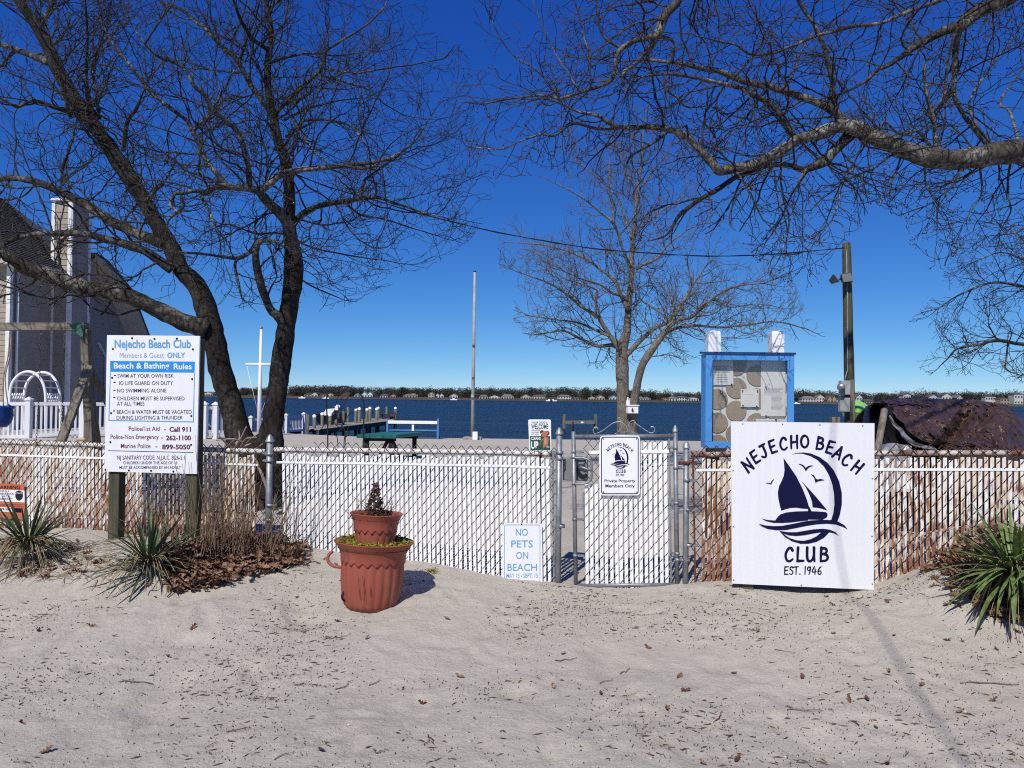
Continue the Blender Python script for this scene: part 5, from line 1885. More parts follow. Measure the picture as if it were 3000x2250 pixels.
for x0, y0, x1, y1 in [(1035, 1520, 985, 1468), (1050, 1520, 1000, 1500), (1095, 1510, 1096, 1405), (1100, 1500, 1090, 1415), (1120, 1500, 1137, 1435), (1125, 1505, 1145, 1445), (1080, 1500, 1062, 1440)]:
    a, b = P(x0 + 8, y0 + 16, PY), P(x1 + 8, y1 + 16, PY - .03)
    lines.append((smooth_line([a, a.lerp(b, .5) + Vector((.008, 0, .012)), b], 3)[:6], [.0024, .0022, .002, .0018, .0016, .0014]))
for pts, rad in lines:
    mb.tube(pts, rad[:len(pts)], 4, False)
mb.build('dead_stem', M['deadplant'], up, kind='stuff')


def cone():
    t = r.random() ** 1.6
    a = r.uniform(0, 6.28)
    rr = (1 - t) * .07 * r.random() ** .5 + .012
    return tb + Vector((.004 + rr * math.cos(a), rr * math.sin(a), -.01 + .24 * t))


leaves(cone, 360, .021, r, .55, 1.0).build('dead_leaf', M['deadplant'], up, kind='stuff')


def flat():
    a = r.uniform(0, 6.28)
    rr = ur * .88 * r.random() ** .5
    return tb + Vector((rr * math.cos(a), rr * math.sin(a), r.uniform(0, .022)))


leaves(flat, 260, .012, r, .5, .8).build('litter', M['deadplant'], up, kind='stuff')
# a sprig of sedum fallen beside the pot
q = P(1262, 1722, 5.72)
qz = H(q.x, q.y)
leaves(lambda: Vector((q.x + r.gauss(0, .03), q.y + r.gauss(0, .02), qz + abs(r.gauss(0, .014)))), 110, .010, r, .8).build('sedum_sprig', M['sedum'], label='small yellowish sedum sprig fallen on the sand right of the planters', cat='plant')

# ================================================================ yuccas
def ground_at(px, py, ymax=6.9):
    """march a pixel's ray to the sand"""
    d = P(px, py, 1.0) - CAM
    t = 2.6
    while t < ymax:
        p = CAM + d * t
        if p.z < H(p.x, p.y):
            lo, hi = t - .06, t
            for _ in range(7):
                m_ = (lo + hi) / 2
                p = CAM + d * m_
                if p.z < H(p.x, p.y):
                    hi = m_
                else:
                    lo = m_
            return CAM + d * hi
        t += .06
    return None



def leaf_blade(name, mt, L, wd, bend, fold=.3, seg=7):
    """one sword leaf along +x from the origin, bending down"""
    vs, fs = [], []
    for i in range(seg + 1):
        t = i / seg
        a = bend * t * t
        x = L * (t - .12 * bend * t * t * t)
        z = -L * bend * .5 * t * t
        w_ = wd * (math.sin(math.pi * min(1, .12 + t * .88)) ** .55) * (1 - t ** 4) + .0004
        w_ = wd * (.55 + .45 * math.sin(math.pi * min(.5, t))) * (1 - t ** 3.2) + .0005
        vs += [(x, -w_ / 2, z + fold * w_ * .5), (x, 0, z), (x, w_ / 2, z + fold * w_ * .5)]
    for i in range(seg):
        o = i * 3
        fs += [(o, o + 3, o + 4, o + 1), (o + 1, o + 4, o + 5, o + 2)]
    me = bpy.data.meshes.new(name)
    me.from_pydata(vs, [], fs)
    me.polygons.foreach_set('use_smooth', [True] * len(fs))
    me.materials.append(mt)
    return me


def yucca(px, py, Y, label, seed, n, L, wd, mt, skirt=80, el=(-8, 80), hz=.0, bend=(.1, .5)):
    r = random.Random(seed)
    c = ground_at(px, py)
    g = H(c.x, c.y)
    c = Vector((c.x, c.y, g + .02 + hz))
    root = thing('yucca', (c.x, c.y, g), label, 'yucca')
    ms = [leaf_blade('leaf', mt, 1.0, wd / L, b) for b in (bend[0], (bend[0] + bend[1]) / 2, bend[1])]
    for i in range(n):
        az = i * 2.39996 + r.uniform(-.25, .25)
        e = R(lerp(el[0], el[1], ((i + .5) / n) ** .9) + r.uniform(-7, 7))
        m = ms[0] if e > R(50) else ms[1] if e > R(20) else ms[2]
        o = put('leaf', m, root, loc=c + Vector((math.cos(az) * .02, math.sin(az) * .02, r.uniform(-.02, .04))), rot=(r.uniform(-.3, .3), -e, az))
        s = L * r.uniform(.72, 1.1)
        o.scale = (s, s, s)
    mb = MB()
    for i in range(skirt):
        az = r.uniform(0, 6.283)
        l = L * r.uniform(.35, .85)
        p0 = c + Vector((0, 0, r.uniform(-.03, .05)))
        d = Vector((math.cos(az), math.sin(az), 0))
        p1 = p0 + d * l * .45 + Vector((0, 0, .04))
        e = p0 + d * l
        p2 = Vector((e.x, e.y, H0(e.x, e.y) + r.uniform(.01, .03)))
        if p2.y > FY(p2.x) - .03:
            continue
        q = smooth_line([p0, p1, p2], 3)
        mb.tube(q, [.0045 * (1 - .1 * k) for k in range(len(q))], 3, False)
    mb.build('dead_skirt', M['straw'], root, kind='stuff')
    return root


yucca(80, 1650, 6.18, 'spiky green yucca at the left edge below the watch sign', 1, 84, .44, .021, M['yucca'], 170, (-5, 66), .10)
yucca(436, 1685, 5.86, 'dark green yucca in front of the rules sign among oak leaves', 2, 84, .46, .021, M['yucca'], 60, (-14, 66), .06)
yucca(2975, 1762, 4.72, 'large bright green yucca at the right edge over brown leaves', 3, 150, .43, .032, M['yucca2'], 50, (-26, 64), .14, (.2, .8))
yucca(3100, 1760, 4.75, 'bright green yucca cut by the right edge behind the larger one', 4, 60, .40, .033, M['yucca2'], 10, (-20, 70), .22, (.15, .7))

# ================================================================ leaf litter, dead stems
def oak_poly(r):
    half = [(0, 0), (.10, .035), (.22, .16), (.30, .07), (.42, .25), (.52, .09), (.66, .27), (.74, .10), (.87, .16), (1, .0)]
    top = [(x, y * r.uniform(.8, 1.2)) for x, y in half]
    bot = [(x, -y * r.uniform(.8, 1.2)) for x, y in half[1:-1]][::-1]
    return top + bot


def oak_mesh_data(r, curl):
    poly = oak_poly(r)
    n = len(poly)
    vs = [(x, y, curl * ((x - .5) ** 2 * 1.2 + abs(y) * .9 - .1) + r.uniform(-.03, .03)) for x, y in poly] + [(.5, 0, -curl * .1)]
    fs = [(i, (i + 1) % n, n) for i in range(n)]
    return vs, fs


OAKS = []
ro = random.Random(6)
for i in range(6):
    OAKS.append(oak_mesh_data(ro, ro.uniform(.2, .9)))


def litter(name, label, polypx, n, size, seed, mt, depth_fn, pile=.05):
    r = random.Random(seed)
    vs, fs = [], []
    minx, maxx = min(p[0] for p in polypx), max(p[0] for p in polypx)
    miny, maxy = min(p[1] for p in polypx), max(p[1] for p in polypx)
    k = 0
    while k < n:
        x, y = r.uniform(minx, maxx), r.uniform(miny, maxy)
        if not inpoly(x, y, polypx):
            continue
        k += 1
        x += r.gauss(0, 9) * (4 if r.random() < .12 else 1)
        y += r.gauss(0, 4) * (4 if r.random() < .12 else 1)
        g = ground_at(x, y)
        if g is None or g.y > FY(g.x) - .03:
            continue
        s = size * r.uniform(.6, 1.2)
        rot = Matrix.Rotation(r.uniform(0, 6.28), 3, 'Z') @ Matrix.Rotation(r.gauss(0, .42), 3, 'X') @ Matrix.Rotation(r.gauss(0, .32), 3, 'Y')
        v, f = r.choice(OAKS)
        o = len(vs)
        c = g + Vector((0, 0, .004 + r.random() * pile))
        vs += [tuple(c + rot @ (Vector(q) - Vector((.5, 0, 0))) * s) for q in v]
        fs += [tuple(i + o for i in q) for q in f]
    mb = MB()
    mb.add(vs, fs)
    return mb.build(name, mt, kind='stuff', label=label, cat='leaves')


litter('leaf_litter', 'drift of brown oak leaves under the dead stems', [(470, 1625), (560, 1605), (700, 1575), (830, 1590), (905, 1612), (880, 1650), (800, 1680), (700, 1700), (600, 1735), (510, 1740), (470, 1690)], 1050, .10, 1, M['oak'], None, .07)
litter('leaf_litter', 'brown oak leaves heaped under the right-hand yucca and along the fence', [(2690, 1672), (2770, 1625), (2850, 1560), (2960, 1560), (3000, 1600), (3000, 1850), (2950, 1830), (2880, 1800), (2800, 1740), (2740, 1690)], 560, .092, 2, M['oak'], None, .05)
litter('leaf_litter', 'few dark leaves caught beside the left-hand yucca', [(60, 1590), (250, 1585), (300, 1650), (200, 1700), (40, 1690)], 60, .07, 3, M['oak2'], None, .02)

# dead stems: one clump at the post and the sign
r = random.Random(9)
c = ground_at(700, 1600)
clump = thing('dead_stem_clump', (c.x, c.y, c.z), 'clump of tall dry brown stems growing by the fence post', 'dry plant')
mb = MB()
lines = []
for i in range(210):
    px = r.choice([r.uniform(520, 800), r.uniform(560, 720), r.uniform(640, 830), r.uniform(400, 520)])
    g = ground_at(px, r.uniform(1570, 1660))
    if g is None or g.y > FY(g.x) - .04:
        g = Vector((FP(px, 1580).x, 0, 0))
        g.y = FY(g.x) - r.uniform(.06, .35)
        g.z = H(g.x, g.y)
    h = (.18 + .55 * r.random() ** 1.7) * (1.15 if 520 < px < 740 else .8)
    d = Vector((r.gauss(.03, .11), r.gauss(0, .05), 1)).normalized()
    if px > 760:
        d = Vector((r.gauss(.25, .12), r.gauss(-.05, .04), 1)).normalized()
    q = [g - Vector((0, 0, .03))]
    for k in range(6):
        d = (d + Vector((r.gauss(0, .035), r.gauss(0, .03), 0))).normalized()
        q.append(q[-1] + d * h / 6)
    rr = r.uniform(.0026, .0055)
    lines.append((q, [rr * (1 - .09 * k) for k in range(7)]))
    if r.random() < .3:
        p = q[r.randint(2, 5)]
        dd = Vector((r.gauss(0, .6), r.gauss(0, .3), .7)).normalized()
        lines.append(([p + dd * .03 * k for k in range(7)], [.002] * 7))
for x0, y0, x1, y1 in [(820, 1650, 870, 1330), (840, 1640, 900, 1340), (835, 1650, 925, 1360), (825, 1650, 850, 1380), (595, 1560, 575, 1275), (560, 1560, 510, 1325), (610, 1550, 600, 1320), (545, 1740, 620, 1600)]:
    a, b = P(x0, y0, 6.0), P(x1, y1, 6.05 if x0 < 700 else 6.1)
    if y0 == 1740:
        a, b = ground_at(490, 1752) + Vector((0, 0, .01)), P(622, 1598, 5.8)
    lines.append(([a.lerp(b, k / 6) + Vector((.012 * math.sin(k), 0, 0)) for k in range(7)], [.0042 * (1 - .1 * k) for k in range(7)]))
V, F = tubes_np([([tuple(p) for p in q], rad) for q, rad in lines], 5)
put('stem', np_mesh('stem', V, F, M['stem']), clump, kind='stuff')
lines = []
for i in range(620):
    px = r.choice([r.uniform(500, 900), r.uniform(560, 860)])
    g = ground_at(px, r.uniform(1585, 1660))
    if g is None or g.y > FY(g.x) - .03:
        continue
    d = Vector((r.gauss(0, 1), r.gauss(0, .6), abs(r.gauss(.5, .5)))).normalized()
    q = [g]
    for k in range(7):
        d = (d + Vector((r.gauss(0, .45), r.gauss(0, .35), r.gauss(-.12, .35)))).normalized()
        n_ = q[-1] + d * r.uniform(.015, .035)
        n_.z = max(n_.z, H0(n_.x, n_.y) + .005)
        q.append(n_)
    lines.append(([tuple(p) for p in q], [r.uniform(.0016, .0034)] * 8))
V, F = tubes_np(lines, 4)
put('tangle', np_mesh('tangle', V, F, M['tangle']), clump, kind='stuff')
V, F = tubes_np(lines[:70] and [([(x + .01, y - .02, z + .01) for x, y, z in q], [.0022] * 8) for q, _ in lines[:80]], 4)
put('pale_strand', np_mesh('pale_strand', V, F, M['straw']), clump, kind='stuff')
# sprawling dry straw beside the left yucca
r = random.Random(19)
lines = []
for i in range(170):
    g = ground_at(r.uniform(20, 320), r.uniform(1585, 1700))
    if g is None or g.y > FY(g.x) - .05:
        continue
    az = r.gauss(.2, .9) if r.random() < .6 else r.uniform(0, 6.28)
    d = Vector((math.cos(az), math.sin(az) * .8, 0))
    L = r.uniform(.08, .3)
    q = []
    for k in range(6):
        p = g + d * L * k / 5
        p.z = H(p.x, p.y) + .004 + .03 * math.sin(math.pi * k / 5) * r.random()
        q.append(tuple(p))
    lines.append((q, [.0028, .0027, .0025, .0022, .002, .0015]))
V, F = tubes_np(lines, 3)
put('dry_straw', np_mesh('dry_straw', V, F, M['straw']), kind='stuff', label='bleached straw sprawling on the sand by the left yucca', cat='straw')

# ================================================================ things lying on the sand
r = random.Random(23)
vs, fs = [], []
k = 0
while k < 11000:
    x, y = r.uniform(-4.6, 3.9), 2.7 + 3.4 * r.random()
    dn = noise.noise(Vector((x * 1.1, y * 1.3, 3))) + .25 * sstep(0, 3, x) + .12 * sstep(5.4, 4.2, y)
    if r.random() > .10 + 1.9 * dn or y > FY(x) - .1:
        continue
    k += 1
    if r.random() < .82:
        L, wd = r.uniform(.0012, .0055), r.uniform(.001, .003)
    else:
        L, wd = r.uniform(.008, .028), r.uniform(.001, .0022)
    a = r.gauss(0, 1.1)
    z = H(x, y) + r.uniform(.0015, .004)
    ca, sa = math.cos(a) * L, math.sin(a) * L
    na, nb = -math.sin(a) * wd, math.cos(a) * wd
    o = len(vs)
    up_ = r.uniform(.001, .006)
    vs += [(x - ca, y - sa, z), (x + na, y + nb, z + up_), (x + ca, y + sa, z + r.uniform(0, up_)), (x - na, y - nb, z + .001), (x, y, z - .004)]
    fs += [(o, o + 3, o + 1), (o + 3, o + 2, o + 1), (o, o + 1, o + 4), (o + 1, o + 2, o + 4), (o + 2, o + 3, o + 4), (o + 3, o, o + 4)]
mb = MB()
mb.add(vs, fs)
mb.build('sand_debris', M['debris'], kind='stuff', label='dark specks of bark, bud scales and needles scattered over the sand', cat='debris')
vs, fs = [], []
for i in range(260):
    x, y = r.uniform(-4.4, 3.8), 2.7 + 3.2 * r.random()
    if y > FY(x) - .1:
        continue
    z = H(x, y)
    s = r.uniform(.003, .008)
    o = len(vs)
    vs += [(x - s, y, z), (x, y - s, z), (x + s, y, z), (x, y + s, z), (x, y, z + s * .8)]
    fs += [(o, o + 1, o + 4), (o + 1, o + 2, o + 4), (o + 2, o + 3, o + 4), (o + 3, o, o + 4)]
mb = MB()
mb.add(vs, fs)
M['shell'] = mat('shell_chip', (.62, .58, .50), .7, (.35, .3, .25), 200)
mb.build('shell_chips', M['shell'], kind='stuff', label='tiny pale shell chips and pebbles on the sand', cat='pebbles')
def zone(x, y):
    if y < 1720 and x < 1200:
        return 'between the leaf drift and the planters'
    if x < 700:
        return 'below the two left yuccas' if y < 1900 else 'in the bottom left foreground'
    if x < 1350:
        return 'in front of the planters' if y < 1960 else 'far below the planters'
    if x < 2070:
        return 'in front of the gate' if y < 1960 else 'far below the gate'
    if x < 2640:
        return 'in front of the big club sign' if y < 1900 else 'far below the big club sign'
    return 'beside the right-hand yucca' if y < 1900 else 'in the bottom right foreground'


oak_me = []
for i, (v, f) in enumerate(OAKS):
    me = bpy.data.meshes.new('fallen_leaf')
    me.from_pydata([(a - .5, b, c) for a, b, c in v], [], f)
    me.materials.append(M['oak2'] if i % 2 else M['oak'])
    oak_me.append(me)
spots = [(335, 1866), (265, 1836), (565, 1842), (113, 1850), (490, 1925), (148, 1970), (830, 1932), (990, 1822), (870, 1752), (1075, 1872), (1650, 1918), (1795, 1848), (1620, 2015), (1760, 2035), (1955, 2080), (2010, 2025), (1990, 1985),
         (2150, 1975), (2220, 1852), (2065, 1795), (2440, 1775), (2480, 1825), (2600, 1765), (2620, 1865), (2440, 1858), (2775, 1878), (2820, 1882), (2870, 1845), (2605, 1968), (2540, 2050), (2490, 2055), (2565, 2135), (2910, 2055), (2160, 2228), (2060, 2240), (2600, 2240),
         (135, 2205), (60, 2120), (1310, 1815), (1900, 1900), (2130, 1800), (940, 2200), (455, 1752), (2920, 1905), (2700, 2010), (2420, 1750), (2125, 1735), (2150, 1745), (1345, 1985), (1240, 2065), (2810, 2090), (2350, 1985), (950, 1640), (985, 1655), (930, 1652), (2730, 1720), (2660, 1700)]
for i, (x, y) in enumerate(spots):
    g = ground_at(x, y)
    if g is None:
        continue
    o = put('fallen_leaf', oak_me[i % 6], loc=g + Vector((0, 0, .008)), rot=(r.gauss(0, .4), r.gauss(0, .3), r.uniform(0, 6.28)), label='curled brown leaf lying on the sand ' + zone(x, y), cat='leaf', group='loose leaves ' + zone(x, y))
    s = r.uniform(.035, .062)
    o.scale = (s, s, s)
tw = [(395, 2000, 95, .1, 4), (1010, 1655 + 355, 60, .6, 2.5), (1100, 2005, 45, .7, 2.5), (700, 2140, 75, .45, 3), (830, 2215, 70, .5, 3), (620, 2185, 45, .7, 2), (1830, 1970, 40, .5, 3), (2110, 2100, 60, .7, 3), (2360, 2085, 110, -.05, 3), (1780, 2000, 60, .6, 2), (2900, 2005, 160, -.05, 4), (1260, 2170, 55, -1.0, 3), (1250, 2175, 45, 1.1, 2.5), (1120, 2205, 40, .5, 2.5), (1940, 2215, 40, -.9, 2.5), (120, 1810, 60, 1.4, 2), (140, 1800, 70, -.1, 2), (1000, 1870, 60, .3, 2), (2300, 1910, 50, -.3, 2), (1660, 1935, 70, .2, 2.5)]
for i, (x, y, L, a, wd) in enumerate(tw):
    g = ground_at(x, y)
    if g is None:
        continue
    l = L * g.y / FPX
    d = Vector((math.cos(a), math.sin(a) * 1.6, 0)).normalized() * l
    q = []
    for k in range(6):
        p = g + d * (k / 5 - .5) + Vector((r.gauss(0, .006), r.gauss(0, .006), 0))
        p.z = H(p.x, p.y) + .005 + .004 * k / 5
        q.append(p)
    mb = MB()
    rr = wd * g.y / FPX * .6
    mb.tube(q, [rr * (1 - .1 * k) for k in range(6)], 5)
    mb.build('twig', M['oak2'] if i % 2 else M['wood'], label='thin dry twig lying flat on the sand ' + zone(x, y), cat='twig', group='twigs ' + zone(x, y))

# ================================================================ notice board
def C5(x, y):                 # a zoomed frame used while measuring
    return (2000 + x / 2.765, 900 + y / 2.765)


YN = 7.35
M['blue'] = mat('bright_blue_paint', (.075, .28, .64), .45, (.06, .24, .57), 5)
M['blue_d'] = mat('dark_blue_edge', (.02, .05, .16), .5)
M['cork'] = mat('cork_disc', (.36, .275, .20), .95, (.25, .19, .14), 90, bump=.4, bscale=200)
M['paper'] = mat('paper', (.66, .66, .64), .8, (.58, .58, .56), 6)
M['pgrey'] = mat('grey_print', (.24, .24, .26), .8)
a = P(*C5(190, 345), YN)
b = P(*C5(906, 352), YN)
z1 = a.z
z0 = P(*C5(190, 1142), YN).z
x0, x1 = a.x, b.x
dp = .16
nb = thing('notice_board', ((x0 + x1) / 2, YN + .1, H0(x0, YN)), 'bright blue glazed notice board on two white-topped posts', 'notice board')
fw = .063
wz = z1 - .035
mb = MB()
mb.box(((x0 + x1) / 2, YN + .012, wz - fw / 2), (x1 - x0, .024, fw), bev=.003)
mb.box(((x0 + x1) / 2, YN + .012, z0 + fw / 2), (x1 - x0, .024, fw), bev=.003)
for x in (x0 + fw / 2, x1 - fw / 2):
    mb.box((x, YN + .012, (wz + z0) / 2), (fw, .0235, wz - z0 - 2 * fw), bev=.003)
mb.build('door_frame', M['blue'], nb)
mb = MB()
t_ = .018
for x in (x0 + t_ / 2, x1 - t_ / 2):
    mb.box((x, YN + .026 + dp / 2, (wz + z0) / 2), (t_, dp - .004, wz - z0))
mb.box(((x0 + x1) / 2, YN + .026 + dp / 2, z0 + t_ / 2), (x1 - x0 - 2 * t_, dp - .006, t_))
mb.build('cabinet', M['blue'], nb)
mb = MB()
mb.prism([(x0 - .012, 0), (x1 + .012, 0), (x1 + .012, 1), (x0 - .012, 1)], lambda x, y, n: Vector((x, YN - .012 + y * (dp + .06), z1 - .018 + .012 * y + n)), .02)
mb.build('lid', M['blue_d'], nb)
mb = MB()
mb.box(((x0 + x1) / 2, YN + .11, (wz + z0) / 2), (x1 - x0 - 2 * t_ - .004, .012, wz - z0 - .03))
mb.build('back_panel', M['paper'], nb)
yb = YN + .1035
for cx, cy in [(432, 655), (432, 840), (280, 745), (280, 935), (600, 555), (600, 940), (432, 470), (280, 1115), (432, 1030), (600, 740), (600, 1110), (760, 650), (760, 840), (760, 1030)]:
    p = P(*C5(cx, cy), yb)
    mb = MB()
    rr = 84 / 2.765 * yb / FPX
    mb.lathe((p.x, yb, p.z), [(rr, 0), (rr, .008), (rr * .985, .0095), (.0005, .0095)], 28, ax=Matrix.Rotation(R(90), 3, 'X'), smooth=False)
    mb.build('cork_disc', M['cork'], nb)


def sheet(x0_, y0_, x1_, y1_, lines_, off):
    f = Face([(x0_, y0_), (x1_, y0_ + 2), (x1_ + 1, y1_), (x0_, y1_)], yb - off, yb - off, (2000, 900), 2.765)
    mb = MB()
    mb.prism([(0, 0), (0, 1), (1, 1), (1, 0)], f.at, .0008)
    o = mb.build('paper', M['paper'], nb)
    for (ta, tb, tv, th) in lines_:
        mb = MB()
        mb.prism([(ta, tv), (ta, tv + th), (tb, tv + th), (tb, tv)], lambda u, v, n: f.at(u, v, n + .0006), .0003)
        mb.build('printed_line', M['pgrey'], o)
    return f, o


f1, o1 = sheet(200, 385, 410, 630, [(.32, .78, .66 + .075 * i, .018) for i in range(4)], .016)
for s_, xa, xb, y in [('PLEASE HELP', 245, 372, 487), ('KEEP OUR', 262, 360, 508), ('BEACH CLEAN!', 250, 382, 529)]:
    f1.text(o1, s_, xa, xb, y, 13, M['pgrey'], .02)
rr_ = random.Random(2)
sheet(634, 424, 832, 884, [(.12 + (.3 if i > 6 else 0), .88 + rr_.uniform(-.1, .03), .50 + .02 * i, .006) for i in range(20)], .014)
sheet(470, 662, 615, 808, [(.2, .7, .3, .01)], .024)
sheet(575, 905, 830, 1010, [(.04, .9, .12 + .08 * i, .02) for i in range(6)], .02)
for cx, cy, mt in [(398, 625, 'black'), (485, 678, 'maroon'), (606, 678, 'maroon'), (488, 797, 'black'), (600, 803, 'black'), (676, 645, 'galv'), (677, 880, 'sedum'), (585, 912, 'sedum'), (757, 912, 'black'), (308, 682, 'navy'), (322, 697, 'black'), (334, 710, 'ltblue'), (343, 725, 'maroon'), (347, 740, 'maroon'), (350, 757, 'brown'), (349, 778, 'sedum')]:
    p = P(*C5(cx, cy), yb - .03)
    mb = MB()
    mb.lathe((p.x, yb - .03, p.z), [(.0005, -.010), (.0075, -.009), (.004, -.002), (.0075, .004), (.0005, .007)], 8, ax=Matrix.Rotation(R(90), 3, 'X'))
    mb.build('pin', M[mt], nb)
# pane
gm, t, bb = nodes_of('window_pane')
tr_ = N(t, 'ShaderNodeBsdfTransparent')
tr_.inputs[0].default_value = (.97, .97, .96, 1)
gl_ = N(t, 'ShaderNodeBsdfGlossy', Roughness=.03)
mx = N(t, 'ShaderNodeMixShader')
mx.inputs[0].default_value = .045
t.links.new(tr_.outputs[0], mx.inputs[1])
t.links.new(gl_.outputs[0], mx.inputs[2])
t.links.new(mx.outputs[0], t.nodes['Material Output'].inputs[0])
M['pane'] = gm
mb = MB()
mb.box(((x0 + x1) / 2, YN + .030, (wz + z0) / 2), (x1 - x0 - .06, .003, wz - z0 - .06))
mb.build('pane', M['pane'], nb)
for cx in (247, 757):
    p = P(*C5(cx, 190), YN + .14)
    wd = 102 / 2.765 * (YN + .14) / FPX
    yy = YN + .026 + dp + wd / 2 + .003
    k = yy / (YN + .14)
    p = P(*C5(cx, 190), yy)
    mb = MB()
    zt = p.z
    mb.lathe((p.x, yy, zt), [(wd * .7071, -.32), (wd * .7071, -.035), (wd * .62, -.012), (wd * .3, 0), (.001, .002)], 4, ax=Matrix.Rotation(R(45), 3, 'Z'), smooth=False)
    mb.build('post_sleeve', M['white'], nb)
    mb = MB()
    mb.box((p.x, yy, (zt - .32 + H0(p.x, yy) - .3) / 2), (wd * .9, wd * .9, zt - .32 - H0(p.x, yy) + .3))
    mb.build('post', M['wood_d'], nb)

# ================================================================ utility pole
YP = 11.0
a = P(2480, 712, YP)
b = P(2490, 1235, YP)
pole = thing('utility_pole', (b.x, b.y, H0(b.x, b.y)), 'dark weathered utility pole with floodlights and electric meter', 'pole')
mb = MB()
bb_ = Vector((b.x + .01, b.y, H0(b.x, b.y) - .4))
q = smooth_line([bb_, b, a.lerp(b, .5), a], 6)
mb.tube(q, [lerp(.082, .060, i / (len(q) - 1)) for i in range(len(q))], 14, True, .07, 6)
mb.build('mast', M['wood_d'], pole)
M['lampglass'] = mat('floodlight_glass', (.16, .18, .18), .2, (.12, .14, .14), 4)
M['bronze'] = mat('bronze_housing', (.045, .042, .04), .5)
for (cx, cy, yaw, pit, wd, hh) in [(2476, 817, 10, 12, .165, .135), (2441, 821, 70, 35, .14, .13)]:
    c = P(cx, cy, YP - .13)
    Rm = Matrix.Rotation(R(yaw), 3, 'Z') @ Matrix.Rotation(R(-pit), 3, 'X') @ Matrix.Rotation(R(-8), 3, 'Y')
    mb = MB()
    w2, h2 = wd / 2, hh / 2
    vs = [c + Rm @ Vector(v) for v in [(-w2, -.045, -h2), (w2, -.045, -h2), (w2, -.045, h2), (-w2, -.045, h2), (-w2 * .5, .045, -h2 * .5), (w2 * .5, .045, -h2 * .5), (w2 * .5, .045, h2 * .5), (-w2 * .5, .045, h2 * .5)]]
    mb.add(vs, [(4, 7, 6, 5), (0, 1, 5, 4), (1, 2, 6, 5), (2, 3, 7, 6), (3, 0, 4, 7), (0, 3, 2, 1)])
    o = mb.build('floodlight', M['bronze'], pole)
    mb = MB()
    mb.box(c + Rm @ Vector((0, -.05, 0)), (wd * .9, .008, hh * .88), Rm)
    mb.build('lens', M['lampglass'], o)
mb = MB()
mb.tube([P(2447, 822, YP - .1), P(2462, 818, YP - .1), P(2478, 816, YP - .05)], .014, 8)
mb.build('bracket', M['bronze'], pole)
M['meter'] = mat('grey_enamel', (.36, .37, .37), .45, (.29, .30, .30), 5)
c = P(2477, 1140, YP - .14)
mb = MB()
mb.box(P(2474, 1136, YP - .13), (.135, .09, .20), bev=.006)
mb.build('meter_box', M['meter'], pole)
mb = MB()
p = P(2464, 1134, YP - .2)
mb.lathe(p, [(.055, -.02), (.055, .03), (.045, .035), (.045, .09), (.036, .1), (.001, .102)], 18, ax=Matrix.Rotation(R(90), 3, 'X') @ Matrix.Rotation(R(-18), 3, 'Y'))
mb.build('meter', M['galv_l'], pole)
mb = MB()
mb.box(P(2473, 1186, YP - .13), (.142, .08, .20), bev=.006)
mb.build('switch_box', M['meter'], pole)
mb = MB()
mb.tube([P(2477, 1118, YP - .13), P(2477, 1105, YP - .11), P(2483, 1085, YP - .09), P(2483, 900, YP - .075), P(2480, 730, YP - .065)], .008, 8)
mb.build('conduit', M['galv'], pole)
mb = MB()
mb.bar(P(2495, 1112, YP - .12), P(2499, 1240, YP - .12), .055, .03, up=(0, -1, 0))
mb.build('backing_board', M['wood'], pole)
# overhead service cable
ca = P(2474, 727, YP - .08)
cpts = [ca]
ref = [(2474, 727), (2250, 745), (2000, 751), (1800, 742), (1500, 700), (1200, 610), (900, 485), (600, 345), (300, 235), (0, 198)]
ref = [(2474, 727), (2240, 746), (2100, 750), (1900, 742), (1695, 722), (1492, 687), (1295, 643), (1143, 600), (980, 553), (860, 510), (730, 467), (600, 423), (482, 381), (338, 333), (231, 289), (116, 249), (0, 200), (-300, 70), (-700, -120)]
n_ = len(ref)
q = [P(x, y, lerp(YP - .1, 8.4, i / (n_ - 1))) for i, (x, y) in enumerate(ref)]
mb = MB()
q = smooth_line(q, 6)
mb.tube(q, .0062, 6)
mb.tube([p + Vector((0, .009 * math.sin(i * .7), .009 * math.cos(i * .7))) for i, p in enumerate(q)], .0045, 5)
mb.build('overhead_cable', M['black'], label='twisted black service cable crossing the sky to the utility pole', cat='cable')

# ================================================================ kayak, boat and tarp pile
M['lime'] = mat('lime_plastic', (.30, .72, .06), .35, (.25, .62, .05), 4)
M['tarp'] = None
m_, t, b_ = nodes_of('brown_tarp')
f = noise_n(t, pos(t), 5, 5, .65)
t.links.new(ramp(t, f, [(.35, (.042, .023, .018)), (.65, (.075, .043, .035))]), b_.inputs['Base Color'])
b_.inputs['Roughness'].default_value = .42
b_.inputs['Specular IOR Level'].default_value = .45
v_ = N(t, 'ShaderNodeTexVoronoi', Scale=9.0)
t.links.new(pos(t), v_.inputs['Vector'])
bump_n(t, b_, math_n(t, 'ADD', noise_n(t, pos(t), 7, 3, .5), math_n(t, 'MULTIPLY', v_.outputs['Distance'], .5)), .8, .09)
M['tarp'] = m_
M['silver'] = mat('silver_tarp_lining', (.34, .34, .35), .32, (.20, .20, .21), 12, metal=.35, bump=.6, bscale=30, bdist=.01)
M['tarp_shade'] = mat('black_tarp_shade', (.012, .012, .014), .4, (.008, .008, .009), 8, bump=.5, bscale=14, bdist=.02)  # black colour stands for the shade inside the tarp pile


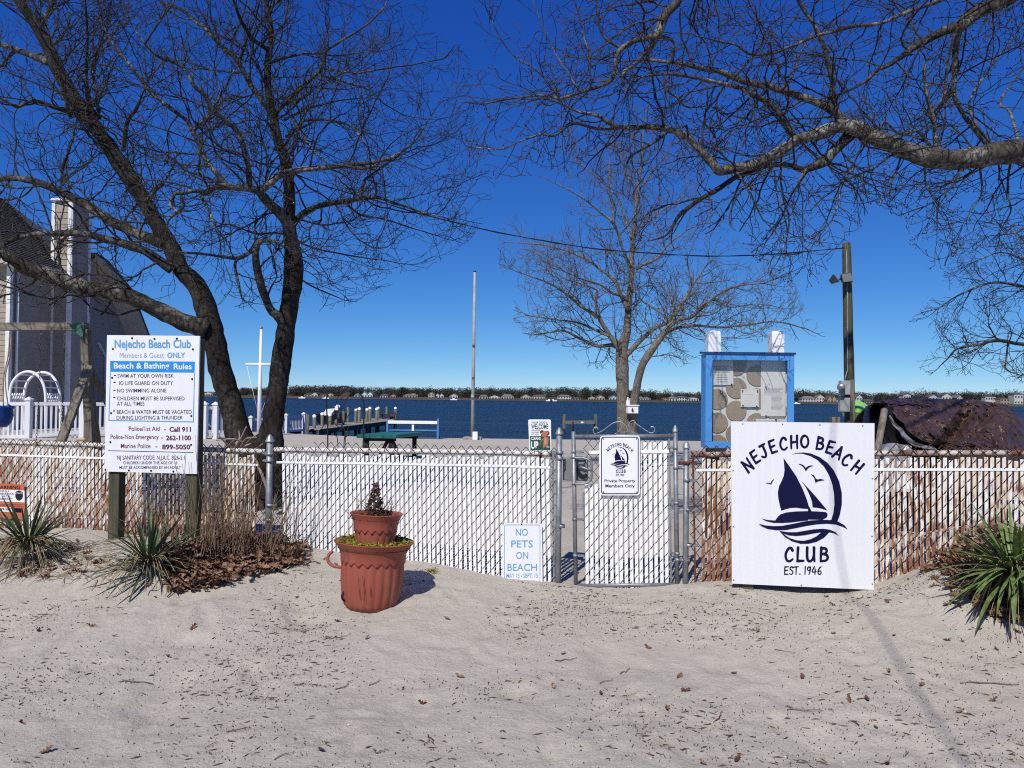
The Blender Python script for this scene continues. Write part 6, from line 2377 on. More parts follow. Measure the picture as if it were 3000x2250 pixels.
def hull(root, a, b, wd, ht, mt, name='hull'):
    """a slim boat hull between two tips, upside-down"""
    a, b = Vector(a), Vector(b)
    d = b - a
    L = d.length
    z = d.normalized()
    x = Vector((0, 0, 1)).cross(z).normalized()
    y = z.cross(x)
    mb = MB()
    n, k = 18, 16
    vs, fs = [], []
    for i in range(n + 1):
        t = i / n
        s = max(.02, math.sin(math.pi * t) ** .6)
        for j in range(k):
            an = 2 * math.pi * j / k
            vs.append(a + z * L * t + x * wd / 2 * s * math.cos(an) + y * ht / 2 * s * math.sin(an) * (1 if math.sin(an) > 0 else .7))
    for i in range(n):
        for j in range(k):
            fs.append((i * k + j, i * k + (j + 1) % k, (i + 1) * k + (j + 1) % k, (i + 1) * k + j))
    mb.add(vs, fs, True)
    return mb.build(name, mt, root)


kc = P(2503, 1206, 11.6)
k1 = thing('kayak', (kc.x, kc.y + .8, H0(kc.x, kc.y)), 'lime green kayak showing its end behind the utility pole', 'kayak')
hull(k1, (kc.x + .02, kc.y - .0, kc.z - .01), (kc.x + 1.2, kc.y + 2.6, kc.z - .05), .44, .40, M['lime'])
mb = MB()
mb.tube([Vector((kc.x + .62, kc.y + 1.3, H0(kc.x, kc.y) - .1)), Vector((kc.x + .62, kc.y + 1.3, kc.z - .15))], .05, 8)
mb.build('rest', M['wood'], k1)
kc2 = P(2560, 1185, 10.2)
k2 = thing('rowboat', (kc2.x + 1, kc2.y + 1, H0(kc2.x, kc2.y)), 'white upturned boat half under the brown tarp', 'boat')
hull(k2, (P(2522, 1215, 9.4)), (P(2800, 1225, 10.0)), .55, .42, M['white'])
mb = MB()
for s_ in (2610, 2720):
    p = P(s_, 1235, 9.7)
    mb.bar(Vector((p.x, p.y, H0(p.x, p.y) - .05)), p, .08, .08)
mb.build('trestle', M['wood'], k2)

# the tarp: draped sheet over the stored boats
def C6(x, y):
    return (2400 + x / 3.687, 1080 + y / 3.687)


edge = [(545, 400), (640, 388), (720, 430), (765, 500), (830, 590), (900, 650), (940, 710), (1040, 790), (1160, 830), (1240, 850), (1290, 890)]
crest = [(545, 400), (600, 362), (680, 332), (800, 322), (1000, 312), (1300, 326), (1500, 330), (1630, 332), (1690, 312), (1745, 345), (1900, 372), (2040, 395), (2130, 470), (2250, 590), (2420, 700), (2700, 830)]
pile_c = P(2800, 1250, 7.6)
tp = thing('tarp_pile', (pile_c.x, pile_c.y, H0(pile_c.x, pile_c.y)), 'crumpled brown tarp draped over stored boats behind the right fence', 'tarp')


def crest_y(x):
    return interp(crest, x)


def edge_x(y):
    t = [(q[1], q[0]) for q in edge[1:]]
    return interp(t, y)


NX, NY = 120, 60
vs = []
for j in range(NY + 1):
    for i in range(NX + 1):
        u, v = i / NX, j / NY
        # v: 0 crest .. 1 foot behind the fence rail
        x = lerp(545, 2700, u)
        yt = crest_y(x)
        yb_ = 1330
        y = lerp(yt, yb_, v)
        xl = edge_x(y)
        x = lerp(xl, 2700, u ** 1.0) if y > 388 else x
        yt2 = crest_y(x)
        y = lerp(max(yt2, 300), yb_, v)
        Y = lerp(8.7, 6.55, v ** .9)
        # the deep fold and the second peak
        fx = interp([(330, 1640), (560, 1560), (700, 1470), (890, 1290), (1330, 1100)], y)
        d = (x - fx)
        Y += .42 * math.exp(-(d / 95) ** 2) * sstep(-.02, .3, v)
        Y += .18 * math.exp(-((d - 230) / 40) ** 2) * sstep(0, .2, v) * (1 - sstep(.35, .6, v))
        Y -= .25 * math.exp(-((x - 1050) / 420) ** 2) * math.sin(math.pi * min(1, v * 1.3))
        Y -= .30 * math.exp(-((x - 2040) / 300) ** 2) * v
        w3 = Vector((x / 160, y / 160, 0))
        Y += .10 * noise.noise(w3 * 1.6) + .08 * noise.noise(w3 * 4.2) + .05 * noise.noise(w3 * 9)
        p = P(*C6(x, y), Y)
        p.z = max(p.z, H0(p.x, p.y) + .01)
        vs.append(p)
fs = [(j * (NX + 1) + i, j * (NX + 1) + i + 1, (j + 1) * (NX + 1) + i + 1, (j + 1) * (NX + 1) + i) for j in range(NY) for i in range(NX)]
# the far side falls to the ground behind
o = len(vs)
rows = 8
for j in range(1, rows + 1):
    for i in range(NX + 1):
        p = vs[i].copy()
        t_ = j / rows
        p.y += 1.4 * t_
        p.z = lerp(p.z, H0(p.x, p.y), t_ ** 1.6) + .03 * noise.noise(p * 3)
        vs.append(p)
for i in range(NX):
    a_, b_ = i, i + 1
    for j in range(rows):
        c_ = o + j * (NX + 1) + i
        fs.append((a_, c_, c_ + 1, b_))
        a_, b_ = c_, c_ + 1
mb = MB()
mb.add(vs, fs, True)
mb.build('sheet', M['tarp'], tp)
# turned-up silver hem along the open edge
mb = MB()
hv = []
pts = smooth_line([Vector(e) for e in edge[3:]], 4)
for i, e in enumerate(pts):
    t_ = i / (len(pts) - 1)
    wd = 46 * (.6 + .5 * math.sin(math.pi * t_))
    Yh = lerp(7.9, 6.95, t_)
    n2 = Vector((-.75, .65)).normalized()
    for k in range(4):
        q = Vector((e[0], e[1])) + n2 * wd * k / 3
        hv.append(P(*C6(q.x, q.y), Yh - .03 * math.sin(k * 1.2 + i * .5)))
mb.add(hv, [(i * 4 + k, (i + 1) * 4 + k, (i + 1) * 4 + k + 1, i * 4 + k + 1) for i in range(len(pts) - 1) for k in range(3)], True)
mb.build('hem', M['silver'], tp)
# rolled mouth of the tarp, the dark of its hollow painted black
mb = MB()
ring = [(545, 470), (560, 420), (600, 395), (650, 388), (700, 405), (722, 450), (715, 500), (680, 530), (620, 540), (570, 515)]
v2 = []
rp = smooth_line([Vector(q) for q in ring + ring[:1]], 3)[:-1]
for k in range(4):
    for q in rp:
        c2 = Vector((635, 465))
        qq = c2 + (q - c2) * (1.06 - .05 * k)
        v2.append(P(*C6(qq.x, qq.y), 7.75 + .35 * k))
nr = len(rp)
mb.add(v2, [(k * nr + i, k * nr + (i + 1) % nr, (k + 1) * nr + (i + 1) % nr, (k + 1) * nr + i) for k in range(3) for i in range(nr)] + [tuple(3 * nr + i for i in range(nr))], True)
mb.build('rolled_end', M['tarp_shade'], tp)
# shade under the open edge, put in as a black sheet
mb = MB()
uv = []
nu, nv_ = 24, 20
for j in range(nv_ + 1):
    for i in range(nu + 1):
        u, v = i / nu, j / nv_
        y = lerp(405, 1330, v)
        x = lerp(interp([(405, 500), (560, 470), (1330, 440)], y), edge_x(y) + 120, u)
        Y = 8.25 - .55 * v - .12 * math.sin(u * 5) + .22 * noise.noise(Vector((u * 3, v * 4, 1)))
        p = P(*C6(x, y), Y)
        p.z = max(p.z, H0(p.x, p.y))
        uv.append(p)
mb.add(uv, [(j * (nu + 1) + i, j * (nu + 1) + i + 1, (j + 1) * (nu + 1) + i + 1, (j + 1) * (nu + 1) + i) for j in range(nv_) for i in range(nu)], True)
mb.build('under_shade', M['tarp_shade'], tp)
mb = MB()
uv = []
for j in range(9):
    for i in range(15):
        u, v = i / 14, j / 8
        x = lerp(640, 1000, u)
        y = lerp(800 + 60 * abs(u - .4), 1330, v)
        p = P(*C6(x, y), 7.35 - .4 * v + .1 * noise.noise(Vector((u * 4, v * 4, 5))))
        p.z = max(p.z, H0(p.x, p.y))
        uv.append(p)
mb.add(uv, [(j * 15 + i, j * 15 + i + 1, (j + 1) * 15 + i + 1, (j + 1) * 15 + i) for j in range(8) for i in range(14)], True)
mb.build('loose_flap', M['silver'], tp)
# slanted wooden stake in front of it
a, b = P(*C6(708, 432), 6.9), P(*C6(630, 880), 6.75)
b2 = b + (b - a).normalized() * 1.0
mb = MB()
mb.tube([b2, b, a.lerp(b, .03), a], [.03, .03, .03, .018], 10)
mb.build('stake', M['wood'], label='slanting grey wooden stake in front of the tarp pile', cat='stake')
mb = MB()
p = P(*C6(166, 556), 8.6)
mb.bar(Vector((p.x, p.y, H0(p.x, p.y) - .1)), p + Vector((0, 0, .035)), .09, .09, bev=.004)
mb.build('post_stub', M['wood'], label='short square timber post end left of the meter pole', cat='post')

# ================================================================ house at the left
HX = -15.5
M['siding'] = mat('grey_tan_siding', (.33, .285, .235), .8, (.28, .24, .195), 2)
M['shingle'] = mat('grey_roof_shingle', (.135, .12, .105), .95, (.065, .058, .052), 9, st=(.3, .3, 3), bump=.5)
M['trim'] = mat('white_trim', (.72, .72, .71), .6)
M['soffit'] = mat('grey_soffit', (.44, .41, .36), .8)
hz0 = .2
hs_ = thing('house', (HX - 4, 27, hz0), 'grey-tan shingled house with tall square chimney beyond the left tree', 'house')
prof = [(23.6, hz0), (23.6, 5.66), (26.2, 5.66), (26.2, 6.35), (27.9, 6.04), (29.6, 5.3), (31.0, 3.7), (32.1, 2.3), (32.1, hz0)]
mb = MB()
mb.prism([(y, z) for y, z in prof], lambda y, z, n: Vector((HX - .03 + n, y, z)), 9.0)
mb.build('wall', M['siding'], hs_)


def prof_z(y):
    return interp([(23.6, 5.66), (26.19, 5.66), (26.2, 6.35), (27.9, 6.04), (29.6, 5.3), (31.0, 3.7), (32.1, 2.3)], y)


z = hz0 + .02
while z < 6.3:
    # one clapboard on the side wall, cut to the gable line
    ys_ = [y / 10 for y in range(236, 321) if prof_z(y / 10) > z + .17]
    if ys_:
        mb = MB()
        mb.prism([(0, .168), (.016, 0), (0, 0)], lambda a_, b_, n: Vector((HX - .028 + a_, ys_[0] - n, z + b_)), ys_[-1] - ys_[0])
        mb.build('clapboard', M['siding'], hs_)
    mb = MB()
    if z < 5.6:
        mb.prism([(0, .168), (.016, 0), (0, 0)], lambda a_, b_, n: Vector((HX - .1 + n, 23.602 - a_, z + b_)), 4.5)
        mb.build('clapboard', M['siding'], hs_)
    z += .17
# chimney with its own courses
mb = MB()
cx0, cx1, cy0, cy1, cz = HX, -14.9, 25.8, 26.95, P(175, 588, 25.8).z
mb.box(((cx0 + cx1) / 2 - .03, (cy0 + cy1) / 2, (cz + hz0) / 2), (cx1 - cx0 + .02, cy1 - cy0 - .04, cz - hz0))
ch = mb.build('chimney', M['siding'], hs_)
z = hz0
while z < cz - .2:
    mb = MB()
    mb.prism([(0, .195), (.018, 0), (0, 0)], lambda a_, b_, n: Vector((cx1 - .05 + n, cy0 + .018 - a_, z + b_)), cx1 - cx0 - .05)
    mb.build('clapboard', M['siding'], ch)
    z += .2
mb = MB()
for x, y in ((cx1 - .06, cy0 - .005), (cx0 - .02, cy0 - .005)):
    mb.box((x, y, (cz + hz0) / 2), (.11, .05, cz - hz0))
mb.box((cx1 + .005, cy1 - .05, (cz + hz0) / 2), (.04, .10, cz - hz0))
mb.box((cx1 + .0055, cy0 + .03, (cz + hz0) / 2), (.03, .07, cz - hz0))
mb.build('corner_trim', M['trim'], hs_)
mb = MB()
mb.box(((cx0 + cx1) / 2 - .03, (cy0 + cy1) / 2, cz + .04), (cx1 - cx0 + .14, cy1 - cy0 + .14, .08))
mb.build('chimney_cap', M['trim'], hs_)
# hip roof of the front block: eaves, courses of shingle
eb = Vector((HX + .35, 23.2, 5.62))
e2 = Vector((HX + .35, 26.35, 5.62))
ap = P(12, 583, 27.2)
ap0 = Vector((ap.x, 23.4, ap.z))
mb = MB()
nc = 34
for i in range(nc):
    t0, t1 = i / nc, (i + 1) / nc
    a0, b0 = eb.lerp(ap0, t0), e2.lerp(ap, t0)
    a1, b1 = eb.lerp(ap0, t1), e2.lerp(ap, t1)
    up_ = Vector((.02, 0, .035))
    mb = MB()
    mb.add([a0 + up_, b0 + up_, b1, a1, a0, b0], [(0, 1, 2, 3), (4, 5, 1, 0)])
    mb.build('shingle_course', M['shingle'], hs_)
mb = MB()
mb.add([e2, ap, Vector((ap.x, 31, ap.z - 1)), Vector((HX + .2, 29, 5.0)), eb, ap0, Vector((HX - 8, 23.2, 5.62)), Vector((HX - 8, 23.4, ap.z)), Vector((HX - 8, 31, 5))], [(0, 1, 2, 3), (4, 6, 7, 5), (5, 7, 8, 2, 1)])
mb.build('roof', M['shingle'], hs_)
mb = MB()
mb.box((HX + .18, 24.8, 5.5), (.42, 3.3, .22))
mb.box((HX - 3.8, 23.42, 5.5), (7.6, .4, .22))
mb.build('soffit', M['soffit'], hs_)
# rear rake overhang
rk = [(27.1, 6.42), (27.9, 6.28), (29.7, 5.5), (31.2, 3.85), (32.4, 2.4)]
mb = MB()
for (ya, za), (yb_, zb_) in zip(rk, rk[1:]):
    mb.add([Vector((HX - .04, ya, za)), Vector((HX + .7, ya, za)), Vector((HX + .7, yb_, zb_)), Vector((HX - .04, yb_, zb_)),
            Vector((HX - .04, ya, za - .42)), Vector((HX + .7, ya, za - .14)), Vector((HX + .7, yb_, zb_ - .14)), Vector((HX - .04, yb_, zb_ - .42))], [(0, 1, 2, 3), (4, 7, 6, 5), (1, 5, 6, 2)])
mb.build('rake', M['soffit'], hs_)
mb = MB()
mb.add([Vector((x, y, z_ + .06)) for y, z_ in rk for x in (HX + .75, HX - 9)], [(i * 2, i * 2 + 2, i * 2 + 3, i * 2 + 1) for i in range(len(rk) - 1)])
mb.build('rear_roof', M['shingle'], hs_)
mb = MB()
mb.box((HX + .02, 23.57, (5.5 + hz0) / 2), (.12, .14, 5.5 - hz0))
mb.tube([Vector((HX + .06, 23.9, hz0)), Vector((HX + .06, 23.9, 5.4))], .045, 8)
mb.build('corner_board', M['trim'], hs_)
mb = MB()
mb.box((HX - .75, 23.56, 2.7), (.5, .06, 1.1))
mb.build('window_trim', M['trim'], hs_)
mb = MB()
mb.bar(Vector((HX + .04, 28.6, 3.4)), Vector((HX + .04, 29.2, 2.9)), .07, .06)
mb.bar(Vector((HX + .04, 29.2, 2.9)), Vector((HX + .04, 29.2, .3)), .07, .06)
mb.build('downspout', M['trim'], hs_)

# ================================================================ swing set
YS = 10.0
def Z(x, y, sc=4.916, ox=0, oy=1000):
    return (ox + x / sc, oy + y / sc)


a, b = P(-320, 957, YS), P(256, 957, YS)
sw = thing('swing_set', (b.x - .5, YS, H0(b.x, YS)), 'weathered timber swing set with green corner bracket at the left', 'swing set')
mb = MB()
mb.bar(a, b, .10, .09, up=(0, -1, 0), bev=.004)
mb.build('beam', M['wood_x'], sw)
g0 = H0(b.x, YS) - .2
for (x0_, y0_), (x1_, y1_), dy0, dy1, wd, dpth in [((250, 965), (265, 1300), .0, .1, .10, .10), ((262, 1072), (178, 1296), -.11, -.5, .105, .06), ((256, 1090), (285, 1298), .02, .3, .085, .06), ((263, 1080), (310, 1170), .1, .35, .07, .07)]:
    p0 = P(x0_, y0_, YS + dy0)
    p1 = P(x1_, y1_, YS + dy1)
    d = (p1 - p0)
    t_ = (g0 - p0.z) / d.z
    mb = MB()
    mb.bar(p0, p0 + d * t_, wd, dpth, up=(0, -1, 0), bev=.004)
    mb.build('leg', M['wood'], sw)
M['green_plate'] = mat('green_steel', (.05, .12, .095), .5, (.04, .10, .08), 5)
mb = MB()
mb.prism([(198, 945), (246, 945), (242, 1000)], lambda x, y, n: P(x, y, YS - .075) + Vector((0, -n, 0)), .006)
br = mb.build('corner_bracket', M['green_plate'], sw)
mb = MB()
for x, y in ((206, 950), (238, 952), (238, 985), (220, 965)):
    p = P(x, y, YS - .085)
    mb.lathe(p, [(.010, 0), (.008, .006), (.001, .008)], 8, ax=Matrix.Rotation(R(90), 3, 'X'))
mb.build('bolt', M['galv'], br)
M['chain'] = mat('chain_steel', (.14, .13, .12), .5, (.07, .065, .06), 30, metal=.4)
M['chain_y'] = mat('yellowed_chain_sleeve', (.26, .21, .10), .7, (.14, .11, .06), 30)
for cx in (118, 188):
    top = P(cx, 972, YS)
    bot_z = H0(top.x, YS) + .5
    mb = MB()
    z = top.z
    i = 0
    while z > bot_z:
        ax = Vector((1, 0, 0)) if i % 2 else Vector((0, 1, 0))
        c = Vector((top.x + .012 * math.sin(i * .1) - .0025 * i * .2, YS, z - .022))
        mb.tube([c + ax * .009 * math.cos(q_) + Vector((0, 0, .024 * math.sin(q_))) for q_ in [k * math.pi / 4 for k in range(9)]], .0032, 4, False)
        z -= .040
        i += 1
    mb.build('chain', M['chain'], sw)
    mb = MB()
    c = P(cx, 965, YS - .01)
    mb.tube([c + Vector((0, 0, .03)), c + Vector((0, 0, -.03)), c + Vector((.02, 0, -.05)), c + Vector((0, 0, -.075))], .008, 6)
    mb.build('hook', M['galv'], sw)
mb = MB()
c0, c1 = P(118, 972, YS), P(188, 972, YS)
bz = H0(c0.x, YS) + .5
mb.box(((c0.x + c1.x) / 2 - .02, YS, bz), (c1.x - c0.x + .06, .16, .03), bev=.008)
mb.build('swing_seat', M['black'], sw)
# ropes and the blue bucket seat
M['rope'] = mat('tan_rope', (.30, .24, .16), .9, (.2, .16, .1), 60)
M['bluepl'] = mat('blue_plastic', (.008, .05, .26), .35, (.006, .04, .2), 4)
bc = P(-12, 1217, YS - .2)
for x in (33, 28):
    mb = MB()
    mb.tube(smooth_line([P(x, 975, YS), P(x - 4, 1040, YS - .05), P(x - 18, 1110, YS - .1), P(10 if x == 28 else 24, 1190, YS - .2)], 4), .007, 6)
    mb.build('rope', M['rope'], sw)
mb = MB()
mb.lathe(bc, [(.02, -.155), (.12, -.15), (.17, -.09), (.19, 0), (.185, .08), (.20, .11), (.19, .12), (.165, .10), (.16, -.05), (.02, -.12)], 20, lambda a_, i: 1 + .06 * math.cos(2 * a_), smooth=True)
mb.tube([bc + Vector((.17, -.05, .1)), bc + Vector((.20, -.06, .12)), bc + Vector((.215, -.06, .10))], .028, 8)
mb.build('bucket_seat', M['bluepl'], sw)

# ================================================================ white picket fences, arbor
M['vinyl'] = mat('white_vinyl_fence', (.66, .67, .70), .5, (.6, .61, .65), 3)


def picket(label, segs, pitch, pw, posts, th=.03):
    (xa, ya, Ya) = segs[0]
    c = P(xa, 1285, Ya)
    root = thing('picket_fence', (c.x, c.y, H0(c.x, c.y)), label, 'fence')
    me = None
    for (x0_, yt0, yb0, Y0), (x1_, yt1, yb1, Y1) in zip(*[posts, posts[1:]]):
        a0, a1 = P(x0_, yt0, Y0), P(x1_, yt1, Y1)
        b0, b1 = P(x0_, yb0, Y0), P(x1_, yb1, Y1)
        L = (a1 - a0).length
        h = (a0.z - b0.z)
        for t_, hh in ((.0, .09), (1.0, .09)):
            p0, p1 = a0.lerp(b0, t_ * .92 + .03), a1.lerp(b1, t_ * .92 + .03)
            mb = MB()
            mb.bar(p0, p1, hh, .05, up=(0, -1, 0))
            mb.build('rail', M['vinyl'], root)
        if me is None:
            mb = MB()
            mb.box((0, 0, -.5), (pw, .022, 1.0))
            me = bpy.data.meshes.new('picket')
            me.from_pydata(mb.v, [], mb.f)
            me.materials.append(M['vinyl'])
        n = max(1, int(L / pitch))
        for i in range(n):
            t_ = (i + .5) / n
            p = a0.lerp(a1, t_)
            o = put('picket', me, root, loc=p + Vector((0, 0, -.03)), rot=(0, 0, math.atan2(a1.y - a0.y, a1.x - a0.x)))
            o.scale = (1, 1, h * .97)
    for (x, yt, yb_, Y) in posts:
        p = P(x, yt, Y)
        q = P(x, yb_, Y)
        mb = MB()
        mb.bar(Vector((p.x, p.y, min(q.z, H0(p.x, p.y)) - .1)), p + Vector((0, 0, .06)), .13, .13)
        po = mb.build('post', M['vinyl'], root)
        mb = MB()
        mb.lathe(p + Vector((0, 0, .06)), [(.12, 0), (.12, .03), (.001, .1)], 4, ax=Matrix.Rotation(R(45), 3, 'Z'), smooth=False)
        mb.build('post_cap', M['vinyl'], po)
    return root


picket('white picket fence in front of the house, left of the rules sign', [(0, 1285, 20)], .105, .05,
       [(-150, 1178, 1290, 19.5), (85, 1180, 1284, 19.6), (243, 1180, 1270, 20.2), (330, 1182, 1270, 20.6), (480, 1186, 1272, 21.2)])
picket('white picket fence between the rules sign and the leaning trunk', [(590, 1280, 21)], .105, .055,
       [(585, 1192, 1278, 21.4), (600, 1192, 1278, 21.4), (632, 1193, 1277, 21.6), (690, 1195, 1276, 22.0)])
picket('lower white picket fence beside the dock, behind the right stem', [(735, 1275, 30)], .12, .045,
       [(735, 1229, 1268, 30), (838, 1222, 1266, 31.5), (890, 1218, 1262, 33)], )
ac = P(100, 1180, 22.2)
ar = thing('garden_arbor', (ac.x, ac.y, H0(ac.x, ac.y)), 'white arched garden arbor with lattice sides against the dark house wall', 'arbor')
YA = 22.2
for ox, Y in ((0, 22.2), (46, 23.2)):
    mb = MB()
    pts = []
    cxp = [(28, 1290), (28, 1175), (31, 1140), (40, 1115), (60, 1095), (82, 1089), (104, 1095), (122, 1115), (131, 1140), (134, 1175), (134, 1290)]
    for x, y in cxp:
        pts.append(P(x + ox * .92, y + (2 if ox else 0), Y))
    pts[0].z = pts[-1].z = H0(ac.x, ac.y) - .1
    mb.tube(smooth_line(pts, 4), .042, 6)
    mb.build('arch', M['white'], ar)
for x, y in [(29, 1170), (30, 1135), (38, 1115), (58, 1098), (106, 1098), (124, 1115), (132, 1135), (134, 1170)]:
    mb = MB()
    mb.bar(P(x, y, 22.2), P(x + 42, y + 2, 23.2), .035, .035)
    mb.build('rung', M['white'], ar)
for x in (30, 132):
    mb = MB()
    for k in range(7):
        for sg in (1, -1):
            u0 = k / 6
            y0_, y1_ = (1152, 1178)
            a0 = P(x + 42 * u0, y0_, lerp(22.2, 23.2, u0))
            u1 = min(1, max(0, u0 + .25 * sg))
            a1 = P(x + 42 * u1, y1_, lerp(22.2, 23.2, u1))
            mb.bar(a0, a1, .03, .012)
    mb.build('lattice', M['vinyl'], ar, kind='stuff')
mb = MB()
p, q = P(226, 1270, 19.0), P(256, 1270, 19.0)
zz = H0(p.x, p.y) + .035
mb.tube([Vector((p.x, p.y, zz)), Vector(((p.x + q.x) / 2, p.y, zz)), Vector((q.x, q.y, zz))], [.03, .045, .035], 8)
M['float'] = mat('tan_foam', (.50, .36, .17), .8)
mb.build('foam_float', M['float'], label='tan foam float lying at the foot of the picket fence', cat='float')

# ================================================================ flagpoles
a, b = P(765, 965, 24), P(758, 1290, 24)
fp = thing('flagpole', (b.x, b.y, H0(b.x, b.y)), 'white nautical flagpole with yardarm between the two stems', 'flagpole')
mb = MB()
bz = Vector((b.x, b.y, H0(b.x, b.y) - .2))
mb.tube([bz, b.lerp(a, .5), a], [.07, .055, .035], 12)
mb.build('mast', M['white'], fp)
mb = MB()
mb.lathe(a, [(.001, .10), (.05, .08), (.05, .03), (.02, 0)], 10)
mb.build('finial', M['galv'], fp)
mb = MB()
mb.tube([P(720, 1067, 24), P(815, 1068, 24)], .035, 8)
mb.build('yardarm', M['white'], fp)
mb = MB()
mb.tube([P(722, 1067, 24), P(742, 1150, 24), P(757, 1215, 24)], .006, 4)
mb.tube([P(812, 1068, 24), P(780, 1170, 24), P(761, 1220, 24)], .006, 4)
mb.build('stay', M['white'], fp, kind='stuff')
a, b = P(1391, 797, 25.2), P(1384, 1278, 25.2)
M['polegrey'] = mat('weathered_grey_pole', (.36, .36, .35), .55, (.26, .26, .25), 4)
fp = thing('flagpole', (b.x, b.y, H0(b.x, b.y)), 'tall bare grey flagpole at the water edge', 'flagpole')
mb = MB()
mb.tube([Vector((b.x, b.y, H0(b.x, b.y) - .2)), b.lerp(a, .45), a], [.062, .055, .042], 12)
mb.build('mast', M['polegrey'], fp)
mb = MB()
mb.lathe(a, [(.05, 0), (.05, .04), (.001, .05)], 10)
mb.build('cap', M['black'], fp)
mb = MB()
for y in (1006, 1100, 1160):
    p = P(1389 - (y - 800) * .014, y, 25.1)
    mb.box(p, (.09, .06, .09))
mb.build('cleat', M['polegrey'], fp, kind='stuff')
mb = MB()
mb.box((b.x, b.y, H0(b.x, b.y) + .02), (.6, .6, .12), bev=.02)
mb.build('footing', M['concrete'], fp)
mb = MB()
p = P(1390, 1272, 24.8)
mb.box((p.x + .02, p.y, H0(p.x, p.y) + .14), (.16, .1, .26))
mb.build('junction_box', M['white'], fp)

# ================================================================ dock, boat, deck chair
def deckP(t, s):              # t along, s across
    a_, b_ = Vector((-10.0, 37.0, 0)), Vector((-8.7, 53.0, 0))
    d = b_ - a_
    n = Vector((d.y, -d.x, 0)).normalized()
    q = a_ + d * t + n * s
    return q


DZ = -.10
dk = thing('dock', (-9.4, 44, WZ), 'long timber dock with white-capped pilings running out from the left', 'dock')
me = None
nb_ = 110
for i in range(nb_):
    t0, t1 = i / nb_, (i + .93) / nb_
    mb = MB()
    a0, a1, b0, b1 = deckP(t0, -.8), deckP(t1, -.8), deckP(t0, .8), deckP(t1, .8)
    vs = [Vector((p.x, p.y, DZ)) for p in (a0, b0, b1, a1)] + [Vector((p.x, p.y, DZ - .05)) for p in (a0, b0, b1, a1)]
    mb.add(vs, [(0, 1, 2, 3), (7, 6, 5, 4), (0, 4, 5, 1), (1, 5, 6, 2), (2, 6, 7, 3), (3, 7, 4, 0)])
    mb.build('plank', M['wood_deck'], dk)
for s_ in (-.72, .72):
    mb = MB()
    a0, a1 = deckP(0, s_), deckP(1, s_)
    mb.bar(Vector((a0.x, a0.y, DZ - .17)), Vector((a1.x, a1.y, DZ - .17)), .22, .07, up=(1, 0, 0))
    mb.build('stringer', M['wood_d'], dk)
# T-head platform at the end
mb = MB()
e_ = deckP(1, 0)
mb.box((-9.3, e_.y + 1.15, DZ - .06), (2.2, 2.2, .14))
mb.build('platform', M['wood_deck'], dk)


def C4(x, y):
    return (850 + x / 4.916, 1100 + y / 4.916)


def piling(root, cx, ytop, Y, wd=46, cap=True):
    p = P(*C4(cx, ytop), Y)
    r_ = wd / 4.916 * Y / FPX / 2
    mb = MB()
    mb.tube([Vector((p.x, p.y, WZ - 1)), Vector((p.x, p.y, p.z - r_ * (1.0 if cap else 0)))], r_, 10)
    o = mb.build('piling', M['wood_g'], root)
    if cap:
        mb = MB()
        mb.lathe(Vector((p.x, p.y, p.z - r_ * 1.2)), [(r_ * 1.12, -.05), (r_ * 1.12, .06), (.001, r_ * 1.3)], 12)
        mb.build('cap', M['white'], o)
    return o


for cx, yt, Y, wd in [(350, 560, 38.2, 50), (575, 545, 40.5, 46), (948, 468, 45.5, 42), (1108, 470, 48.5, 40), (1250, 462, 51.5, 44),
                      (462, 532, 40.8, 44), (998, 458, 47.2, 44), (1150, 450, 50.5, 42), (1272, 450, 53.5, 32), (1518, 452, 55, 36)]:
    piling(dk, cx, yt, Y, wd)
for cx, yt, Y, wd in [(250, 560, 36.6, 52), (770, 512, 43, 34), (835, 455, 47, 36), (1390, 450, 55, 32), (660, 500, 42, 46), (1505, 690, 54, 30)]:
    piling(dk, cx, yt, Y, wd, False)
bo = thing('covered_boat', (P(*C4(530, 640), 42).x, 42.5, WZ), 'dark-hulled boat with white cover raised beside the dock', 'boat')
p0, p1 = P(*C4(380, 615), 42.2), P(*C4(700, 610), 44.5)
mb = MB()
vs, fs = [], []
n, k = 10, 9
for i in range(n + 1):
    t_ = i / n
    wd = .95 * min(1, .25 + 2.2 * t_) if t_ < .4 else .95
    c = p0.lerp(p1, t_)
    for j in range(k):
        an = math.pi * j / (k - 1)
        vs.append(c + Vector((.3 * math.cos(an) * wd, math.cos(an) * wd, .25 - .75 * math.sin(an) * min(1, .3 + t_ * 2))))
for i in range(n):
    for j in range(k - 1):
        fs.append((i * k + j, i * k + j + 1, (i + 1) * k + j + 1, (i + 1) * k + j))
    fs.append((i * k, (i + 1) * k, (i + 1) * k + k - 1, i * k + k - 1))
fs.append(tuple(n * k + j for j in range(k)))
mb.add(vs, fs, False)
mb.build('hull', M['black'], bo)
mb = MB()
mb.prism([(440, 560), (500, 515), (510, 492), (560, 480), (628, 486), (632, 500), (600, 545), (560, 570), (500, 575)], lambda x, y, n: P(*C4(x, y), 41.6) + Vector((0, -n, 0)), 1.3)
mb.build('cover', M['white'], bo)
mb = MB()
mb.prism([(640, 500), (645, 440), (660, 422), (688, 422), (690, 500)], lambda x, y, n: P(*C4(x, y), 41.8) + Vector((0, -n, 0)), .4)
mb.build('console', M['white'], bo)
mb = MB()
mb.prism([(692, 428), (718, 428), (718, 462), (692, 462)], lambda x, y, n: P(*C4(x, y), 41.9) + Vector((0, -n, 0)), .3)
mb.build('light_box', M['vinyl'], bo)
mb = MB()
mb.tube([P(*C4(704, 460), 42), P(*C4(700, 620), 42)], .05, 8)
mb.build('stanchion', M['galv'], bo)
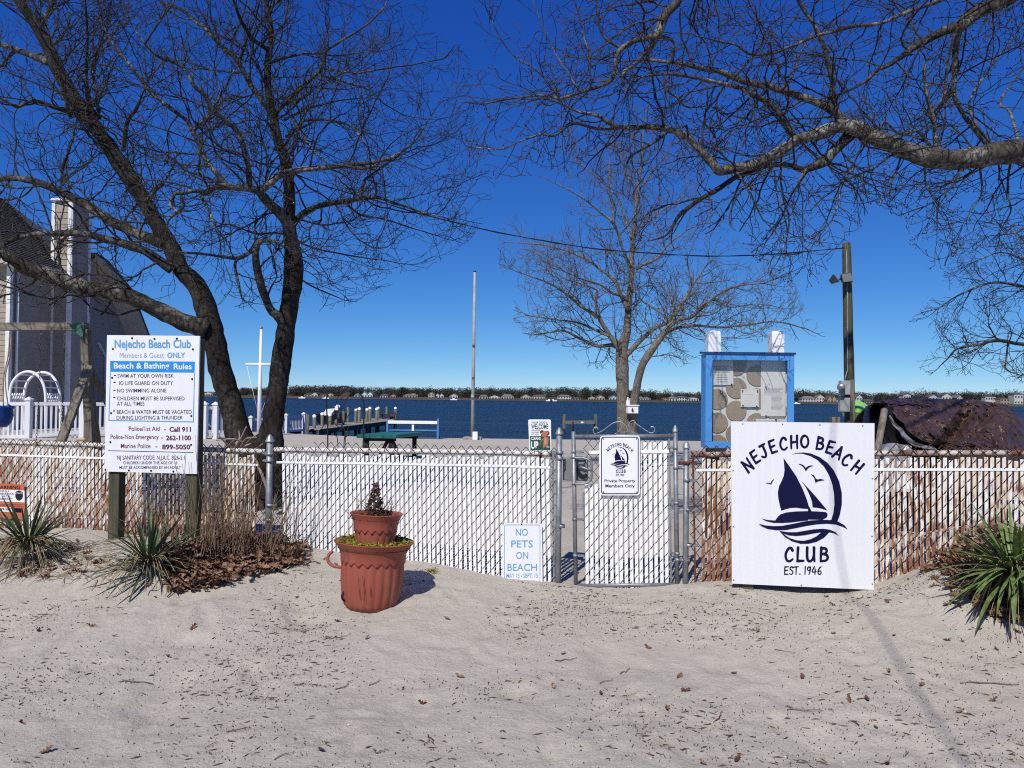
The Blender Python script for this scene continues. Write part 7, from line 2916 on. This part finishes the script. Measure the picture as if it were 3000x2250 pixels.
# deck chair at the dock head
dc = P(*C4(1420, 640), 54)
chair = thing('deck_chair', (dc.x, dc.y, DZ), 'dark slatted deck chair at the end of the dock', 'chair')
M['dkwood'] = mat('dark_stained_wood', (.035, .028, .024), .7)
for i in range(5):
    mb = MB()
    mb.bar(P(*C4(1425 + 18 * i, 640), 54.2), P(*C4(1432 + 20 * i, 540), 54.4), .10, .03, up=(0, -1, 0))
    mb.build('back_slat', M['dkwood'], chair)
for y, xa, xb in ((545, 1415, 1520), (600, 1330, 1440), (562, 1315, 1430)):
    mb = MB()
    mb.bar(P(*C4(xa, y), 54), P(*C4(xb, y), 54), .08, .25 if y == 600 else .1)
    mb.build('seat' if y == 600 else 'arm', M['dkwood'], chair)
for x, x2 in ((1325, 1350), (1425, 1425), (1505, 1490)):
    mb = MB()
    mb.bar(P(*C4(x, 565), 54), Vector((P(*C4(x2, 640), 54).x, 54, DZ)), .07, .07)
    mb.build('leg', M['dkwood'], chair)

# ================================================================ bench, table, hoop, pier, bird box
YB = 25.0
M['benchblue'] = mat('bench_blue', (.07, .21, .46), .5)
bch = thing('bench', (P(1210, 1280, YB).x, YB, H0(P(1210, 1280, YB).x, YB)), 'blue and white wooden bench facing the water', 'bench')
for x in (1402, 2130):
    mb = MB()
    p = P(*C4(x, 620), YB)
    mb.bar(Vector((p.x, p.y, H0(p.x, p.y) - .03)), p, .085, .06)
    q = P(*C4(x, 800), YB)
    mb.bar(q + Vector((0, .0, .0)), q + Vector((0, .42, -.02)), .06, .08)
    mb.bar(q + Vector((0, .40, 0)), Vector((q.x, q.y + .42, H0(q.x, q.y) - .03)), .06, .06)
    mb.build('end_frame', M['benchblue'], bch)
mb = MB()
mb.bar(P(*C4(1412, 672), YB - .05), P(*C4(2122, 675), YB - .05), .19, .03, up=(0, -1, 0)) if False else mb.box((P(*C4(1767, 673), YB).x, YB - .05, P(*C4(1767, 673), YB).z), (P(*C4(2122, 673), YB).x - P(*C4(1412, 673), YB).x, .035, .10))
mb.build('back_rail', M['white'], bch)
mb = MB()
p = P(*C4(1770, 745), YB)
mb.box((p.x, YB - .02, p.z), (.07, .03, .24))
mb.build('back_brace', M['white'], bch)
zs = P(*C4(1767, 790), YB).z
for k in range(3):
    mb = MB()
    mb.box((P(*C4(1767, 673), YB).x, YB + .06 + .14 * k, zs), (P(*C4(2122, 673), YB).x - P(*C4(1412, 673), YB).x - .02, .11, .035))
    mb.build('seat_slat', M['benchblue'], bch)
# green table
YG = 16.0
M['green'] = mat('dark_green_paint', (.018, .15, .125), .45, (.015, .12, .10), 5)
M['greend'] = mat('dark_brown_legs', (.02, .015, .013), .7)
A, B = P(*C4(955, 850), YG), P(*C4(1530, 855), YG)
A.z = B.z = (A.z + B.z) / 2
Cc = P(*C4(1925, 812), YG + 1.45)
Cc.z = A.z
tb_ = thing('picnic_table', ((A.x + Cc.x) / 2, YG + .7, H0(A.x, YG)), 'dark green plank picnic table on the beach behind the fence', 'table')
u = (B - A)
v = (Cc - B)
for k in range(3):
    o = A + u * (k / 3 + .006)
    e_ = A + u * ((k + 1) / 3 - .006)
    mb = MB()
    dn = Vector((0, 0, -.075))
    mb.add([o, e_, e_ + v, o + v, o + dn, e_ + dn, e_ + v + dn, o + v + dn], [(0, 1, 2, 3), (7, 6, 5, 4), (0, 4, 5, 1), (1, 5, 6, 2), (2, 6, 7, 3), (3, 7, 4, 0)])
    mb.build('plank', M['green'], tb_)
gzt = H0(A.x, YG)
for s0_, s1_ in ((.12, .20), (.5, .86)):
    c0 = A + u * .15 + v * s0_ + Vector((0, 0, -.1))
for (fa, fb) in ((.18, .10), (.82, .10), (.18, .9), (.82, .9)):
    p = A + u * fa + v * fb
    mb = MB()
    mb.bar(Vector((p.x, p.y, gzt - .05)), p + Vector((0, 0, -.14)), .09, .09)
    mb.build('leg', M['greend'], tb_)
for fb in (.10, .9):
    mb = MB()
    mb.bar(A + u * .08 + v * fb + Vector((0, 0, -.11)), A + u * .92 + v * fb + Vector((0, 0, -.11)), .06, .06)
    mb.build('crossbar', M['greend'], tb_)
p = A + u * .5 + v * .45
for sg in (-1, 1):
    mb = MB()
    mb.bar(Vector((p.x + sg * .28, p.y, gzt - .03)), p + Vector((sg * .03, 0, -.12)), .07, .07)
    mb.build('brace', M['greend'], tb_)
# wire hoop trellis
YH = 9.4
M['iron'] = mat('dark_iron_wire', (.018, .017, .016), .6)
hc = P(1012, 1300, YH)
hp_ = thing('hoop_trellis', (hc.x, hc.y, H0(hc.x, hc.y)), 'dark round-topped wire trellis with wavy stems behind the fence', 'trellis')
q = [(963, 1330), (960, 1270), (957, 1200), (957, 1165), (964, 1150), (980, 1138), (1000, 1133), (1016, 1133), (1037, 1140), (1055, 1155), (1064, 1175), (1066, 1200), (1065, 1270), (1063, 1330)]
pts = [P(x, y, YH) for x, y in q]
pts[0].z = pts[-1].z = H0(hc.x, hc.y) - .1
mb = MB()
mb.tube(smooth_line(pts, 4), .0095, 6)
mb.build('hoop', M['iron'], hp_)
for pl_ in ([(995, 1330), (990, 1300), (982, 1275), (994, 1262), (1004, 1250), (1000, 1215), (997, 1185), (1003, 1160)], [(1000, 1330), (1012, 1280), (1000, 1250), (1012, 1230), (1030, 1205), (1045, 1195)], [(940, 1260), (955, 1240), (975, 1235), (985, 1245), (1005, 1262)], [(1003, 1330), (1008, 1295), (1015, 1280), (1018, 1262), (1022, 1250)], [(1000, 1200), (1012, 1175), (1030, 1150), (1042, 1142)], [(983, 1190), (990, 1165), (1005, 1140)]):
    pp = [P(x, y, YH + .02) for x, y in pl_]
    if pl_[0][1] == 1330:
        pp[0].z = H0(hc.x, hc.y) - .05
    mb = MB()
    mb.tube(smooth_line(pp, 4), .0055, 5)
    mb.build('wavy_wire', M['iron'], hp_)


def C7(x, y):
    return (1500 + x / 3.687, 1050 + y / 3.687)


pr = thing('pier_frame', (P(*C7(735, 690), 61).x, 61, WZ), 'lone timber frame of two posts and a beam in the water', 'pier')
for x in (562, 902):
    p = P(*C7(x, 602), 61)
    mb = MB()
    mb.bar(Vector((p.x, p.y, WZ - 1)), p, .22, .22)
    mb.build('post', M['wood_g'], pr)
mb = MB()
mb.bar(P(*C7(575, 690), 60.8), P(*C7(895, 688), 60.8), .26, .18, up=(0, -1, 0))
mb.build('beam', M['wood'], pr)
mb = MB()
p = P(*C7(758, 692), 60.6)
mb.box(p, (.2, .03, .14))
mb.build('placard', M['white'], pr)
bh = P(*C7(1298, 553), 14.25)
bx_ = thing('bird_box', (bh.x, bh.y, bh.z - .1), 'small white bird box with a red bird fixed to the pale tree', 'bird box')
mb = MB()
mb.box(bh, (.20, .13, .14), Matrix.Rotation(R(8), 3, 'Z'), .004)
mb.build('box', M['white'], bx_)
mb = MB()
mb.box(bh + Vector((0, 0, .08)), (.225, .16, .018), Matrix.Rotation(R(8), 3, 'Z'))
mb.build('roof', M['white'], bx_)
mb = MB()
mb.prism(ell(1303, 555, 7, 22, 10), lambda x, y, n: P(*C7(x, y), 14.165) + Vector((0, -n, 0)), .012)
mb.prism([(1290, 552), (1318, 556), (1318, 564), (1290, 560)], lambda x, y, n: P(*C7(x, y), 14.16) + Vector((0, -n, 0)), .01)
mb.build('red_bird', M['rust'], bx_)
mb = MB()
p = P(*C7(1250, 510), 14.3)
mb.lathe(p, [(.028, 0), (.03, .08), (.012, .12), (.012, .155), (.001, .157)], 10)
mb.build('bottle', M['white'], bx_)
mb = MB()
mb.bar(P(*C7(1271, 512), 14.3), P(*C7(1271, 432), 14.3), .03, .012)
mb.build('slat', M['white'], bx_)
